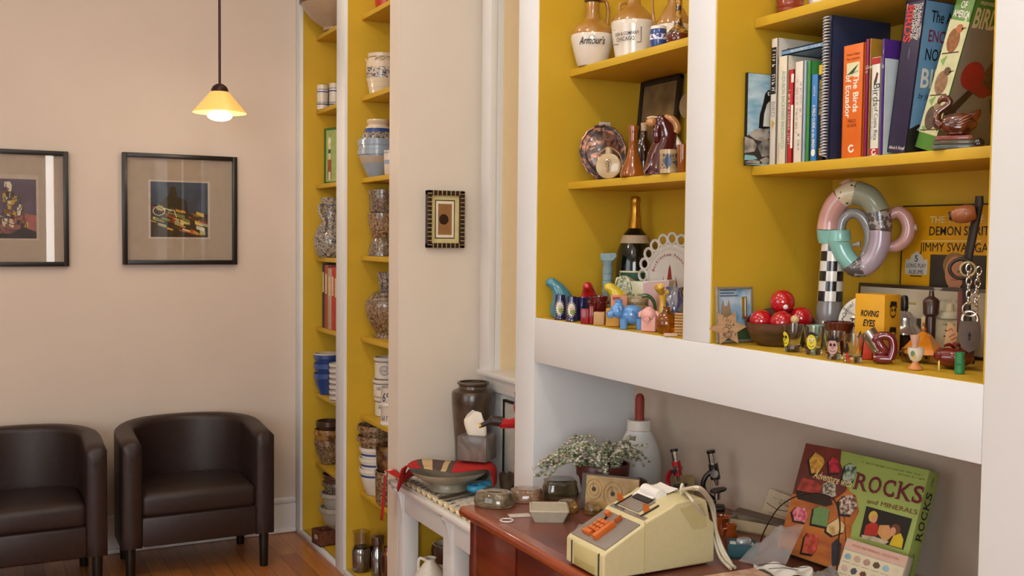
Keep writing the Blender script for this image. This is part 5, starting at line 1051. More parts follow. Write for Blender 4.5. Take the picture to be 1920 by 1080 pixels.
p = colX(1249, 1.475, Z1)-V((.016, .01, 0)); s = S(p); AG = mat('#b9721c', .04, trans=.8, coat=.5, var=.25, scale=25)
solid('amber_globe_bottle', 'round amber glass bottle at the front right of the bottom compartment', 'bottle', p+V((.016, .01, 0)), [(0, 0), (11, 0), (16, 4), (20, 14), (20, 24), (15, 34), (8, 40), (6, 46), (7.5, 50), (0, 50)], AG)
p = colX(1266, 1.46, Z1); s = S(p)
t = thing('stick_bundle', 'short stack of round pale wooden sticks beside the white upright', 'sticks', p+V((.01, -.004, 0)), facing(p)+R(-20)); WS = mat('#b9905c', .6, var=.15, stretch=(1, 8, 8))
for k in range(8): m = MB(); m.tube([(-10*s, 0, (2.2+k*5.4)*s), (14*s, 0, (2.2+k*5.4)*s)], 2.2*s, WS, 8); m.build('stick', t)
m = MB(); m.box((12*s, 1*s, 21*s), (3*s, 3*s, 42*s), mat('#4a2c18', .6)); m.build('binder', t)
p = colX(1257, 1.436, Z1)-V((.006, 0, 0)); s = S(p); tag(MB().box((0, 0, 3*s), (26*s, 8*s, 6*s), mat('#c9a88c', .6, var=.1), .001).build('wooden_stick', None, p+V((.006, .0, 0)), facing(p)+R(10)), 'flat pale stick lying at the front edge below the amber bottle', 'stick')

# ------------------------------------------------------------------ near bookcase, right bay
class Face:                                             # a flat face in the room with its own x (right) and z (up)
    def __init__(s, o, ux, uz):
        s.o, s.ux, s.uz = V(o), V(ux).normalized(), V(uz).normalized(); s.n = s.uz.cross(s.ux)      # n points out of the back
        s.M = MX(((s.ux.x, s.n.x, s.uz.x, s.o.x), (s.ux.y, s.n.y, s.uz.y, s.o.y), (s.ux.z, s.n.z, s.uz.z, s.o.z), (0, 0, 0, 1)))
    def uv(s, a, b_):
        d = ray(a, b_); t = (s.o-CAM).dot(s.n)/d.dot(s.n); q = CAM+d*t-s.o; return q.dot(s.ux), q.dot(s.uz)
    def poly(s, pts): return [s.uv(*q) for q in pts]
def place(o, f): o.matrix_world = f.M; return o
PAGE = mat('#d9cfb8', .8, var=.04)
BX0 = 1.547
def book(label, x0, x1, top, colr, depth=.16, X=BX0, lean=0, art=None, cover=None, pages=PAGE, group='bird books on the middle shelf', ym=220, name='book', spineart=None, rough=.4, below=0):
    a, b_ = P(x0, ym, X=X), P(x1, ym, X=X); w_ = abs(a.y-b_.y); h = P((x0+x1)/2, top, X=X).z-Z2; l = R(lean)
    if lean: h = h/cos(l)
    f = Face((X, a.y, Z2), (0, -cos(l), sin(l)*-1 if 0 else -sin(l)), (0, -sin(l), cos(l)))
    f = Face((X, a.y, Z2+(w_*sin(l) if lean else 0)+.0003), (0, -cos(l), -sin(l)), (0, -sin(l), cos(l)))
    t = thing(name, label, 'book', (0, 0, 0), group=group); place(t, f); c = colr if not isinstance(colr, str) else mat(colr, rough, var=.05, scale=40, coat=.15); bt = min(.0025, w_*.2)
    m = MB(); m.box((w_/2, bt/2, h/2), (w_-.0012, bt, h), c, .0006); m.box((bt/2+.0006, depth/2, h/2), (bt, depth, h), c, .0006); m.box((w_-bt/2-.0006, depth/2, h/2), (bt, depth, h), c, .0006)
    k = m.mark()
    if art: art(m, w_, h)
    if cover:                        # print on the right-hand cover
        i = m.mark(); cover(m, depth, h); m.apply(i, MX.Translation((w_-.0006, 0, 0)) @ MX.Rotation(pi/2, 4, 'Z'))
    m.build('cover', t); MB().box((w_/2, depth/2+.001, h/2), (w_-2*bt-.001, depth-.006, h-.006), pages).build('pages', t); return t
WI = mat('#e9e4d6', .5); BI = mat('#1a1614', .5); RI = mat('#a82018', .5); TEALI = mat('#6fa39a', .5)
DN = -pi/2
def sp(txt, hh, v, m_, bold=.01, u=.5, wx=1, wid=None): return lambda m, w_, h: m.text(txt, hh*w_, w_*u, h*v, m_, -.0006, rot=DN, bold=bold, wx=wx, width=h*wid if wid else None)
def sq(hh, v, m_, u=.5, wid=.4, seed=1): return lambda m, w_, h: m.scribble(w_*u, h*v, h*wid, hh*w_, m_, -.0006, DN, seed)
def many(*fs):
    def g(m, w_, h):
        for f in fs: f(m, w_, h)
    return g
def blk(u0, v0, u1, v1, m_, y=-.0004): return lambda m, w_, h: m.rect(w_*u0, h*v0, w_*u1, h*v1, m_, y)
# penguin picture book lying flat against the left lining
f = Face((1.507, 1.788, Z2+.0003), (1, -.02, 0), (0, 0, 1)); hh = P(1394, 135, Y=1.788).z-Z2
t = thing('picture_book', 'thin picture book showing a penguin on rocks, standing against the left lining', 'book', group='bird books on the middle shelf'); place(t, f)
SEA = mix_mat('painted_sea', '#7fb0c8', '#c5dce4', 16, .35, .65, .4, .2, stretch=(1, 1, 3.5)); RKM = mix_mat('painted_rock', '#6a645c', '#b9b0a2', 38, .35, .6, .5, 0, detail=8)
m = MB(); m.box((.085, .004, hh/2), (.17, .007, hh), BI, .0005); m.rect(.002, .001, .169, hh-.001, SEA, -.0002); q = lambda pts: f.poly(pts)
m.poly(q([(1394, 308), (1394, 258), (1408, 250), (1420, 262), (1436, 248), (1460, 244), (1470, 306)]), mat('#3b3630', .6, var=.3, scale=60), -.0006)
for pts in ([(1395, 287), (1396, 256), (1412, 262), (1419, 272), (1414, 284)], [(1404, 253), (1414, 243), (1438, 240), (1444, 258), (1432, 266), (1416, 262)], [(1420, 274), (1430, 264), (1446, 262), (1448, 292), (1428, 294)], [(1396, 305), (1408, 299), (1424, 302), (1424, 307)], [(1424, 300), (1436, 294), (1446, 300), (1446, 306), (1430, 307)]): m.poly(q(pts), RKM, -.0009)
m.poly(q([(1395, 300), (1396, 290), (1414, 292), (1420, 298), (1408, 300)]), mat('#8cc0c4', .4), -.0009)
m.poly(q([(1422, 240), (1424, 215), (1430, 195), (1434, 176), (1440, 169), (1447, 170), (1450, 180), (1448, 200), (1448, 240), (1432, 242)]), BI, -.0012); m.poly(q([(1430, 237), (1432, 214), (1437, 196), (1442, 190), (1447, 200), (1447, 238)]), WI, -.0015); m.disc(*f.uv(1441, 176), .004, .0045, WI, -.0015, 10); m.disc(*f.uv(1442, 176), .0022, .0025, BI, -.0017, 10)
m.build('cover', t)
book('large white hardcover with black lettered spine, first upright book after the penguin book', 1443, 1456, 73, '#cfc8ba', .165, art=many(blk(.12, .56, .8, .93, BI), sq(.4, .745, WI, .45, .33, 2), sp('BIRD', .5, .44, mat('#8a867c', .5), 0, .5), lambda m, w_, h: m.poly([(w_*.3, h*.36), (w_*.75, h*.33), (w_*.6, h*.31), (w_*.35, h*.28)], mat('#b89a3c', .5), -.0006)), cover=lambda m, d, h: (m.disc(.03, h*.885, .006, .012, mat('#8a5f2c', .5, var=.2), -.0004, 14), m.rect(.055, h*.86, .13, h*.90, BI, -.0004), m.scribble(.09, h*.88, .06, .006, WI, -.0006)))
book('cream paperback with faint teal lettering down its spine', 1457, 1475, 106, '#d9d0ba', .13, art=many(sp('AUDUBON BACKYARD BIRDWATCH', .34, .5, TEALI, 0, .62, 1, .72), lambda m, w_, h: m.line([(w_*.2, h*.03), (w_*.3, h*.12), (w_*.28, h*.2)], .001, mat('#a8845a', .5), -.0006)))
book('thin red and white spined paperback after the cream one', 1476.5, 1487, 131, '#b8242c', .13, art=many(sq(.3, .5, WI, .3, .6, 5), blk(.62, .16, 1, .62, WI), blk(.55, .86, 1, .95, WI)))
book('off-white paperback with faded brown lettering left of the green book', 1488, 1505, 116, '#dcd4c6', .12, art=many(sq(.22, .55, mat('#a88f7c', .5), .35, .55, 3), sq(.2, .62, mat('#8a9aa8', .5), .75, .35, 4), sq(.2, .2, mat('#6a5a4c', .5), .6, .2, 6)))
book('thin pale blue book edge beside the green spine', 1505.5, 1509.5, 114, '#a9c0d4', .13)
book('green field guide with pale edge beside the blue guide', 1510.5, 1519, 115, '#3f8a45', .14)
book('light blue field guide with white lettering A FIELD GUIDE TO THE BIRDS', 1519.5, 1533, 140, '#3a7fc0', .12, art=many(sp('A FIELD GUIDE to the BIRDS', .36, .40, WI, .015, .5, 1, .5), lambda m, w_, h: m.disc(w_*.5, h*.1, w_*.28, w_*.38, WI, -.0006), sq(.2, .8, WI, .5, .14, 7)))
book('black field guide with yellow top and white spine lettering', 1534, 1545, 122, '#1d1a18', .13, art=many(blk(0, .9, 1, 1, mat('#d8b62a', .4)), sp('FIELD GUIDE TO THE', .34, .66, mat('#d8b62a', .5), 0, .3, 1, .36), sp('BIRDS OF NORTH AMERICA', .3, .6, WI, 0, .7, 1, .5), lambda m, w_, h: [m.rect(w_*.3, h*.06, w_*.7, h*.13, mat('#d8b62a', .4), -.0005), m.rect(w_*.42, h*.075, w_*.58, h*.115, BI, -.0007)]))
# slim blue paperback lying across the tops
ztop = P(1466, 105, X=BX0).z; a, b_ = P(1466, 104, X=BX0+.006), P(1545, 95, X=BX0+.006)
t = thing('book', 'slim light blue paperback lying flat on top of the white and red books', 'book', (BX0+.004, a.y-.002, ztop+.0012), ROOM, 'bird books on the middle shelf'); th_ = .0115; L_ = a.y-b_.y
m = MB(); c = mat('#6f93b4', .4, var=.05); m.box((L_/2, .055, .001), (L_, .11, .002), c); m.box((L_/2, .055, th_-.001), (L_, .11, .002), c); m.box((L_/2, .001, th_/2), (L_, .002, th_), c); m.scribble(L_*.58, th_/2, L_*.7, .004, WI, -.0005, 0, 8); m.build('cover', t); MB().box((L_/2, .056, th_/2), (L_-.003, .106, th_-.004), PAGE).build('pages', t)
# spiral-bound book
t = book('tall navy spiral-bound book with white coil binding', 1549, 1556.5, 30, '#2b3450', .165, X=BX0-.002, rough=.3, name='spiral_book')
a = P(1547.5, 160, X=BX0-.006); h = P(1550, 30, X=BX0).z-Z2; m = MB(); n_ = 46; COI = mat('#cfd0d6', .3, .2); pts = []
for k in range(n_*8+1): an = 2*pi*k/8; pts.append((.0035+.0065*cos(an), -.0085+.0065*sin(an), .006+(h-.012)*k/(n_*8)))
m.tube(pts, .0013, COI, 5); m.build('spiral_coil', t, sharp=80)
book('thick orange paperback reading The Birds of Ecuador', 1578, 1617.5, 84, '#d9681c', .16, X=BX0-.004, art=many(lambda m, w_, h: [m.text('The Birds', .0135, w_*.66, h*.57, WI, -.0006, rot=DN, bold=.02), m.text('of Ecuador', .0135, w_*.3, h*.55, WI, -.0006, rot=DN, bold=.02), m.rect(w_*.2, h*.72, w_*.8, h*.84, mat('#d8d6a8', .5), -.0005), m.poly([(w_*.25, h*.74), (w_*.55, h*.79), (w_*.75, h*.82), (w_*.6, h*.77), (w_*.5, h*.74)], mat('#2f4a34', .5, var=.3), -.0008), m.line([(w_*.22, h*.735), (w_*.76, h*.76)], .001, mat('#5a3c22', .5), -.0009), m.text('Robert S. Ridgely', .0042, w_*.5, h*.915, BI, -.0006, wx=.8), m.text('Paul J. Greenfield', .0042, w_*.5, h*.875, BI, -.0006, wx=.8), m.text('FIELD', .006, w_*.5, h*.325, mat('#6a2a0c', .5), -.0006, bold=.01), m.text('GUIDE', .006, w_*.5, h*.285, mat('#6a2a0c', .5), -.0006, bold=.01), m.ring(w_*.5, h*.08, .008, .0035, WI, -.0006, a0=.7, a1=.7+5.4)]))
book('narrow maroon book right of the thick orange paperback', 1619.6, 1626.6, 74, '#8a2456', .15, X=BX0, art=sp('G', .5, .72, WI, 0))
book('narrow olive gold book between the maroon book and white Costa Rica guide', 1627.5, 1630.5, 73, '#9a7424', .15, X=BX0, art=lambda m, w_, h: m.text('Great', .007, w_*.5, h*.76, WI, -.0006, shear=.2))
book('purple book with white title right of the white Costa Rica guide', 1650.5, 1655.5, 74, '#4a2878', .13, X=BX0, art=lambda m, w_, h: [m.text('Great', .009, w_*.5, h*.77, WI, -.0006, shear=.2, width=w_*.8), m.poly([(w_*.5, h*.88), (w_*.9, h*.93), (w_*.7, h*.86)], mat('#a89ad0', .5), -.0006)])
book('white paperback reading Birds of Costa Rica with red foot and top', 1631.2, 1649.5, 108, '#dcd8cc', .13, X=BX0, art=many(lambda m, w_, h: [m.text('Birds', .015, w_*.62, h*.62, mat('#3c4a44', .5), -.0006, rot=DN), m.text('of Costa Rica', .009, w_*.62, h*.33, mat('#3c4a44', .5), -.0006, rot=DN, width=h*.34), m.scribble(w_*.24, h*.42, h*.5, .0035, mat('#6a8a94', .5), -.0006, DN, 9), m.rect(w_*.03, h*.93, w_*.97, h*.995, mat('#a82a2c', .5), -.0005), m.poly([(w_*.3, h*.74), (w_*.6, h*.85), (w_*.75, h*.83), (w_*.6, h*.75), (w_*.4, h*.72)], mat('#4a3434', .5, var=.3), -.0006), m.poly([(w_*.5, h*.81), (w_*.7, h*.83), (w_*.6, h*.78)], RI, -.0008), m.rect(w_*.03, .002, w_*.97, h*.075, mat('#a82a2c', .5), -.0005), m.ring(w_*.5, h*.038, .006, .0026, WI, -.0007, a0=.7, a1=6.1)]))
book('slim pale blue paperback between the purple book and the navy encyclopedia', 1656.3, 1658.5, 110, '#b9c6c8', .12, X=BX0)
NVB = '#2a2440'
def enc_cover(m, d, h):
    cb = mat('#6f9cc4', .3, var=.06, coat=.3); m.rect(.002, .002, d-.002, h-.002, cb, -.0003); RD = mat('#8a1c34', .5)
    m.text('The Audubon', .021, .02, h*.90, BI, -.0006, al='LEFT', bold=.01, wx=.72); m.text('ENCYCLOPEDIA', .021, .018, h*.775, RD, -.0006, al='LEFT', bold=.01, wx=.75); m.text('NORTH AM', .021, .016, h*.655, BI, -.0006, al='LEFT', wx=.75, bold=.01); m.text('BIRDS', .034, .012, h*.50, WI, -.0006, al='LEFT', bold=.02, wx=.85); m.text('by John K.', .010, .012, h*.385, BI, -.0006, al='LEFT', shear=.25)
    m.poly([(.0, h*.0), (.0, h*.16), (.025, h*.2), (.05, h*.12), (.09, h*.14), (.12, 0)], mat('#26241f', .5, var=.3), -.0005); m.poly([(.02, h*.16), (.06, h*.28), (.09, h*.24), (.05, h*.14)], mat('#a9c4d8', .4), -.0006)
book('thick navy bird encyclopedia with red and white spine title and pale blue cover', 1662.8, 1699, 12, NVB, .165, X=1.556, lean=7.5, ym=270, art=lambda m, w_, h: [m.text('BIRDS', w_*.34, w_*.3, h*.85, mat('#c0342a', .5), -.0006, rot=DN, bold=.03, width=h*.24), m.text('The Audubon Society', w_*.15, w_*.82, h*.86, WI, -.0006, rot=DN, width=h*.24), m.text('ENCYCLOPEDIA OF', w_*.15, w_*.66, h*.86, WI, -.0006, rot=DN, width=h*.22), m.text('NORTH AMERICAN', w_*.15, w_*.5, h*.86, WI, -.0006, rot=DN, width=h*.22), m.text('Alfred A. Knopf', w_*.13, w_*.5, h*.035, WI, -.0006, width=w_*.8)], cover=enc_cover)
GRB = mat('#5a8a3c', .35, var=.06, coat=.2)
def boa_cover(m, d, h):
    gr = mat('#8c877c', .35, var=.06, coat=.2); m.rect(.002, .002, d-.002, h*.79, gr, -.0003); m.text('PREPARED UNDER', .006, .012, h*.92, WI, -.0006, al='LEFT', bold=.01); m.text('BIRDS', .033, .006, h*.845-.004, mat('#e2dcb4', .5), -.0006, al='LEFT', bold=.03, wx=.62)
    BRN = mat('#4a3626', .5, var=.3); DB = mat('#6a5038', .5, var=.4, scale=120)
    m.poly([(.0, h*.25), (.012, h*.2), (.07, h*.42), (.13, h*.62), (.12, h*.65), (.05, h*.42)], BRN, -.0005); m.poly([(.03, h*.42), (.08, h*.36), (.15, h*.42), (.16, h*.56), (.10, h*.56)], DB, -.0007); m.poly([(.07, h*.5), (.115, h*.74), (.12, h*.74), (.10, h*.5)], DB, -.0008); m.disc(.045, h*.49, .03, .026, mat('#a8342c', .5, var=.2), -.0010); m.poly([(.05, h*.40), (.09, h*.36), (.11, h*.40), (.07, h*.47)], mat('#9a3a30', .5), -.0009); m.line([(.11, h*.36), (.125, h*.27)], .003, BRN, -.0008); m.line([(.03, h*.3), (.025, h*.1)], .002, BRN, -.0008)
def boa_spine(m, w_, h):
    m.rect(w_*.02, h*.1, w_*.98, h*.80, mat('#c9c89a', .4, var=.08, scale=60), -.0004)
    for k, tx in enumerate(('BIRDS', 'OF', 'AMERICA')): m.text(tx, .012, w_*.5, h*(.95-.055*k), WI, -.0006, bold=.02, width=w_*(.8 if k != 1 else .3))
    for v, c1, c2 in ((.68, '#8a5a34', '#b06a3c'), (.42, '#8a6a4c', '#6a5238'), (.2, '#5a4c3c', '#8a7a5c')):
        m.disc(w_*.45, h*v, w_*.3, h*.075, mat(c1, .5, var=.3, scale=120), -.0006); m.disc(w_*.6, h*(v+.075), w_*.17, w_*.17, mat(c2, .5, var=.2), -.0007); m.poly([(w_*.7, h*(v+.08)), (w_*.95, h*(v+.09)), (w_*.7, h*(v+.065))], BRN_, -.0007); m.line([(w_*.1, h*(v-.09)), (w_*.85, h*(v-.06))], .0025, BRN_, -.0006)
    for v in (.3, .55, .13): m.poly([(w_*.1, h*v), (w_*.4, h*(v+.04)), (w_*.3, h*(v-.03))], mat('#7fa05c', .5), -.0005)
BRN_ = mat('#5a4430', .5, var=.3)
book('tall green banded bird book leaning right with a robin on its spine', 1714, 1751, 4, GRB, .17, X=1.573, lean=18, ym=275, art=boa_spine, cover=boa_cover)
# swan on a little pile of blocks
p = colX(1789, 1.552, Z2); p.y += 0; s = S(p); rz = facing(p)+R(-4); zz = 0
for k, (w_, c, lb) in enumerate(((74, '#4a5450', 'lowest grey block of the little pile under the brown swan'), (70, '#4a4020', 'middle olive block of the little pile under the brown swan'), (64, '#7d3626', 'top reddish block of the little pile under the brown swan'))):
    tag(MB().box((0, 0, 4*s), (w_*s, 34*s, 7.8*s), mat(c, .35, coat=.3, var=.25, scale=60), .001).build('glazed_block', None, p+V((0, 0, zz)), rz), lb, 'block', 'glazed blocks under the swan'); zz += 8.2*s
SWN = mix_mat('swan_glaze', '#3a120c', '#8a4628', 25, .35, .7, .08, .9, distort=1)
m = MB(); m.ell((6*s, 0, 21*s), (34*s, 15*s, 20*s), SWN, 24, 14); m.tube([(-24*s, 0, 18*s), (-32*s, 0, 28*s), (-29*s, 0, 44*s), (-16*s, 0, 54*s), (-10*s, 0, 62*s), (-16*s, 0, 69*s), (-25*s, 0, 68*s), (-30*s, -0, 60*s)], [12*s, 9*s, 7*s, 6*s, 6*s, 6.5*s, 6*s, 2.5*s], SWN, 16, smooth=2)
for k in range(4): m.tube([(-8*s, (-13-k)*s, (24-k*3)*s), (10*s, (-15)*s, (27-k*5)*s), (30*s, -12*s, (38-k*6)*s)], [4*s, 4.5*s, 1*s], SWN, 10, smooth=1)
m.tube([(30*s, 0, 30*s), (42*s, 0, 42*s), (44*s, 0, 46*s)], [12*s, 6*s, 1*s], SWN, 12); m.ell((6*s, 0, 3*s), (22*s, 12*s, 4*s), SWN)
tag(m.build('swan_figurine', None, p+V((0, 0, zz+.0016)), rz, sharp=70), 'glossy brown ceramic swan on the pile of glazed blocks', 'figurine')
p = colX(1836, 1.545, Z2); s = S(p); tag(MB().lathe(px([(0, 0), (9, 0), (11, 5), (9, 12), (4, 16), (0, 17)], s), mat('#1a1214', .06, coat=.9)).build('glossy_bead', None, p), 'small glossy black lump at the right end of the middle shelf', 'ornament')
p = colX(1481, 1.62, Z3, 27); vessel('ribbed_pot', 'red brown ribbed pot standing above the bird books', 'pot', p, [(25, 0), (26, 2), (24, 7), (26, 12), (24, 17), (26, 22), (24, 27), (26, 34), (22, 50), (24, 54)], mat('#8a3420', .3, coat=.5, var=.15))
p = colX(1538, 1.66, Z3); vessel('white_pot', 'white pot beside the ribbed red pot above the bird books', 'pot', p, [(20, 0), (23, 6), (24, 40), (22, 46)], JW)

# bottom compartment, right bay
f = Face((1.4345, 1.7825, Z1), (1, 0, 0), (0, .06, 1)); t = thing('thermometer_picture', 'small metal framed horse picture with thermometer leaning at the left end', 'picture'); place(t, f); hh = P(1340, 538, Y=1.79).z-Z1; w_ = .101; AL = mat('#b5aea0', .3, .6)
m = MB()
for x in (.003, w_-.003): m.box((x, .003, hh/2), (.005, .008, hh), AL, .001)
for z in (.003, hh-.003): m.box((w_/2, .003, z), (w_, .008, .005), AL, .001)
m.build('frame', t); m = MB(); m.box((w_/2, .004, hh/2), (w_-.006, .004, hh-.006), mix_mat('painted_clouds', '#6fa0c4', '#c0d4de', 28, .35, .65, .3, .2)); y = .0016
m.rect(.006, .006, w_-.006, hh*.28, mat('#3f5230', .5, var=.3), y); m.poly([(.012, .01), (.012, hh*.6), (.018, hh*.78), (.022, hh*.66), (.03, hh*.66), (.034, hh*.78), (.04, hh*.58), (.042, .01)], mat('#9a8468', .5, var=.15), y-.0004)
for k, wd in enumerate((.045, .04, .05)): m.line([(.01, hh*(.94-.05*k)), (.01+wd, hh*(.94-.05*k))], .0022, mat('#4a5a64', .5), y-.0004)
m.build('print', t); m = MB(); m.box((w_*.76, 0, hh*.62), (.013, .003, hh*.40), mat('#b08a3c', .3, .6), .001); m.tube([(w_*.76, -.003, hh*.46), (w_*.76, -.003, hh*.8)], .0014, mat('#c9c4b8', .2), 6); m.ell((w_*.76, -.003, hh*.45), .003, mat('#a8202a', .3), 8, 6); m.build('thermometer', t)
p = colX(1364, 1.437, Z1); s = S(p); t = thing('wooden_star', 'flat wooden star with burnt lettering leaning on the horse thermometer picture', 'ornament', p, rot=(R(-8), 0, facing(p)+R(6))); zc = 33*s; out = []
for k in range(12): a = -pi/2-pi/6+.08+k*pi/6; rr_ = (35 if k % 2 == 0 else 19)*s; out.append((rr_*cos(a), zc+rr_*sin(a)))
zmin = min(z for x, z in out); out = [(x, z-zmin) for x, z in out]
m = MB(); m.prism(out, -3*s, 0, mix_mat('star_wood', '#8a6440', '#b08c5c', 20, .3, .7, .6, 0, stretch=(1, 1, 5)), side=mat('#6a4028', .6)); BN = mat('#2c1c12', .6)
m.text('SO', 8*s, 1*s, 34*s, BN, -3.3*s, rot=R(-14), bold=.01, wx=.8); m.scribble(2*s, 44*s, 24*s, 6*s, BN, -3.3*s, R(-32), 2); m.scribble(2*s, 26*s, 30*s, 6*s, BN, -3.3*s, R(-24), 5); m.ring(0, 18*s, 5*s, .9*s, BN, -3.3*s, sx=1.6); m.scribble(-2*s, 18*s, 14*s, 5*s, BN, -3.3*s, R(-20), 7)
m.build('star', t)
# bowl of red balls
p = colX(1463, 1.5375, Z1); s = S(p); rz = facing(p); BWD = mix_mat('bowl_wood', '#2c1a10', '#6a4a30', 10, .3, .7, .35, .35, stretch=(1, 1, 5)); rows = []; NB = 48
def brim(a): b_ = sin(a); return (42+26*max(0, b_)**1.2)*s
def ring_(q, zf, off=0): return [V(((66.5*q)*s*cos(2*pi*k/NB), (48*q)*s*sin(2*pi*k/NB), zf*brim(2*pi*k/NB)+off)) for k in range(NB)]
rows = [ring_(.001, 0), ring_(.5, 0), ring_(.62, .02), ring_(.82, .3), ring_(.96, .72), ring_(1, 1), ring_(.96, 1.01), ring_(.9, .74), ring_(.76, .36), ring_(.55, .12), ring_(.001, .1)]
t = thing('wooden_bowl', 'dark carved wooden bowl with raised back and knob holding red balls', 'bowl', p, rz); MB().grid(rows, BWD, True).build('body', t, sharp=70)
MB().tube([(0, 46*s, 62*s), (0, 50*s, 80*s), (0, 51*s, 92*s)], [13*s, 14*s, 10*s], mat('#3a2418', .3, coat=.4), 16, smooth=1).build('knob', t)
RB = mat('#b0141c', .1, coat=.9, var=.05); br = 22*s; Mx = MX.Translation(p) @ MX.Rotation(rz, 4, 'Z')
zb = lambda q: 6*s+br
balls = [((-36, 4, 44), 'left red ball in the wooden bowl, partly behind the front one'), ((2, -18, 44), 'front centre red ball in the wooden bowl'), ((36, 10, 51), 'right red ball in the wooden bowl'), ((2, 10, 81), 'top red ball with a white dot in the wooden bowl')]
m = MB(); m.ell((0, 0, 0), br, RB, 28, 18); o = tag(m.build('red_ball', None, Mx @ V(tuple(c*s for c in balls[0][0]))), balls[0][1], 'ball', 'red balls in the wooden bowl')
for k in (1, 2): q = o.copy(); COL.objects.link(q); q.location = Mx @ V(tuple(c*s for c in balls[k][0])); q['label'] = balls[k][1]
t = thing('red_ball', balls[3][1], 'ball', Mx @ V(tuple(c*s for c in balls[3][0])), rz, 'red balls in the wooden bowl'); MB().ell((0, 0, 0), br*1.05, RB, 28, 18).build('sphere', t); MB().ell((6*s, -20.5*s, -8*s), (5*s, 3.2*s, 5*s), mat('#d9d0c4', .3), 14, 8).build('white_dot', t)
tag(MB().ell((0, 0, 0), 8*s, mat('#c9ac7c', .4, coat=.3), 18, 12).build('pale_ball', None, Mx @ V((25*s, -39*s, 52*s))), 'pale tan ball between the front and right red balls', 'ball')
# abstract teapot
p = colX(1555, 1.635, Z1); s = S(p); base = proj(p)[1]; tf = Face(p, (.56, -.83, 0), (0, 0, 1))
def q_(a, b_, d=0): u, v = tf.uv(a, b_); return V((u, d*s, v))
TL = mat('#7fb8ae', .2, coat=.6, var=.06); PKT = mat('#c99a92', .25, coat=.5, var=.05); OLV = mat('#8d947c', .25, coat=.5, var=.08); DGY = mix_mat('dotted_grey', '#57514e', '#a39a94', 95, .55, .62, .25, .5, 'voronoi'); LIL = mat('#b0a0ac', .22, coat=.6, var=.04); GRT = mat('#8a8a88', .2, coat=.6, var=.08); CDT = mix_mat('dotted_cream', '#2a2420', '#cfc6a4', 80, .18, .24, .3, .5, 'voronoi')
t = thing('abstract_teapot', 'tall abstract pastel teapot of looping tubes on a chequered column', 'teapot'); place(t, tf)
m = MB(); m.lathe(px([(0, 0), (24, 0), (25, 4), (23, 8), (25, 12), (23, 16), (25, 20), (23, 24), (27, 30), (29, 40), (25, 48), (0, 48)], s), mat('#8a8680', .2, .3, coat=.5)); m.tube([q_(1554, base-46), q_(1555, base-66), q_(1556, base-84)], [23*s, 25*s, 22*s], mat('#7a7672', .22, coat=.5), 20); m.build('foot', t)
CK = [mat('#1d1c1e', .22, coat=.6), mat('#d2cec4', .25, coat=.5)]; m = MB(); seg = 14
zt_, zb_ = 452, base-84; nr = 6; rows = []; ms = []
for k in range(nr*2+1):
    u = k/(nr*2); cx_ = 1556+6*u; cy = zb_+(zt_-zb_)*u; c = q_(cx_, cy); r_ = (23-2*u)*s
    rows.append([c+V((r_*cos(2*pi*j/(seg*2)), r_*sin(2*pi*j/(seg*2)), 0)) for j in range(seg*2)])
n0 = len(m.v); m.add([v for r_ in rows for v in r_], [[i*seg*2+j, i*seg*2+(j+1) % (seg*2), (i+1)*seg*2+(j+1) % (seg*2), (i+1)*seg*2+j] for i in range(nr*2) for j in range(seg*2)], [CK[((i//2)+(j//4)) % 2] for i in range(nr*2) for j in range(seg*2)]); m.build('chequered_column', t)
loop = [(1556, 452, 21, TL), (1555, 440, 22, TL), (1555, 428, 22, PKT), (1557, 410, 20, PKT), (1566, 388, 20, PKT), (1580, 372, 20, CDT), (1596, 363, 21, CDT), (1607, 362, 22, OLV), (1630, 370, 21, OLV), (1645, 388, 20, OLV), (1650, 398, 21, DGY), (1653, 426, 20, DGY), (1653, 432, 19, LIL), (1651, 458, 19, LIL), (1640, 484, 19, LIL), (1626, 497, 18, LIL), (1622, 499, 19, DGY), (1606, 501, 18, DGY), (1600, 495, 17, TL), (1586, 478, 18, TL), (1578, 460, 19, TL), (1577, 452, 21, TL), (1577, 432, 19, TL)]
def seg_part(name, i0, i1, d=-14):
    pts = [q_(a, b_, d if i > 6 else d*i/6) for i, (a, b_, r_, mm) in enumerate(loop)][i0:i1+1]; m = MB(); m.tube(pts, [loop[i][2]*s for i in range(i0, i1+1)], loop[i0][3], 20, smooth=2); m.build(name, t, sharp=70)
for nm, i0, i1 in (('teal_cuff', 0, 2), ('pink_tube', 2, 5), ('dotted_collar', 5, 7), ('olive_tube', 7, 10), ('grey_cuff', 10, 12), ('lilac_tube', 12, 16), ('grey_cuff', 16, 18), ('teal_tube', 18, 21), ('teal_cuff', 21, 22)): seg_part(nm, i0, i1)
m = MB(); m.tube([q_(1577, 436, -8), q_(1580, 414, -6), q_(1594, 401, -4), q_(1612, 403, -2), q_(1626, 422, 0), q_(1631, 450, 0), q_(1622, 482, -4), q_(1612, 494, -8)], 10*s, GRT, 16, smooth=2); m.build('inner_ring', t, sharp=70)
m = MB(); m.lathe([(0, 0), (5*s, 0), (5.5*s, 8*s), (12*s, 18*s), (0, 19*s)], PKT, seg=20); m.apply(0, MX.Translation(q_(1592, 357, -4)) @ MX.Rotation(R(-18), 4, 'Y')); m.build('finial', t)
m = MB(); m.tube([q_(1664, 408, 0), q_(1682, 397, 4), q_(1697, 408, 6), q_(1703, 430, 6), q_(1696, 450, 6), q_(1678, 462, 4), q_(1658, 462, 0)], [9*s, 11*s, 12*s, 12*s, 12*s, 11*s, 9*s], PKT, 14, smooth=2); th_ = m.build('handle', t, sharp=70)
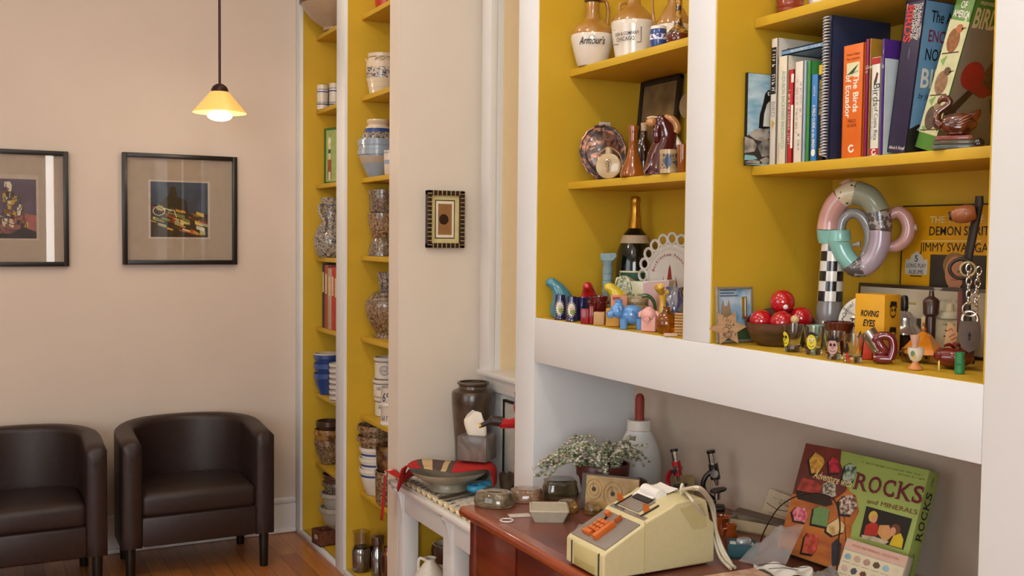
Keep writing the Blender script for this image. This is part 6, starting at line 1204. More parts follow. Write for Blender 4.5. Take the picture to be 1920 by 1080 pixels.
for a, b_, d in ((1712, 428, 4), (1607, 459, -4)): MB().tube([q_(a-9, b_, d), q_(a, b_-1, d), q_(a+7, b_-2, d)], [3*s, 4*s, 7*s], mat('#b0a8a4', .2, coat=.6), 10, smooth=1).build('knob', t)
# divided plate
p = colX(1622, 1.65, Z1)+V((0, 0, .0026)); s = S(p); t = thing('printed_plate', 'white divided plate with black script leaning behind the yellow box', 'plate', p, rot=(R(-12), 0, facing(p))); pr = 50*s; m = MB(); PW = mat('#d6d1c6', .25, coat=.5, var=.02)
m.lathe([(0, -.003), (pr*.55, -.003), (pr*.62, -.008), (pr*.98, -.012), (pr, -.010), (pr*.98, -.006), (pr*.62, .002), (0, .003)], PW, seg=44); m.apply(0, MX.Translation((0, 0, pr)) @ MX.Rotation(pi/2, 4, 'X'))
for a in (R(90), R(150), R(210), R(330)): m.tube([(pr*.2*cos(a), .0, pr+pr*.2*sin(a)), (pr*.6*cos(a), -.002, pr+pr*.6*sin(a)), (pr*.95*cos(a), -.010, pr+pr*.95*sin(a))], .0028, PW, 8)
m.build('plate_body', t); m = MB()
for k, ch in enumerate('Carnival from the'): a = R(168)-k*R(5.6); m.text(ch, .008, pr*.8*cos(a), pr+pr*.8*sin(a), BI, -.0135, rot=a-pi/2, shear=.3)
m.text('The', .014, -pr*.35, pr*.98, BI, -.0035, shear=.3, bold=.02); m.line([(-pr*.86, pr*.72), (-pr*.8, pr*.8), (-pr*.86, pr*.88), (-pr*.79, pr*.96), (-pr*.85, pr*1.04), (-pr*.78, pr*1.12)], .0018, BI, -.0135); m.build('script', t)
# yellow novelty box
p = colX(1656, 1.535, Z1); s = S(p); hz = P(1656, 553, X=1.535).z-Z1; a = facing(p)-R(34); t = thing('novelty_box', 'yellow cardboard box printed ROVING EYES with black drawings of faces', 'box', p, a); YB_ = mat('#d39a1c', .5, var=.04); wl, wr = 62*s/cos(R(34))*.86, 36*s/sin(R(34))*.8
# origin at the near corner; x to the right face, -x the lettered face
m = MB(); m.box((-wl/2, wr/2, hz/2), (wl, wr, hz), YB_, .0008); m.text('ROVING', 11*s, -wl*.5, hz*.70, BI, -.0006, bold=.03, shear=.25, width=wl*.62); m.text('EYES', 12*s, -wl*.52, hz*.55, BI, -.0006, bold=.03, shear=.25, width=wl*.42)
m.poly([(-wl*.9, hz*.3), (-wl*.78, hz*.42), (-wl*.74, hz*.3), (-wl*.82, hz*.24)], BI, -.0006); m.poly([(-wl*.3, hz*.36), (-wl*.2, hz*.3), (-wl*.1, hz*.22), (-wl*.22, hz*.2)], BI, -.0006)
i = m.mark()
for cz in (.74, .34):
    m.ring(wr*.5, hz*cz, wr*.24, wr*.035, BI, -.0006, sx=.8); m.poly([(wr*.26, hz*(cz+.06)), (wr*.35, hz*(cz+.16)), (wr*.7, hz*(cz+.15)), (wr*.74, hz*(cz+.04)), (wr*.6, hz*(cz+.09))], BI, -.0007); m.disc(wr*.43, hz*(cz+.02), wr*.05, wr*.06, BI, -.0007, 8); m.disc(wr*.6, hz*(cz+.02), wr*.05, wr*.06, BI, -.0007, 8); m.line([(wr*.42, hz*(cz-.06)), (wr*.5, hz*(cz-.08)), (wr*.6, hz*(cz-.06))], wr*.035, BI, -.0007)
m.apply(i, MX.Translation((.0006, 0, 0)) @ MX.Rotation(pi/2, 4, 'Z')); m.build('carton', t)
# shot glasses with printed faces
SG = glass('#f2f2ee', .02)
def face(m, s, c, hair, ang):
    i = m.mark(); m.disc(0, 24*s, 10*s, 15*s, BI, -.0004, 20); m.disc(0, 24*s, 9*s, 14*s, c, -.0007, 20); y = -.001
    if hair: m.poly([(-11*s, 30*s), (-9*s, 42*s), (2*s, 43*s), (13*s, 37*s), (8*s, 36*s), (0, 35*s), (-8*s, 33*s)], BI, y)
    for q in (-1, 1): m.disc(q*3.2*s, 28*s, 2.4*s, 3*s, BI if not hair else WI, y-.0002, 10); m.disc(q*3.2*s+.5*s, 27.6*s, 1.1*s, 1.5*s, BI, y-.0004, 8)
    m.disc(0, 23*s, 1.8*s, 2.2*s, BI, y-.0002, 8); m.disc(0, 23*s, 1.1*s, 1.5*s, c, y-.0004, 8); m.ring(0, 20*s, 5.5*s, 1*s, BI, y, 12, a0=pi*1.1, a1=pi*1.9)
    m.wrap(i, lambda z: (15+4*min(1, z/(52*s)))*s, ang)
YF, PF = mat('#d9c62a', .4), mat('#c99a94', .4)
for k, (a, b_, lb, c, ang, hair) in enumerate(((1486, 659, 'leftmost shot glass with part of a yellow cartoon face', YF, -.95, False), (1525, 664, 'shot glass with a whole smiling yellow cartoon face', YF, -.25, True), (1564, 673, 'shot glass with a pink cartoon face and two dark eyes', PF, -.2, False), (1600, 679, 'rightmost shot glass, plain with a red and black figure print', None, 0, False))):
    p = P(a, b_, Z=Z1); s = S(p)
    t = thing('shot_glass', lb, 'shot glass', p, facing(p), 'printed shot glasses')
    MB().lathe(px([(0, 0), (14, 0), (15, 2), (15.4, 6), (19.2, 52), (18, 52), (14.4, 15), (12, 11), (0, 10)], s), SG, seg=36).build('glass', t)
    m = MB()
    if c: 
        face(m, s, c, hair, ang)
        if k == 2: i = m.mark(); m.poly([(-11*s, 34*s), (-8*s, 44*s), (-4*s, 40*s), (0, 45*s), (4*s, 40*s), (9*s, 44*s), (11*s, 34*s), (0, 36*s)], BI, -.0014); m.poly([(13*s, 34*s), (20*s, 38*s), (27*s, 14*s), (20*s, 6*s), (14*s, 20*s)], mat('#3a1a20', .4), -.0006); m.wrap(i, lambda z: (15+4*min(1, z/(52*s)))*s, ang)
    else: m.poly([(-16*s, 8*s), (-16*s, 18*s), (-10*s, 20*s), (-9*s, 8*s)], mat('#b0342a', .4), -.0006); m.poly([(-17*s, 18*s), (-16*s, 34*s), (-12*s, 38*s), (-8*s, 26*s), (-10*s, 18*s)], BI, -.0007); m.poly([(2*s, 14*s), (9*s, 20*s), (10*s, 32*s), (6*s, 24*s)], mat('#c08a2c', .4), -.0006); m.wrap(0, lambda z: (15+4*min(1, z/(52*s)))*s)
    m.build('printed_face', t)
p = colX(1572, 1.572, Z1); s = S(p); t = thing('brown_bowl', 'shallow glossy brown handled bowl behind the shot glasses', 'bowl', p, facing(p)); zt_ = P(1572, 603, X=1.572).z-Z1
MB().lathe(hol([(16*s, 0), (18*s, .002), (25*s, zt_*.75), (27*s, zt_*.86), (27*s, zt_)], .003), mat('#5a2416', .12, coat=.8, var=.1), seg=36).build('body', t); MB().tube([(26*s, -6*s, zt_*.9), (35*s, -8*s, zt_*.95), (39*s, -8*s, zt_*.7), (27*s, -8*s, zt_*.5)], 4*s, mat('#2a1614', .15, coat=.8), 10, smooth=1).build('handle', t)
p = colX(1527, 1.543, Z1); s = S(p); t = thing('mint_creamer', 'small mint green creamer seen through the shot glasses', 'creamer', p, facing(p)); MNT = mat('#8fb5a4', .25, coat=.5)
MB().lathe(px(hol([(8, 0), (10, 2), (14, 20), (13, 36), (16, 46)], 2), s), MNT).build('body', t); MB().tube([(11*s, -4*s, 40*s), (15*s, -6*s, 40*s), (15*s, -6*s, 24*s), (12*s, -5*s, 16*s)], 2.2*s, MNT, 8, smooth=1).build('handle', t)
# chrome tube, bell, orange card, serpent figure
p = colX(1641, 1.497, Z1); s = S(p); i0 = MB(); i0.tube([(12*s, 0, 17*s), (-15*s, 6*s, 56*s)], 15*s, mat('#b5b0a8', .18, .9), 20); i0.tube([(12*s, 0, 17*s), (17*s, -1*s, 10*s)], [15*s, 10*s], mat('#8a8680', .25, .8), 20); i0.box((10*s, 0, 4*s), (20*s, 16*s, 8*s), mat('#5a5650', .4, .5), .001)
tag(i0.build('chrome_tube', None, p, facing(p)), 'tilted chrome tube between the yellow box and the maroon figure', 'tube')
p = colX(1693, 1.648, Z1); s = S(p); t = thing('silver_pot', 'shiny silver lidded pot with black knob and base before the leaning box', 'pot', p, facing(p)); SIL = mat('#c4c2be', .12, .75, var=.03); zr = (P(1693, 625, X=1.648).z-Z1)/s
MB().lathe(px([(0, 0), (28, 0), (30, 4), (20, 10), (24, zr*.35), (34, zr*.75), (36, zr), (0, zr)], s), mat('#4a4644', .12, .9), seg=40).build('body', t)
MB().lathe(px([(0, zr), (36, zr), (36, zr+3), (29, zr+10), (23, zr+18), (22, zr+30), (12, zr+40), (5, zr+43), (0, zr+43)], s), SIL, seg=40).build('lid', t); MB().lathe(px([(0, zr+42), (6, zr+42), (7.5, zr+48), (7, zr+66), (5, zr+71), (0, zr+72)], s), BLK).build('knob', t)
p = P(1625, 674, Z=Z1); s = S(p); tag(MB().box((0, 0, 19*s), (21*s, 12*s, 38*s), mat('#d1381a', .35, var=.05), .001).build('red_box', None, p+V((.006, .006, 0)), facing(p)+R(-12)), 'small bright orange red box between the shot glasses and the maroon figure', 'box')
p = P(1656, 682, Z=Z1); s = S(p); MRN = mat('#6a1820', .1, coat=.9, var=.1); m = MB(); m.tube([(-18*s, 0, 4*s), (-4*s, 0, 4*s), (16*s, 0, 4*s)], [7*s, 9*s, 7*s], MRN, 14); m.tube([(12*s, 0, 5*s), (17*s, 0, 22*s), (14*s, 0, 42*s), (2*s, 0, 48*s), (-10*s, 0, 44*s), (-17*s, 0, 34*s)], [9*s, 8*s, 8*s, 8*s, 9*s, 6*s], MRN, 16, smooth=2); m.tube([(-10*s, 0, 40*s), (-5*s, 0, 28*s), (2*s, 0, 18*s), (-8*s, 0, 14*s), (-14*s, 0, 16*s)], [7*s, 9*s, 8*s, 4*s, 3*s], MRN, 14, smooth=2); m.ell((-15*s, -3*s, 42*s), (5*s, 5*s, 4*s), MRN)
tag(m.build('curled_figurine', None, p+V((0, 0, 5.2*s)), facing(p), sharp=70), 'glossy dark red curled figurine in front of the chrome tube', 'figurine')
# pagoda dish, small vase, tomato, green tube
PAG = mat('#c9781c', .15, coat=.7, var=.15, scale=20)
p = colX(1730, 1.575, Z1); s = S(p); t = thing('pagoda_lamp', 'amber pagoda roofed little lantern standing on amber glass cups', 'lantern', p, facing(p)); zr = (P(1730, 662, X=1.575).z-Z1)/s
m = MB(); m.lathe(px([(0, zr), (38, zr-2), (42, zr), (38, zr+5), (14, zr+34), (5, zr+40), (0, zr+41)], s), PAG, seg=6); m.build('roof', t); MB().lathe(px([(0, zr+40), (4, zr+40), (5, zr+46), (2, zr+50), (3, zr+56), (0, zr+58)], s), mat('#b0703c', .3, .4)).build('finial', t); m = MB(); m.tube([(-42*s, -10*s, (zr+1)*s), (0, -22*s, (zr-2)*s), (42*s, -10*s, (zr+1)*s)], 2.4*s, mat('#3a2214', .4), 8, smooth=1); m.build('eave_rod', t)
for x in (-24, 22): MB().lathe(px([(0, 0), (13, 0), (14, 3), (14, 24), (13, 25), (14, 26), (14, zr-2), (0, zr-2)], s), mix_mat('amber_cup', '#5a3a1c', '#b57c24', 30, .35, .65, .1, .7), (x*s, 0)).build('glass_cup', t)
p = P(1716, 692, Z=Z1); s = S(p); t = thing('tiny_vase', 'tiny white vase with green leaf print and orange foot at the front edge', 'vase', p, facing(p))
MB().lathe(px([(0, 0), (14, 0), (14, 3), (8, 8), (5, 14), (0, 14)], s), mat('#c9844c', .2, coat=.6)).build('foot', t); MB().lathe(px(hol([(5, 14), (10, 18), (15, 32), (14, 38), (15, 41)], 1.5), s), JW).build('cup', t); MB().lathe(px([(0, 36), (6, 36), (5, 46), (8, 58), (9, 64), (6, 63), (3, 50), (0, 50)], s), mat('#c9a08c', .2, coat=.6), (-2*s, 0)).build('neck', t)
m = MB(); m.disc(-5*s, 30*s, 4*s, 6*s, mat('#5a7a3c', .4), -.0006, 10); m.disc(-2*s, 24*s, 3*s, 3*s, mat('#c9a03c', .4), -.0007, 8); m.wrap(0, 14.6*s); m.build('leaf_print', t)
p = colX(1786, 1.552, Z1); s = S(p); TOM = mat('#6a1c1a', .14, coat=.8, var=.1); m = MB(); rows = []; NS = 60
for k in range(13):
    ph = pi*k/12; row = []
    for j in range(NS): a = 2*pi*j/NS; lob = 1-.09*abs(sin(a*3))**.6*sin(ph)-(0); r_ = 37*s*max(sin(ph), .001)*(1-.07*(1-abs(cos(a*2.5)))*sin(ph)); row.append(V((r_*cos(a), r_*sin(a), (22-22*cos(ph)-(6*max(0, -cos(ph))**6 if k > 6 else 0))*s)))
    rows.append(row)
m.grid(rows, TOM, True); t = thing('tomato_pot', 'dark red tomato shaped ceramic pot behind the green cylinder', 'pot', p, facing(p)); m.build('body', t, sharp=70)
m = MB()
for k in range(5): a = k*2*pi/5; m.tube([(0, 0, 40*s), (8*s*cos(a), 8*s*sin(a), 44*s), (20*s*cos(a), 20*s*sin(a), 41*s)], [3*s, 3*s, 1*s], TOM, 8, smooth=1)
m.build('leaf_lid', t)
p = P(1799, 700, Z=Z1); s = S(p); t = thing('green_tube', 'small green cylinder at the front right edge before the tomato pot', 'tube', p); MB().lathe(px([(0, 0), (9, 0), (9, 26), (8.4, 26.5), (8.4, 40), (0, 40)], s), mat('#2a7a48', .4, var=.06)).build('barrel', t); m = MB(); m.scribble(-3*s, 18*s, 9*s, 4*s, mat('#164a2a', .5), -.0006); m.line([(-6*s, 12*s), (2*s, 12*s)], .8*s, mat('#164a2a', .5), -.0006); m.wrap(0, 9*s); m.apply(0, MX.Rotation(facing(p), 4, 'Z')); m.build('print', t)
p = P(1760, 696, Z=Z1); s = S(p); tag(MB().box((0, 0, 10*s), (3*s, 6*s, 20*s), mat('#c9a84c', .4, .5), .0004).build('brass_pin', None, p, facing(p)), 'tiny upright brass strip at the front edge before the tomato pot', 'strip')
# back row: record box, leaning case, jar, wedge, tools
f = Face((1.752, 1.572, Z1), (0, -1, 0), (.02, 0, 1)); t = thing('record_box', 'large yellow record box with black and white titles standing against the back', 'record box'); place(t, f); hh = f.uv(1700, 387)[1]; w_ = .40
YA = mat('#d0960c', .4, var=.03); m = MB(); m.box((w_/2, .008, hh/2), (w_, .016, hh), YA, .001, 2); m.line([(0, .0), (0, hh), (w_, hh)], .003, BI, -.0004)
def tx(tt, h_px, a, b_, c, **k):
    u, v = f.uv(a, b_); m.text(tt, h_px*.00128, u, v, c, -.0008, al='LEFT', **k)
tx('THE TRIAL OF', 11, 1744, 412, mat('#d9cfa0', .5), wx=.95, width=.13); tx('DEMON SPIRITS', 14, 1742, 433, BI, bold=.008, wx=.9, width=.152); tx('JIMMY SWAGGART', 14, 1726, 463, BI, wx=.9, width=.192); m.line([f.uv(1730, 452), f.uv(1840, 452)], .0012, mat('#e9d9a0', .5), -.0008)
pu = f.poly([(1745, 477), (1745, 545), (1842, 545), (1842, 477)]); m.poly([pu[0], (pu[0][0], 0.002), (w_-.01, .002), (w_-.01, pu[0][1])], mix_mat('portrait_ground', '#1f1c16', '#3c362a', 12, .3, .7, .4, .2), -.0006); SKN = mat('#b9805c', .5, var=.06)
u, v = f.uv(1791, 512); m.disc(u, v, .024, .034, SKN, -.0012); m.disc(u-.002, v+.016, .028, .026, mat('#8a6a3c', .5, var=.15), -.0010); m.poly([(u-.05, v-.07), (u-.03, v-.04), (u-.008, v-.03), (u+.015, v-.03), (u+.05, v-.045), (u+.07, v-.07), (u+.07, v-.16), (u-.05, v-.16)], mat('#6a4a2c', .6, var=.1), -.0009); m.poly([(u-.014, v-.028), (u+.014, v-.028), (u+.004, v-.08), (u-.004, v-.08)], WI, -.0012); m.poly([(u-.003, v-.036), (u+.003, v-.036), (u+.005, v-.085), (u-.005, v-.085)], mat('#4a2a24', .5), -.0014)
for q in (-1, 1): m.disc(u+q*.009, v+.003, .003, .0018, BI, -.0014, 8)
m.line([(u-.008, v-.014), (u+.008, v-.014)], .0016, mat('#8a3c34', .5), -.0014)
u0, v0 = f.uv(1697, 514); u1, v1 = f.uv(1740, 487); GP = mat('#b5b2a6', .5); um = (u0+u1)/2; hw_ = (u1-u0)/2
m.poly([(u0, v0), (u1, v0), (u1, v1), (um+hw_*.62, v1), (um+hw_*.5, v1+.008), (um, v1+.018), (um-hw_*.5, v1+.008), (um-hw_*.62, v1), (u0, v1)], GP, -.0008); m.text('5', .013, um, v1+.002, BI, -.0012, bold=.01); m.text('LONG PLAY', .0085, um, v1-.013, BI, -.0012, width=hw_*1.75); m.text('ALBUMS', .0085, um, v1-.026, BI, -.0012, width=hw_*1.3); m.line([(um-hw_*.5, v0-.003), (um+hw_*.5, v0-.003)], .002, BI, -.0008); m.build('box', t)
f = Face((1.708, 1.655, Z1+.0022), (0, -1, 0), (.08, 0, 1)); t = thing('leaning_case', 'wide flat case with dark edge and cream printed front leaning before the record box', 'case'); place(t, f); hh = f.uv(1640, 531)[1]; w_ = .36
m = MB(); m.box((w_/2, .012, hh/2), (w_, .024, hh), mat('#33261e', .35, coat=.3, var=.1), .002); m.build('case_body', t); m = MB(); m.rect(.008, .004, w_-.008, hh-.008, mat('#b5aa92', .5, var=.05), -.0006); m.line([(.06, hh*.72), (.16, hh*.72)], .005, mat('#a08a44', .5), -.0009); m.rect(.04, .006, .30, hh*.5, mat('#3f342a', .5, var=.2), -.0009); m.scribble(.26, hh*.8, .1, .005, mat('#8a7f6a', .5), -.0009); m.build('printed_front', t)
p = colX(1778, 1.674, Z1); s = S(p); CJ = mat('#c4b48c', .6, var=.06, scale=40, bump=.6); hz = (P(1778, 582, X=1.674).z-Z1)/s; t = thing('cream_jar', 'cream textured square jar with lettering behind the tomato pot', 'jar', p, facing(p)+R(-8))
MB().box((0, 0, hz*s*.42), (52*s, 34*s, hz*s*.84), CJ, .006, 3).build('body', t); MB().lathe(px([(0, hz*.84), (24, hz*.84), (25, hz*.88), (22, hz*.98), (8, hz*1.0), (7, hz*1.14), (0, hz*1.14)], s), mat('#c9bb98', .5, var=.06)).build('lid', t)
m = MB(); m.scribble(4*s, hz*.72*s, 26*s, 3*s, BI, -17.4*s); m.line([(-4*s, hz*.6*s), (6*s, hz*.56*s), (20*s, hz*.58*s)], 2*s, BI, -17.4*s); m.line([(-6*s, hz*.48*s), (8*s, hz*.45*s), (18*s, hz*.5*s)], 2.4*s, BI, -17.4*s); m.build('lettering', t)
p = colX(1793, 1.585, Z1); p = V((1.592, p.y, Z1)); p = colX(1800, 1.60, Z1, 0); s = S(p); t = thing('printed_wedge', 'orange wedge shaped card with red lettering between cream jar and padlock', 'card', colX(1800, 1.55, Z1)+V((.003, .0, 0)), 0)
t.location = colX(1799, 1.625, Z1); s = S(t.location); t.rotation_euler = (0, 0, facing(t.location)); m = MB(); m.prism([(-32*s, 0), (11*s, 0), (11*s, 26*s), (-14*s, 74*s), (-22*s, 78*s)], -2*s, 2*s, mat('#c99a6a', .6, var=.06)); m.scribble(-13*s, 50*s, 30*s, 11*s, mat('#a8341c', .5), -2.4*s, R(-58), 2); m.scribble(-2*s, 26*s, 34*s, 9*s, mat('#a8341c', .5), -2.4*s, R(-50), 4); m.scribble(-18*s, 16*s, 16*s, 6*s, BI, -2.4*s, R(-60), 5); m.build('card', t)
p = colX(1743, 1.632, Z1); s = S(p); hz = (P(1746, 545, X=1.632).z-Z1)/s; t = thing('wooden_clamp', 'dark brown wooden spool clamp standing left of the cream jar', 'tool', p, facing(p)); WD = mat('#3a2018', .35, coat=.3, var=.12)
MB().lathe(px([(0, 0), (9, 0), (9, hz*.62), (14, hz*.66), (15, hz*.84), (12, hz*.88), (5, hz*.92), (4, hz), (0, hz)], s), WD).build('post', t); MB().box((-13*s, -4*s, hz*s*.32), (7*s, 6*s, hz*s*.6), mat('#b59a6a', .5, var=.1), .001).build('bone_slip', t)
# iron crank with wooden grip
IRN = mat('#3c3530', .45, .6, var=.15); X_ = 1.60; a = P(1836, 380, X=X_); b_ = P(1812, 500, X=X_); bp_ = colX(1818, X_, Z1+.001); s = S(b_)
t = thing('iron_crank', 'iron hand crank with turned wooden grip rising at the right end', 'tool', bp_, 0); L0 = lambda v: V(v)-bp_
MB().tube([L0(a+V((0, 0, .012))), L0(a), L0(b_), L0(P(1812, 560, X=X_)), (0, 0, .004)], [8*s, 9*s, 9*s, 8*s, 10*s], IRN, 12, flat=.6).build('bar', t)
g0, g1 = P(1830, 398, X=X_-.012), P(1784, 405, X=X_-.035); d = g1-g0; m = MB(); m.tube([L0(g0+d*u) for u in (0, .15, .4, .7, .95, 1.0)], [12*s, 15*s, 17*s, 16*s, 11*s, 8*s], mat('#9a5a34', .35, coat=.3, var=.12), 20, smooth=2); m.build('wooden_grip', t, sharp=70); MB().tube([L0(g0+d*.96), L0(g0+d*1.1)], [9*s, 8*s], IRN, 16).build('grip_cap', t)
c = P(1803, 504, X=X_-.02); rr_ = 18*s; ax = V((cos(facing(c)), sin(facing(c)), 0)); MB().tube([L0(c+ax*rr_*1.15*cos(k*pi/10)+V((0, 0, rr_*sin(k*pi/10)))) for k in range(20)], 3.4*s, IRN, 10, True).build('iron_ring', t)
c2_ = P(1815, 505, X=X_-.026); MB().tube([L0(c2_+ax*13*s*cos(k*pi/8)+V((0, 0, 13*s*sin(k*pi/8)))) for k in range(16)], 3*s, mat('#a0906a', .35, .6), 10, True).build('brass_ring', t)
# chain and padlock
X_ = 1.548; t = thing('padlock', 'old iron padlock with keyhole hanging on a bright chain at the right end', 'padlock', colX(1818, X_, Z1)); pl_ = V(t.location); L0 = lambda v: V(v)-pl_; c = P(1818, 624, X=X_); s = S(c); rz = facing(c); ax = V((cos(rz), sin(rz), 0)); ay = V((-sin(rz), cos(rz), 0))
m = MB(); out = [(-17, 22), (17, 22), (19, 10), (19, -14), (12, -30), (0, -37), (-12, -30), (-19, -14), (-19, 10)]; m.prism([(x*s, z*s) for x, z in out], -5*s, 5*s, mat('#5a4a40', .5, .4, var=.15)); m.apply(0, MX.Translation(L0(c)) @ MX.Rotation(rz, 4, 'Z')); ob = m.build('lock_body', t)
m = MB(); m.disc(0, -4*s, 3.4*s, 3.4*s, BI, -5.3*s, 12); m.poly([(-1.6*s, -4*s), (1.6*s, -4*s), (2.6*s, -14*s), (-2.6*s, -14*s)], BI, -5.3*s); m.poly([(-1.2*s, 2*s), (1.2*s, 2*s), (1.2*s, -4*s), (-1.2*s, -4*s)], BI, -5.3*s); m.apply(0, MX.Translation(L0(c)) @ MX.Rotation(rz, 4, 'Z')); m.build('keyhole', t)
m = MB(); m.tube([L0(c+ax*x*s+V((0, 0, z*s))) for x, z in ((-12, 18), (-13, 28), (-7, 38), (0, 40), (7, 38), (13, 28), (12, 18))], 3.4*s, CHR, 10, smooth=2); m.build('shackle', t)
ring_c = P(1819, 580, X=X_-.004); t2 = thing('chain', 'bright steel chain with ring running from the crank to the padlock', 'chain', ring_c); L1 = lambda v: V(v)-ring_c
m = MB(); m.tube([L1(ring_c+ax*13*s*cos(k*pi/8)+V((0, 0, 13*s*sin(k*pi/8)))) for k in range(16)], 1.8*s, CHR, 8, True); m.build('ring', t2)
m = MB()
for x0_, y0_, x1_, y1_, n_ in ((1816, 497, 1817, 570, 6), (1836, 502, 1829, 572, 6)):
    for k in range(n_):
        u = (k+.5)/n_; cc = P(x0_+(x1_-x0_)*u, y0_+(y1_-y0_)*u, X=X_-.004); w2 = ax if k % 2 == 0 else (ax*.35+ay*.9)
        m.tube([L1(cc+w2*4.4*s*cos(j*pi/6)+V((0, 0, 8.2*s*sin(j*pi/6)))) for j in range(12)], 1.25*s, CHR, 6, True)
m.build('links', t2)
p = colX(1803, 1.65, Z1); s = S(p); z0_ = P(1800, 604, X=1.65).z; z1_ = P(1800, 545, X=1.65).z; m = MB(); m.box((0, 0, (z1_-Z1)/2), (20*s, 12*s, z1_-Z1), mat('#6a2a1c', .5, var=.12), .002); tag(m.build('red_wood_strip', None, p, facing(p)), 'dark red upright wooden strip behind the padlock', 'strip')
a, b_ = P(1812, 560, X=1.606), colX(1791, 1.606, Z1); t = thing('brass_rod', 'dull brass rod slanting beside the padlock', 'rod', b_); m = MB(); m.tube([(0, 0, 0.002), V(a)-b_], 4.4*S(b_), mat('#8a7c4c', .4, .6, var=.1), 12); m.build('rod', t)

# ------------------------------------------------------------------ rocks and minerals box and its neighbours
l = R(20); a = R(-85); ux = V((cos(a), sin(a), 0)); nb = V((-sin(a), cos(a), 0)); f = Face((1.58, 1.74, LZ+.0126), ux, nb*sin(l)+V((0, 0, cos(l)))); W_, H_, T_ = .32, .248, .036
t = thing('rock_kit_box', 'green and orange boxed rock and mineral kit leaning against the recess wall', 'box'); place(t, f)
GRN = mat('#96a552', .45, var=.06, scale=12); m = MB(); m.box((W_/2, T_/2, H_/2), (W_, T_, H_), GRN, .0015); m.build('box_body', t)
m = MB(); OG = mix_mat('printed_planks', '#8a3f1c', '#c9782c', 9, .3, .75, .45, .1, stretch=(1, 1, 4)); DRD = mix_mat('printed_dark_red', '#4a1a14', '#7a2c1c', 9, .3, .7, .45, .1); q = f.poly
eg = [(1578, 843), (1576, 868), (1590, 905), (1592, 920), (1606, 930), (1611, 960), (1598, 985), (1594, 1010), (1590, 1085)]
m.poly([(.001, .001), (.001, H_-.001)]+q(eg[:1])[0:1]+q(eg)[0:]+[(q(eg)[-1][0], .001)], OG, -.0006)
m.poly([(.001, H_*.52), (.001, H_-.001)]+q([(1578, 843), (1576, 868), (1590, 905), (1586, 922)])+q([(1560, 940)]), DRD, -.0009)
def rock(pts, c1, c2, sc=90, shd=True, kind='noise'):
    c = q(pts); cx_ = sum(x for x, z in c)/len(c); cz_ = sum(z for x, z in c)/len(c)
    if shd: m.poly([(cx_+(x-cx_)*1.1-.003, cz_+(z-cz_)*1.1-.003) for x, z in c], BI, -.0012)
    m.poly(c, mix_mat('rock_print'+c1, c1, c2, sc, .42, .58, .4, .2, kind, detail=6), -.0015)
rock([(1518, 862), (1530, 848), (1544, 858), (1547, 868), (1536, 886), (1522, 888)], '#a8742a', '#d9a23c')
rock([(1554, 866), (1562, 857), (1576, 866), (1574, 886), (1556, 888)], '#7a1420', '#c02838')
rock([(1586, 874), (1596, 868), (1606, 876), (1602, 902), (1590, 910), (1580, 898)], '#2a4a3c', '#a8b49a')
rock([(1494, 922), (1505, 896), (1530, 902), (1543, 914), (1536, 926)], '#7a2018', '#a8382c', 60, False)
rock([(1543, 908), (1556, 902), (1568, 908), (1568, 930), (1550, 936), (1542, 926)], '#4a4434', '#b9b09a', 200, False)
m.poly(q([(1492, 918), (1500, 920), (1556, 930), (1562, 946), (1550, 950), (1496, 936)]), mat('#2a1a12', .5, var=.3), -.0018)
rock([(1574, 940), (1584, 930), (1604, 928), (1608, 950), (1596, 966), (1576, 964)], '#5a3a30', '#d0bca8', 150)
rock([(1486, 960), (1494, 951), (1510, 952), (1515, 966), (1510, 980), (1490, 976)], '#b0304c', '#d98a94', 90)
rock([(1527, 954), (1538, 949), (1557, 956), (1550, 988), (1522, 982)], '#1f4a24', '#8ab06a', 110, kind='wave')
rock([(1552, 985), (1572, 972), (1585, 985), (1582, 998), (1562, 1005), (1550, 996)], '#b0884c', '#d9bc84', 40)
rock([(1510, 1008), (1516, 1000), (1536, 1004), (1532, 1030), (1524, 1040), (1504, 1036)], '#a03424', '#c85a44', 60)
m.poly(q([(1560, 1020), (1570, 1010), (1578, 1020), (1574, 1060), (1560, 1062)]), mat('#2a2a34', .4, var=.4, scale=80), -.0016)
def line_txt(tt, x0, y0, x1, y1, hpx, c, bold=0, shear=0, y=-.0022):
    (u0, v0), (u1, v1) = f.uv(x0, y0), f.uv(x1, y1); m.text(tt, hpx*.00108, (u0+u1)/2, (v0+v1)/2, c, y, rot=atan2(v1-v0, u1-u0), bold=bold, shear=shear, width=sqrt((u1-u0)**2+(v1-v0)**2))
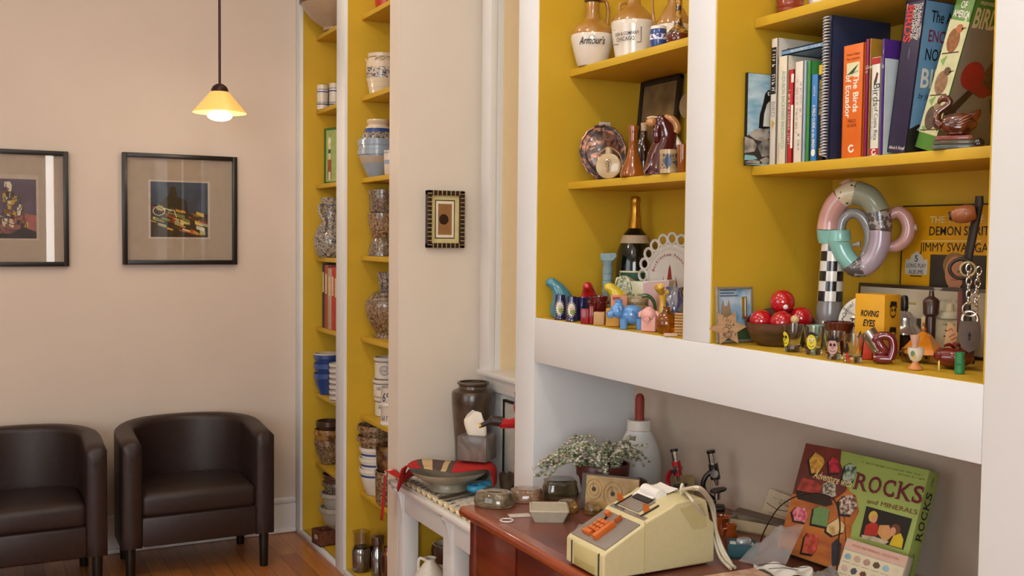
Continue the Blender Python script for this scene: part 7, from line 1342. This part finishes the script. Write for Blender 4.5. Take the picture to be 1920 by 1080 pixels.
def serif_word(tt, p0, p1, h, c, y=-.0022, mm=None):     # spaced capitals with slab serifs
    mm = mm or m; (u0, v0), (u1, v1) = p0, p1; an = atan2(v1-v0, u1-u0); L = sqrt((u1-u0)**2+(v1-v0)**2); wd = {'R': 1.05, 'O': 1.1, 'C': 1.0, 'K': 1.1, 'S': .85}; tot = sum(wd[ch] for ch in tt)+.08*(len(tt)-1); k = L/tot; x = 0; i = mm.mark()
    for ch in tt:
        w_ = wd[ch]*k; cx_ = x+w_/2; mm.text(ch, h, cx_, 0, c, y, bold=.014, width=w_*.9); b = h/2; t_ = h*.07; sv = w_*.26; yy = y-.0001
        st = {'R': [(-.40, 1), (-.40, -1), (.40, -1)], 'K': [(-.40, 1), (-.40, -1), (.34, 1), (.38, -1)]}.get(ch, [])
        for sx, sg in st: mm.rect(cx_+sx*w_-sv*.5+.04*w_, sg*b-t_*.6, cx_+sx*w_+sv*.5+.04*w_, sg*b+t_*.6, c, yy)
        for sx, sg in {'C': [(.36, 1), (.36, -1)], 'S': [(.33, 1), (-.36, -1)]}.get(ch, []): mm.rect(cx_+sx*w_-t_*.5, sg*b*.35, cx_+sx*w_+t_*.5, sg*b*1.0, c, yy)
        x += w_+.08*k
    mm.apply(i, MX.Translation((u0, 0, v0)) @ MX.Rotation(-an, 4, 'Y'))
CRE = mat('#dfc98a', .5); MRD = mat('#6a1828', .5)
line_txt('Adventure with', 1527, 889, 1598, 908, 15, CRE, .01, .3)
serif_word('ROCKS', f.uv(1603, 901), f.uv(1733, 930), .034, MRD)
# little serifs on the capitals
line_txt('and MINERALS', 1627, 939, 1721, 961, 9, mat('#7a3020', .5), 0)
(u0, v0), (u1, v1), (u2, v2), (u3, v3) = f.uv(1618, 867), f.uv(1732, 892), f.uv(1685, 889), f.uv(1736, 900); m.scribble((u0+u1)/2, (v0+v1)/2, u1-u0, .0032, mat('#3a4420', .5), -.0022, atan2(v1-v0, u1-u0), 3); m.scribble((u2+u3)/2, (v2+v3)/2, u3-u2, .0032, mat('#3a4420', .5), -.0022, atan2(v3-v2, u3-u2), 4)
m.poly(q([(1625, 949), (1711, 973), (1694, 1031), (1612, 1006)]), BI, -.0012)
m.poly(q([(1620, 1003), (1624, 985), (1640, 978), (1648, 985), (1646, 1005)]), mat('#a8281c', .5, var=.15), -.0016); m.disc(*f.uv(1638, 969), .011, .012, mat('#c9a838', .5), -.0016, 14); m.disc(*f.uv(1640, 973), .0075, .0085, mat('#c98f6c', .5), -.0018, 12)
m.poly(q([(1646, 1000), (1650, 985), (1668, 985), (1674, 1005), (1660, 1018)]), mat('#c98f54', .5, var=.12), -.0017); m.poly(q([(1668, 1022), (1676, 1005), (1690, 1000), (1695, 1012), (1692, 1029)]), mat('#cfae1c', .5, var=.1), -.0019); m.disc(*f.uv(1680, 993), .012, .011, mat('#6a3a20', .5), -.0018, 14); m.disc(*f.uv(1675, 997), .007, .009, mat('#c98f6c', .5), -.0019, 12); m.poly(q([(1616, 1003), (1618, 1010), (1660, 1021), (1668, 1016), (1640, 1006)]), mat('#b9a88a', .5, var=.3, scale=60), -.0018)
m.build('printed_front', t)
m = MB(); serif_word('ROCKS', (H_*.42, T_*.5), (H_*.83, T_*.5), .019, BI, -.0006, m); m.text('Adventure with', .008, H_*.2, T_*.55, BI, -.0006, shear=.2, width=H_*.24); m.scribble(H_*.92, T_*.5, .02, .006, mat('#4a5030', .5), -.0006)
# spine lettering runs up the right side
m.apply(0, MX(((0, -1, 0, W_), (0, 0, -1, T_), (1, 0, 0, 0), (0, 0, 0, 1))))
m.build('spine_lettering', t)
# mineral collection card leaning on the kit box
l2 = R(24); n_ = nb; b0 = f.M @ V((.16, -.075, 0)); f2 = Face((b0.x, b0.y, LZ), V((cos(a+R(-3)), sin(a+R(-3)), 0)), nb*sin(l2)+V((0, 0, cos(l2)))); 
o1 = P(1572, 1098, Z=LZ)+V((0, 0, .0075)); f2 = Face(o1+V((.0, 0, 0)), V((cos(R(-84)), sin(R(-84)), 0)), nb*sin(l2)+V((0, 0, cos(l2)))); hh = f2.uv(1588, 1008)[1]; w_ = f2.uv(1704, 1041)[0]-f2.uv(1588, 1008)[0]; x0_ = f2.uv(1588, 1008)[0]; f2 = Face(f2.o+f2.ux*x0_, f2.ux, f2.uz)
t = thing('mineral_collection', 'boxed mineral specimen card with rows of small stones leaning on the rock kit', 'specimen card'); place(t, f2)
m = MB(); m.box((w_/2, .009, hh/2), (w_, .018, hh), mat('#b8ab94', .6, var=.05), .001); m.rect(.002, hh-.022, w_-.002, hh-.002, mat('#cfa894', .6), -.0006); m.rect(.002, .002, w_-.002, hh-.024, mat('#d6c9a8', .6, var=.03), -.0006); m.text('ROCKS AND MINERALS - COLLECTION', .005, w_*.5, hh-.011, mat('#9a4a3c', .5), -.001, width=w_*.75)
rr = random.Random(4); cols = ['#7fa4ac', '#c4a08c', '#b08a7c', '#5a4a38', '#8fb0b4', '#cfc0a8', '#c4a898', '#4a4a54', '#6a3c2c', '#c9c0a4', '#bfa898', '#2c3440', '#9a7a68', '#6a7a80']
nr_ = int((hh-.03)/.024)+1; k = 0
for r_ in range(nr_):
    for c in range(6):
        cx_ = .016+c*(w_-.032)/5; cz_ = hh-.036-r_*.025
        if cz_ < .008: continue
        m.line([(cx_-.009, cz_-.0115), (cx_+.009, cz_-.0115)], .001, mat('#8a7a60', .6), -.0009); n6 = 6; m.poly([(cx_+(.0075+.002*rr.random())*cos(j*pi/3+.3), cz_+(.006+.002*rr.random())*sin(j*pi/3+.3)) for j in range(n6)], mat(cols[k % 14], .6, var=.15), -.0012); k += 1
m.build('card', t)
# hand lens hoop
c = P(1500, 1005, X=1.545); hp = [P(1424, 1025, X=1.535), P(1430, 1003, X=1.537), P(1444, 975, X=1.54), P(1462, 950, X=1.545), P(1492, 931, X=1.55), P(1530, 925, X=1.555), P(1562, 935, X=1.555), P(1572, 960, X=1.55), P(1575, 990, X=1.547), P(1572, 1015, X=1.545)]
hp[0].z = max(hp[0].z, LZ+.003); c0 = V((hp[0].x, hp[0].y, LZ)); t = thing('wire_hoop', 'thin dark wire hoop arching in front of the rock kit box', 'hoop', c0); ent = [V((hp[0].x-.005, hp[0].y, LZ+.002))]+hp+[V((hp[-1].x-.005, hp[-1].y-.002, LZ+.002))]
MB().tube([v-c0 for v in ent], .0015, mat('#2a1f18', .4, .3), 8, smooth=2).build('wire', t)
# plastic bags
def bag(label, corners, hump, seed, n=16):
    rr = random.Random(seed); m = MB(); g, nt, b = new_mat('clear_plastic'); inp(b, Base_Color=lin('#e6e4e0'), Roughness=.12, Transmission_Weight=.75, IOR=1.12, Alpha=.62, Specular_IOR_Level=.9)
    nn = nd(nt, 'ShaderNodeTexNoise'); nn.inputs['Scale'].default_value = 34; nn.inputs['Detail'].default_value = 3; nn.inputs['Distortion'].default_value = 1.5; nt.links.new(coords(nt), nn.inputs[0]); bumped(nt, b, nn.outputs[0], .9, .006)
    c = [V(q) for q in corners]; o0 = sum(c, V((0, 0, 0)))/4; o0.z = LZ; ph = [rr.uniform(0, 6) for _ in range(6)]; top = []; bot = []
    for i in range(n+1):
        u = i/n; ra = []; rb = []
        for j in range(n+1):
            v = j/n; p_ = c[0]*(1-u)*(1-v)+c[1]*u*(1-v)+c[2]*u*v+c[3]*(1-u)*v; e = (16*u*(1-u)*v*(1-v)); wv = .006*sin(9*u+ph[0]+4*v)+.005*sin(13*v+ph[1]-5*u)+.004*abs(sin(15*u+11*v+ph[2]))
            ra.append(p_-o0+V((0, 0, hump*e**.6*(1+.5*sin(7*u+5*v+ph[3])*sin(6*v-3*u+ph[4]))+wv*min(1, e*3)+.002))); rb.append(p_-o0+V((0, 0, .0008)))
        top.append(ra); bot.append(rb)
    m.grid(top, g); m.grid(bot, g); return tag(m.build('plastic_bag', None, o0, sharp=70), label, 'plastic bag', 'clear plastic bags on the desk')
z1 = LZ+.001
bag('clear crumpled plastic bag in front of the teal box and rock kit', [P(1384, 1053, Z=z1), P(1468, 1072, Z=z1), P(1508, 985, Z=LZ+.085)+V((.0, 0, 0)), P(1452, 1000, Z=LZ+.06)], .022, 3, 28)
bag('clear plastic bag at the bottom edge before the mineral card', [P(1512, 1082, Z=z1), P(1548, 1140, Z=z1), P(1612, 1124, Z=LZ+.01), P(1546, 1070, Z=LZ+.012)], .018, 8, 28)
pp_ = P(1468, 1080, Z=z1)+V((0, 0, .006)); t = thing('engraved_paper', 'crumpled white paper with black line drawing between the two plastic bags', 'paper', pp_, R(-40)); rows = [[V((-.06+.01*j, -.03+.0075*i, .006+.006*sin(j*.9+i*.5)+.004*cos(i*1.1-j*.4))) for j in range(13)] for i in range(9)]; m = MB(); m.grid(rows, mat('#d6d2c8', .7, var=.03)); m.build('sheet', t, sharp=80); m = MB(); m.tube([(-.05, 0, .014), (-.01, .012, .016), (.03, -.004, .015), (.05, .01, .015)], .0008, BI, 5, smooth=1); m.tube([(-.03, -.02, .013), (.0, -.012, .015), (.03, -.02, .015)], .0007, BI, 5, smooth=1); m.build('drawn_line', t)
# chequered pale board at the bottom edge
a_, b_, c_ = P(1285, 1084, Z=LZ+.03), P(1415, 1064, Z=LZ+.03), P(1470, 1090, Z=LZ+.03); d = (b_-a_); d.z = 0; an = atan2(d.y, d.x); L_ = d.length
t = thing('checker_board', 'pale peach chequered wooden box lid at the bottom edge of the picture', 'box', V((b_.x, b_.y, LZ)), an); m = MB(); CKB = check_mat('pale_checks', '#c99a78', '#d9b494', 42, .5); m.box((-L_/2-.01, -.10, .015), (L_+.02, .2, .0292), CKB, .0015); m.build('lid', t)
